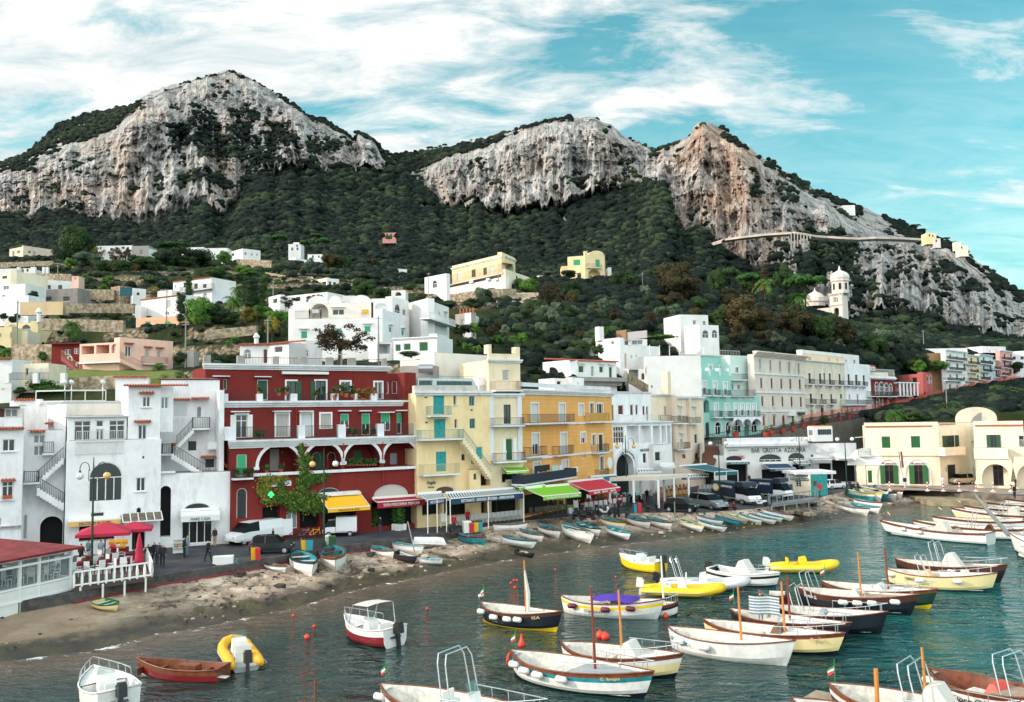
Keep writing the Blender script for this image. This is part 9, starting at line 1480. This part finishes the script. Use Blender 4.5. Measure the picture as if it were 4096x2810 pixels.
for i,x in enumerate((1105,1448,1592,1738,1888,2043,2203)):
 e=empty('bollard',tuple(G(x,262+(x-1400)*.012)),0,'red and white quay bollard, number %d'%(i+1)if False else 'red and white bollard on the quay edge, '+['at the barrier','first along the edge','second along the edge','third along the edge','near the gangway','right of the gangway','farthest right'][i],'bollard','quay bollards');MB().box((0,0,.08),(.4,.4,.16)).build('foot',FEN,e);q=MB()
 for k in range(5):q.mi=k%2;q.tube([(0,0,.16+k*.22),(0,0,.38+k*.22)],.08,8)
 q.build('post',[FEN,SR],e)
q=MB();q.bar(G(1870,290,1.8),G(2190,665,1.4),.35,.2);tag(q.build('gangway',METAL,None,W=True),'grey metal gangway slanting down over the moored boats','gangway')
view('F');q=MB()
for x,x2,m_,nm in((1182,1180,FM,'Italian'),(1192,1225,[BLF,BLF,BLF],'blue')):
 p=D(x,905,127);e=empty('flag',tuple(p),0,nm+' flag hanging over the coast guard doors','flag');MB().tube([(0,0,0),((x2-x)*.012,-.8,-1.6),((x2-x)*.018,-.9,-2.9)],.03,5).build('pole',METAL,e);q=MB()
 for k in range(3):q.mi=k;q.quad((k*.12-.2,-.5,-.3),(k*.12-.08,-.5,-.3),(k*.12-.05,-.8,-2.6),(k*.12-.17,-.8,-2.6))
 q.build('cloth',m_,e)
view('L');e=empty('cart',tuple(G(-15,870,1.0)),.2,'white box cart with a teal bicycle on the beach edge','cart');MB().box((0,0,.75),(1.5,.8,.75)).build('box',CLEANW,e);[MB().tube([(x_,-.45,.3),(x_,-.38,.3)],.3,12).build('wheel',RUB,e)for x_ in(-.7,1.1)];q=MB();q.bar((.6,-.42,.4),(1.1,-.42,.9),.05);q.bar((1.1,-.42,.3),(1.0,-.42,1.0),.05);q.build('frame',TEAL,e)
for v,x,y,yt,m_,lb,z_ in(('L',1722,700,430,METAL,'leaning grey post among the beached boats',1.0),('M',2045,585,365,mat('pale_green_post','5a7a6a',.6),'pale green post on the ramp',1.3)):view(v);p=G(x,y,z_);q=MB();q.tube([p,p+Vector((-.6 if v=='L' else 0,0,(y-yt)/2.27*p.y/F_PX))],.06,6);tag(q.build('post',m_,None,W=True),lb,'post')
view('L');e=empty('wall_stair',tuple(G(220,500)),0,'red sloping parapet of the stairs beside the white van','stairs');q=MB();P_=[G(0,650),G(95,610),G(140,600),G(360,560)];a,b=G(10,600),G(360,560);n_=Vector((-(b-a).y,(b-a).x,0)).normalized();q.prism([a,b,b+Z*2.6,a.lerp(b,.85)+Z*3.1,a.lerp(b,.4)+Z*3.0,a+Z*1.0],n_*.4);fixn(q.build('parapet',RED2,e,W=True))
for x,y,h_,w_,lb in((1545,500,2.6,.9,'left potted conifer outside the dark red awning'),(1580,505,2.4,.8,'middle potted conifer outside the dark red awning'),(1612,500,2.3,.8,'right potted conifer outside the dark red awning')):view('L');p=G(x,y);MB_=tree('potted_conifer','cyp','pine',p+Z*.5,h_*.8,w_*1.3,lb);q=MB();q.box((0,0,-.2),(.6,.6,.6));q.build('planter',CLEANW,MB_)
view('L');tree('tree','bush','dark',G(1335,500),3.4,2.4,'leafy climber bush between the yellow awning and the dark red awning');tree('bush','bush','green',G(110,590)+Z*.6,.9,1.8,'round green bush beside the red stairs')
# -- poles on the hill
for v,x,yb,yt,d,lb in(('G',152,1085,685,128,'green utility pole before the lemon house'),('G',1682,1250,885,118,'grey utility pole above the crimson roof'),('G',1512,825,590,158,'thin pole in front of the stacked white house'),('H',388,1060,845,120,'bare pale pole left of the tiled white house'),('H',1395,1250,825,112,'utility pole before the big white villa'),('H',437,645,500,195,'pale street pole above the low white house'),('G',522,500,360,215,'utility pole before the tall skyline trees'),('I',1405,550,260,285,'leaning pole beside the square yellow villa'),('I',1750,555,430,270,'pole with wires on the crest'),('F',1632,650,340,150,'tall pale pole on the bank'),('F',2030,480,330,205,'left pole of the goal shaped pair'),('J',1655,770,700,240,'floodlight mast over the row of houses'),('H',1850,690,430,200,'double lamp pole by the white cube house'),('H',1058,1270,1150,90,'antenna mast on the crimson roof')):
 view(v);a=D(x,yb,d);h_=(yb-yt)/VIEW[2]*d/F_PX;e=empty('utility_pole' if 'antenna' not in lb else 'antenna',tuple(a),0,lb,'pole');MB().tube([(0,0,-1),(0,0,h_)],[.11,.08],6).build('shaft',mat('pole_paint','7a8078',.7),e);MB().bar((-.5,0,h_-.3),(.5,0,h_-.3),.07).build('crossarm',METAL,e)
view('K');e=empty('fruit_stall',tuple(G(1075,520)),.3,'sloping stall of oranges and yellow fruit lit under the parasol','stall');MB().box((0,0,.4),(1.5,.8,.8)).build('stand',TBR,e)
for i,(x,z,m)in enumerate(((-.5,1.25,ORS),(0,1.27,YF),(.5,1.25,ORS),(-.4,.9,BUO),(.35,.9,ORS))):c=MB().box((x,-.1-(1.3-z)*.7,z),(.46,.4,.12),rx=.6).build('crate',m,e);q=MB();[q.ball((x-.16+.1*(k%4),-.28-(1.3-z)*.7+.11*(k//4),z+.02+.07*(k//4)),.06,6)for k in range(12)];q.build('fruit',m,c)
for x,y,w,h_,m,lb in((1620,490,.9,1.2,FEN,'low white display shelf outside the white awning shop'),(1590,215,.01,.01,FEN,'')):
 if lb:e=empty('display_shelf',tuple(G(x,y)),.35,lb,'shelf');MB().box((0,.2,h_/2),(w,.05,h_)).build('back_panel',m,e);[MB().box((0,0,z),(w,.4,.04)).build('shelf',m,e)for z in(.1,.5,.9,1.2)];[MB().box((-.3+.2*k,0,.6),(.1,.15,.16)).build('souvenir',(TEAL,BR,YF)[k%3],e)for k in range(4)]
for v,x,y,lb in(('L',1985,480,'white menu board on an easel by the white chairs'),('M',1145,460,'menu stand read by the person in black'),('M',1262,400,'pink menu card stand among the red chairs')):
 view(v);e=empty('menu_board',tuple(G(x,y)),.2,lb,'menu board');MB().box((0,0,1.0),(.55,.05,.8),rx=-.12).build('board',SGW,e);[MB().bar((s_*.28,0,0),(s_*.22,.05,1.5),.05).build('leg',FR_W,e)for s_ in(-1,1)]
view('L')
for i,(x,y,lb)in enumerate(((660,590,'dark bicycle leaning left of the pharmacy front'),(720,580,'second bicycle beside the dark one'),(815,575,'orange and yellow bicycle by the flower pots'),(1290,510,'bicycle with bright green wheels'))):
 e=empty('bicycle',tuple(G(x,y)),.3,lb,'bicycle');wm_=(RUB,RUB,RUB,GLOW)[i]
 for x_ in(-.5,.5):
  q=MB();q.tube([(x_+.32*math.cos(a),0,.34+.32*math.sin(a))for a in[k*.5236 for k in range(13)]],.03,5);q.build('wheel',mat('green_wheel','3cc848',.5)if i==3 else RUB,e)
 q=MB();[q.bar(a,b,.045)for a,b in(((-.5,0,.34),(-.15,0,.85)),((-.15,0,.8),(.4,0,.8)),((-.1,0,.34),(.4,0,.8)),((-.5,0,.34),(-.1,0,.34)),((.5,0,.34),(.38,0,1.0)),((-.1,0,.34),(-.17,0,.95)))];q.bar((.38,-.25,1.0),(.38,.25,1.0),.03);q.build('frame',(BLK,METAL,ORS,BLK)[i],e);MB().box((-.18,0,.97),(.25,.12,.05)).build('saddle',BLK,e)
rn=random.Random(12);q=MB();nb_=PB.shape[1]
for i in range(1100):
 j=int(rn.uniform(60,nb_-30));t=2+int(rn.uniform(.02,.98)**1.2*42)
 if bx[j]<420 and rn.random()<.94:continue
 p=Vector(PB[t,j]);r=rn.uniform(.04,.14)*(1+1.6*(rn.random()<.06));q.mi=rn.randrange(3);q.box(p+Vector((rn.uniform(-.3,.3),rn.uniform(-.3,.3),r*.2)),(r*2,r*1.5,r),rn.random()*3,rn.uniform(-.3,.3))
o=q.build('loose_stones',[mat('pale_stone','b0a290',.9),mat('brown_stone','6a5a4c',.9),mat('dark_stone','3c3630',.9)],None,W=True);o['kind']='stuff';o['label']='loose stones and debris scattered over the slipway'
view('N')
for i,(x,y,w_,lb)in enumerate(((1520,452,2.2,'long flat slab right of the last white boat'),(1600,455,1.4,'slab under the middle of the steel platform'),(1680,468,1.6,'slab nearest the water under the platform'),(1745,455,1.2,'thick slab at the right of the platform'),(1850,440,1.3,'single slab left of the right boat cluster'),(1640,440,1.8,'slab close under the platform'))):p=G(x,y,.95);tag(MB().box(p,(w_,.8,.3),.3+.2*i,.08).build('stone_slab',stone if i%2 else mat('pale_slab','9a8874',.9,var=.4,vs=2,bump=.6,bs=5),None,W=True),lb,'slab')
for v,x0,dx,y0,dy,n,f0,lb,c_ in(('M',160,75,520,-7,6,2.0,'guest in dark clothes seated under the striped awning','24262c'),('M',760,62,452,-6,5,-1.2,'guest seated under the lime awning','3a3430'),('M',1260,70,408,-7,4,1.8,'guest seated under the red awning','50382c'),('M',1960,60,322,-8,4,1.8,'guest seated under the white pergola','2c3844'),('K',770,160,660,-14,3,1.2,'guest seated on the railed terrace','34302e')):
 for i in range(n):o=person(v,x0+dx*i+rn.uniform(-12,12),y0+dy*i,lb,c_,'22262c',face=f0,pose='sit',z=ROAD+(.35 if v=='K' else 0));o['group']=lb.replace('guest','guests')
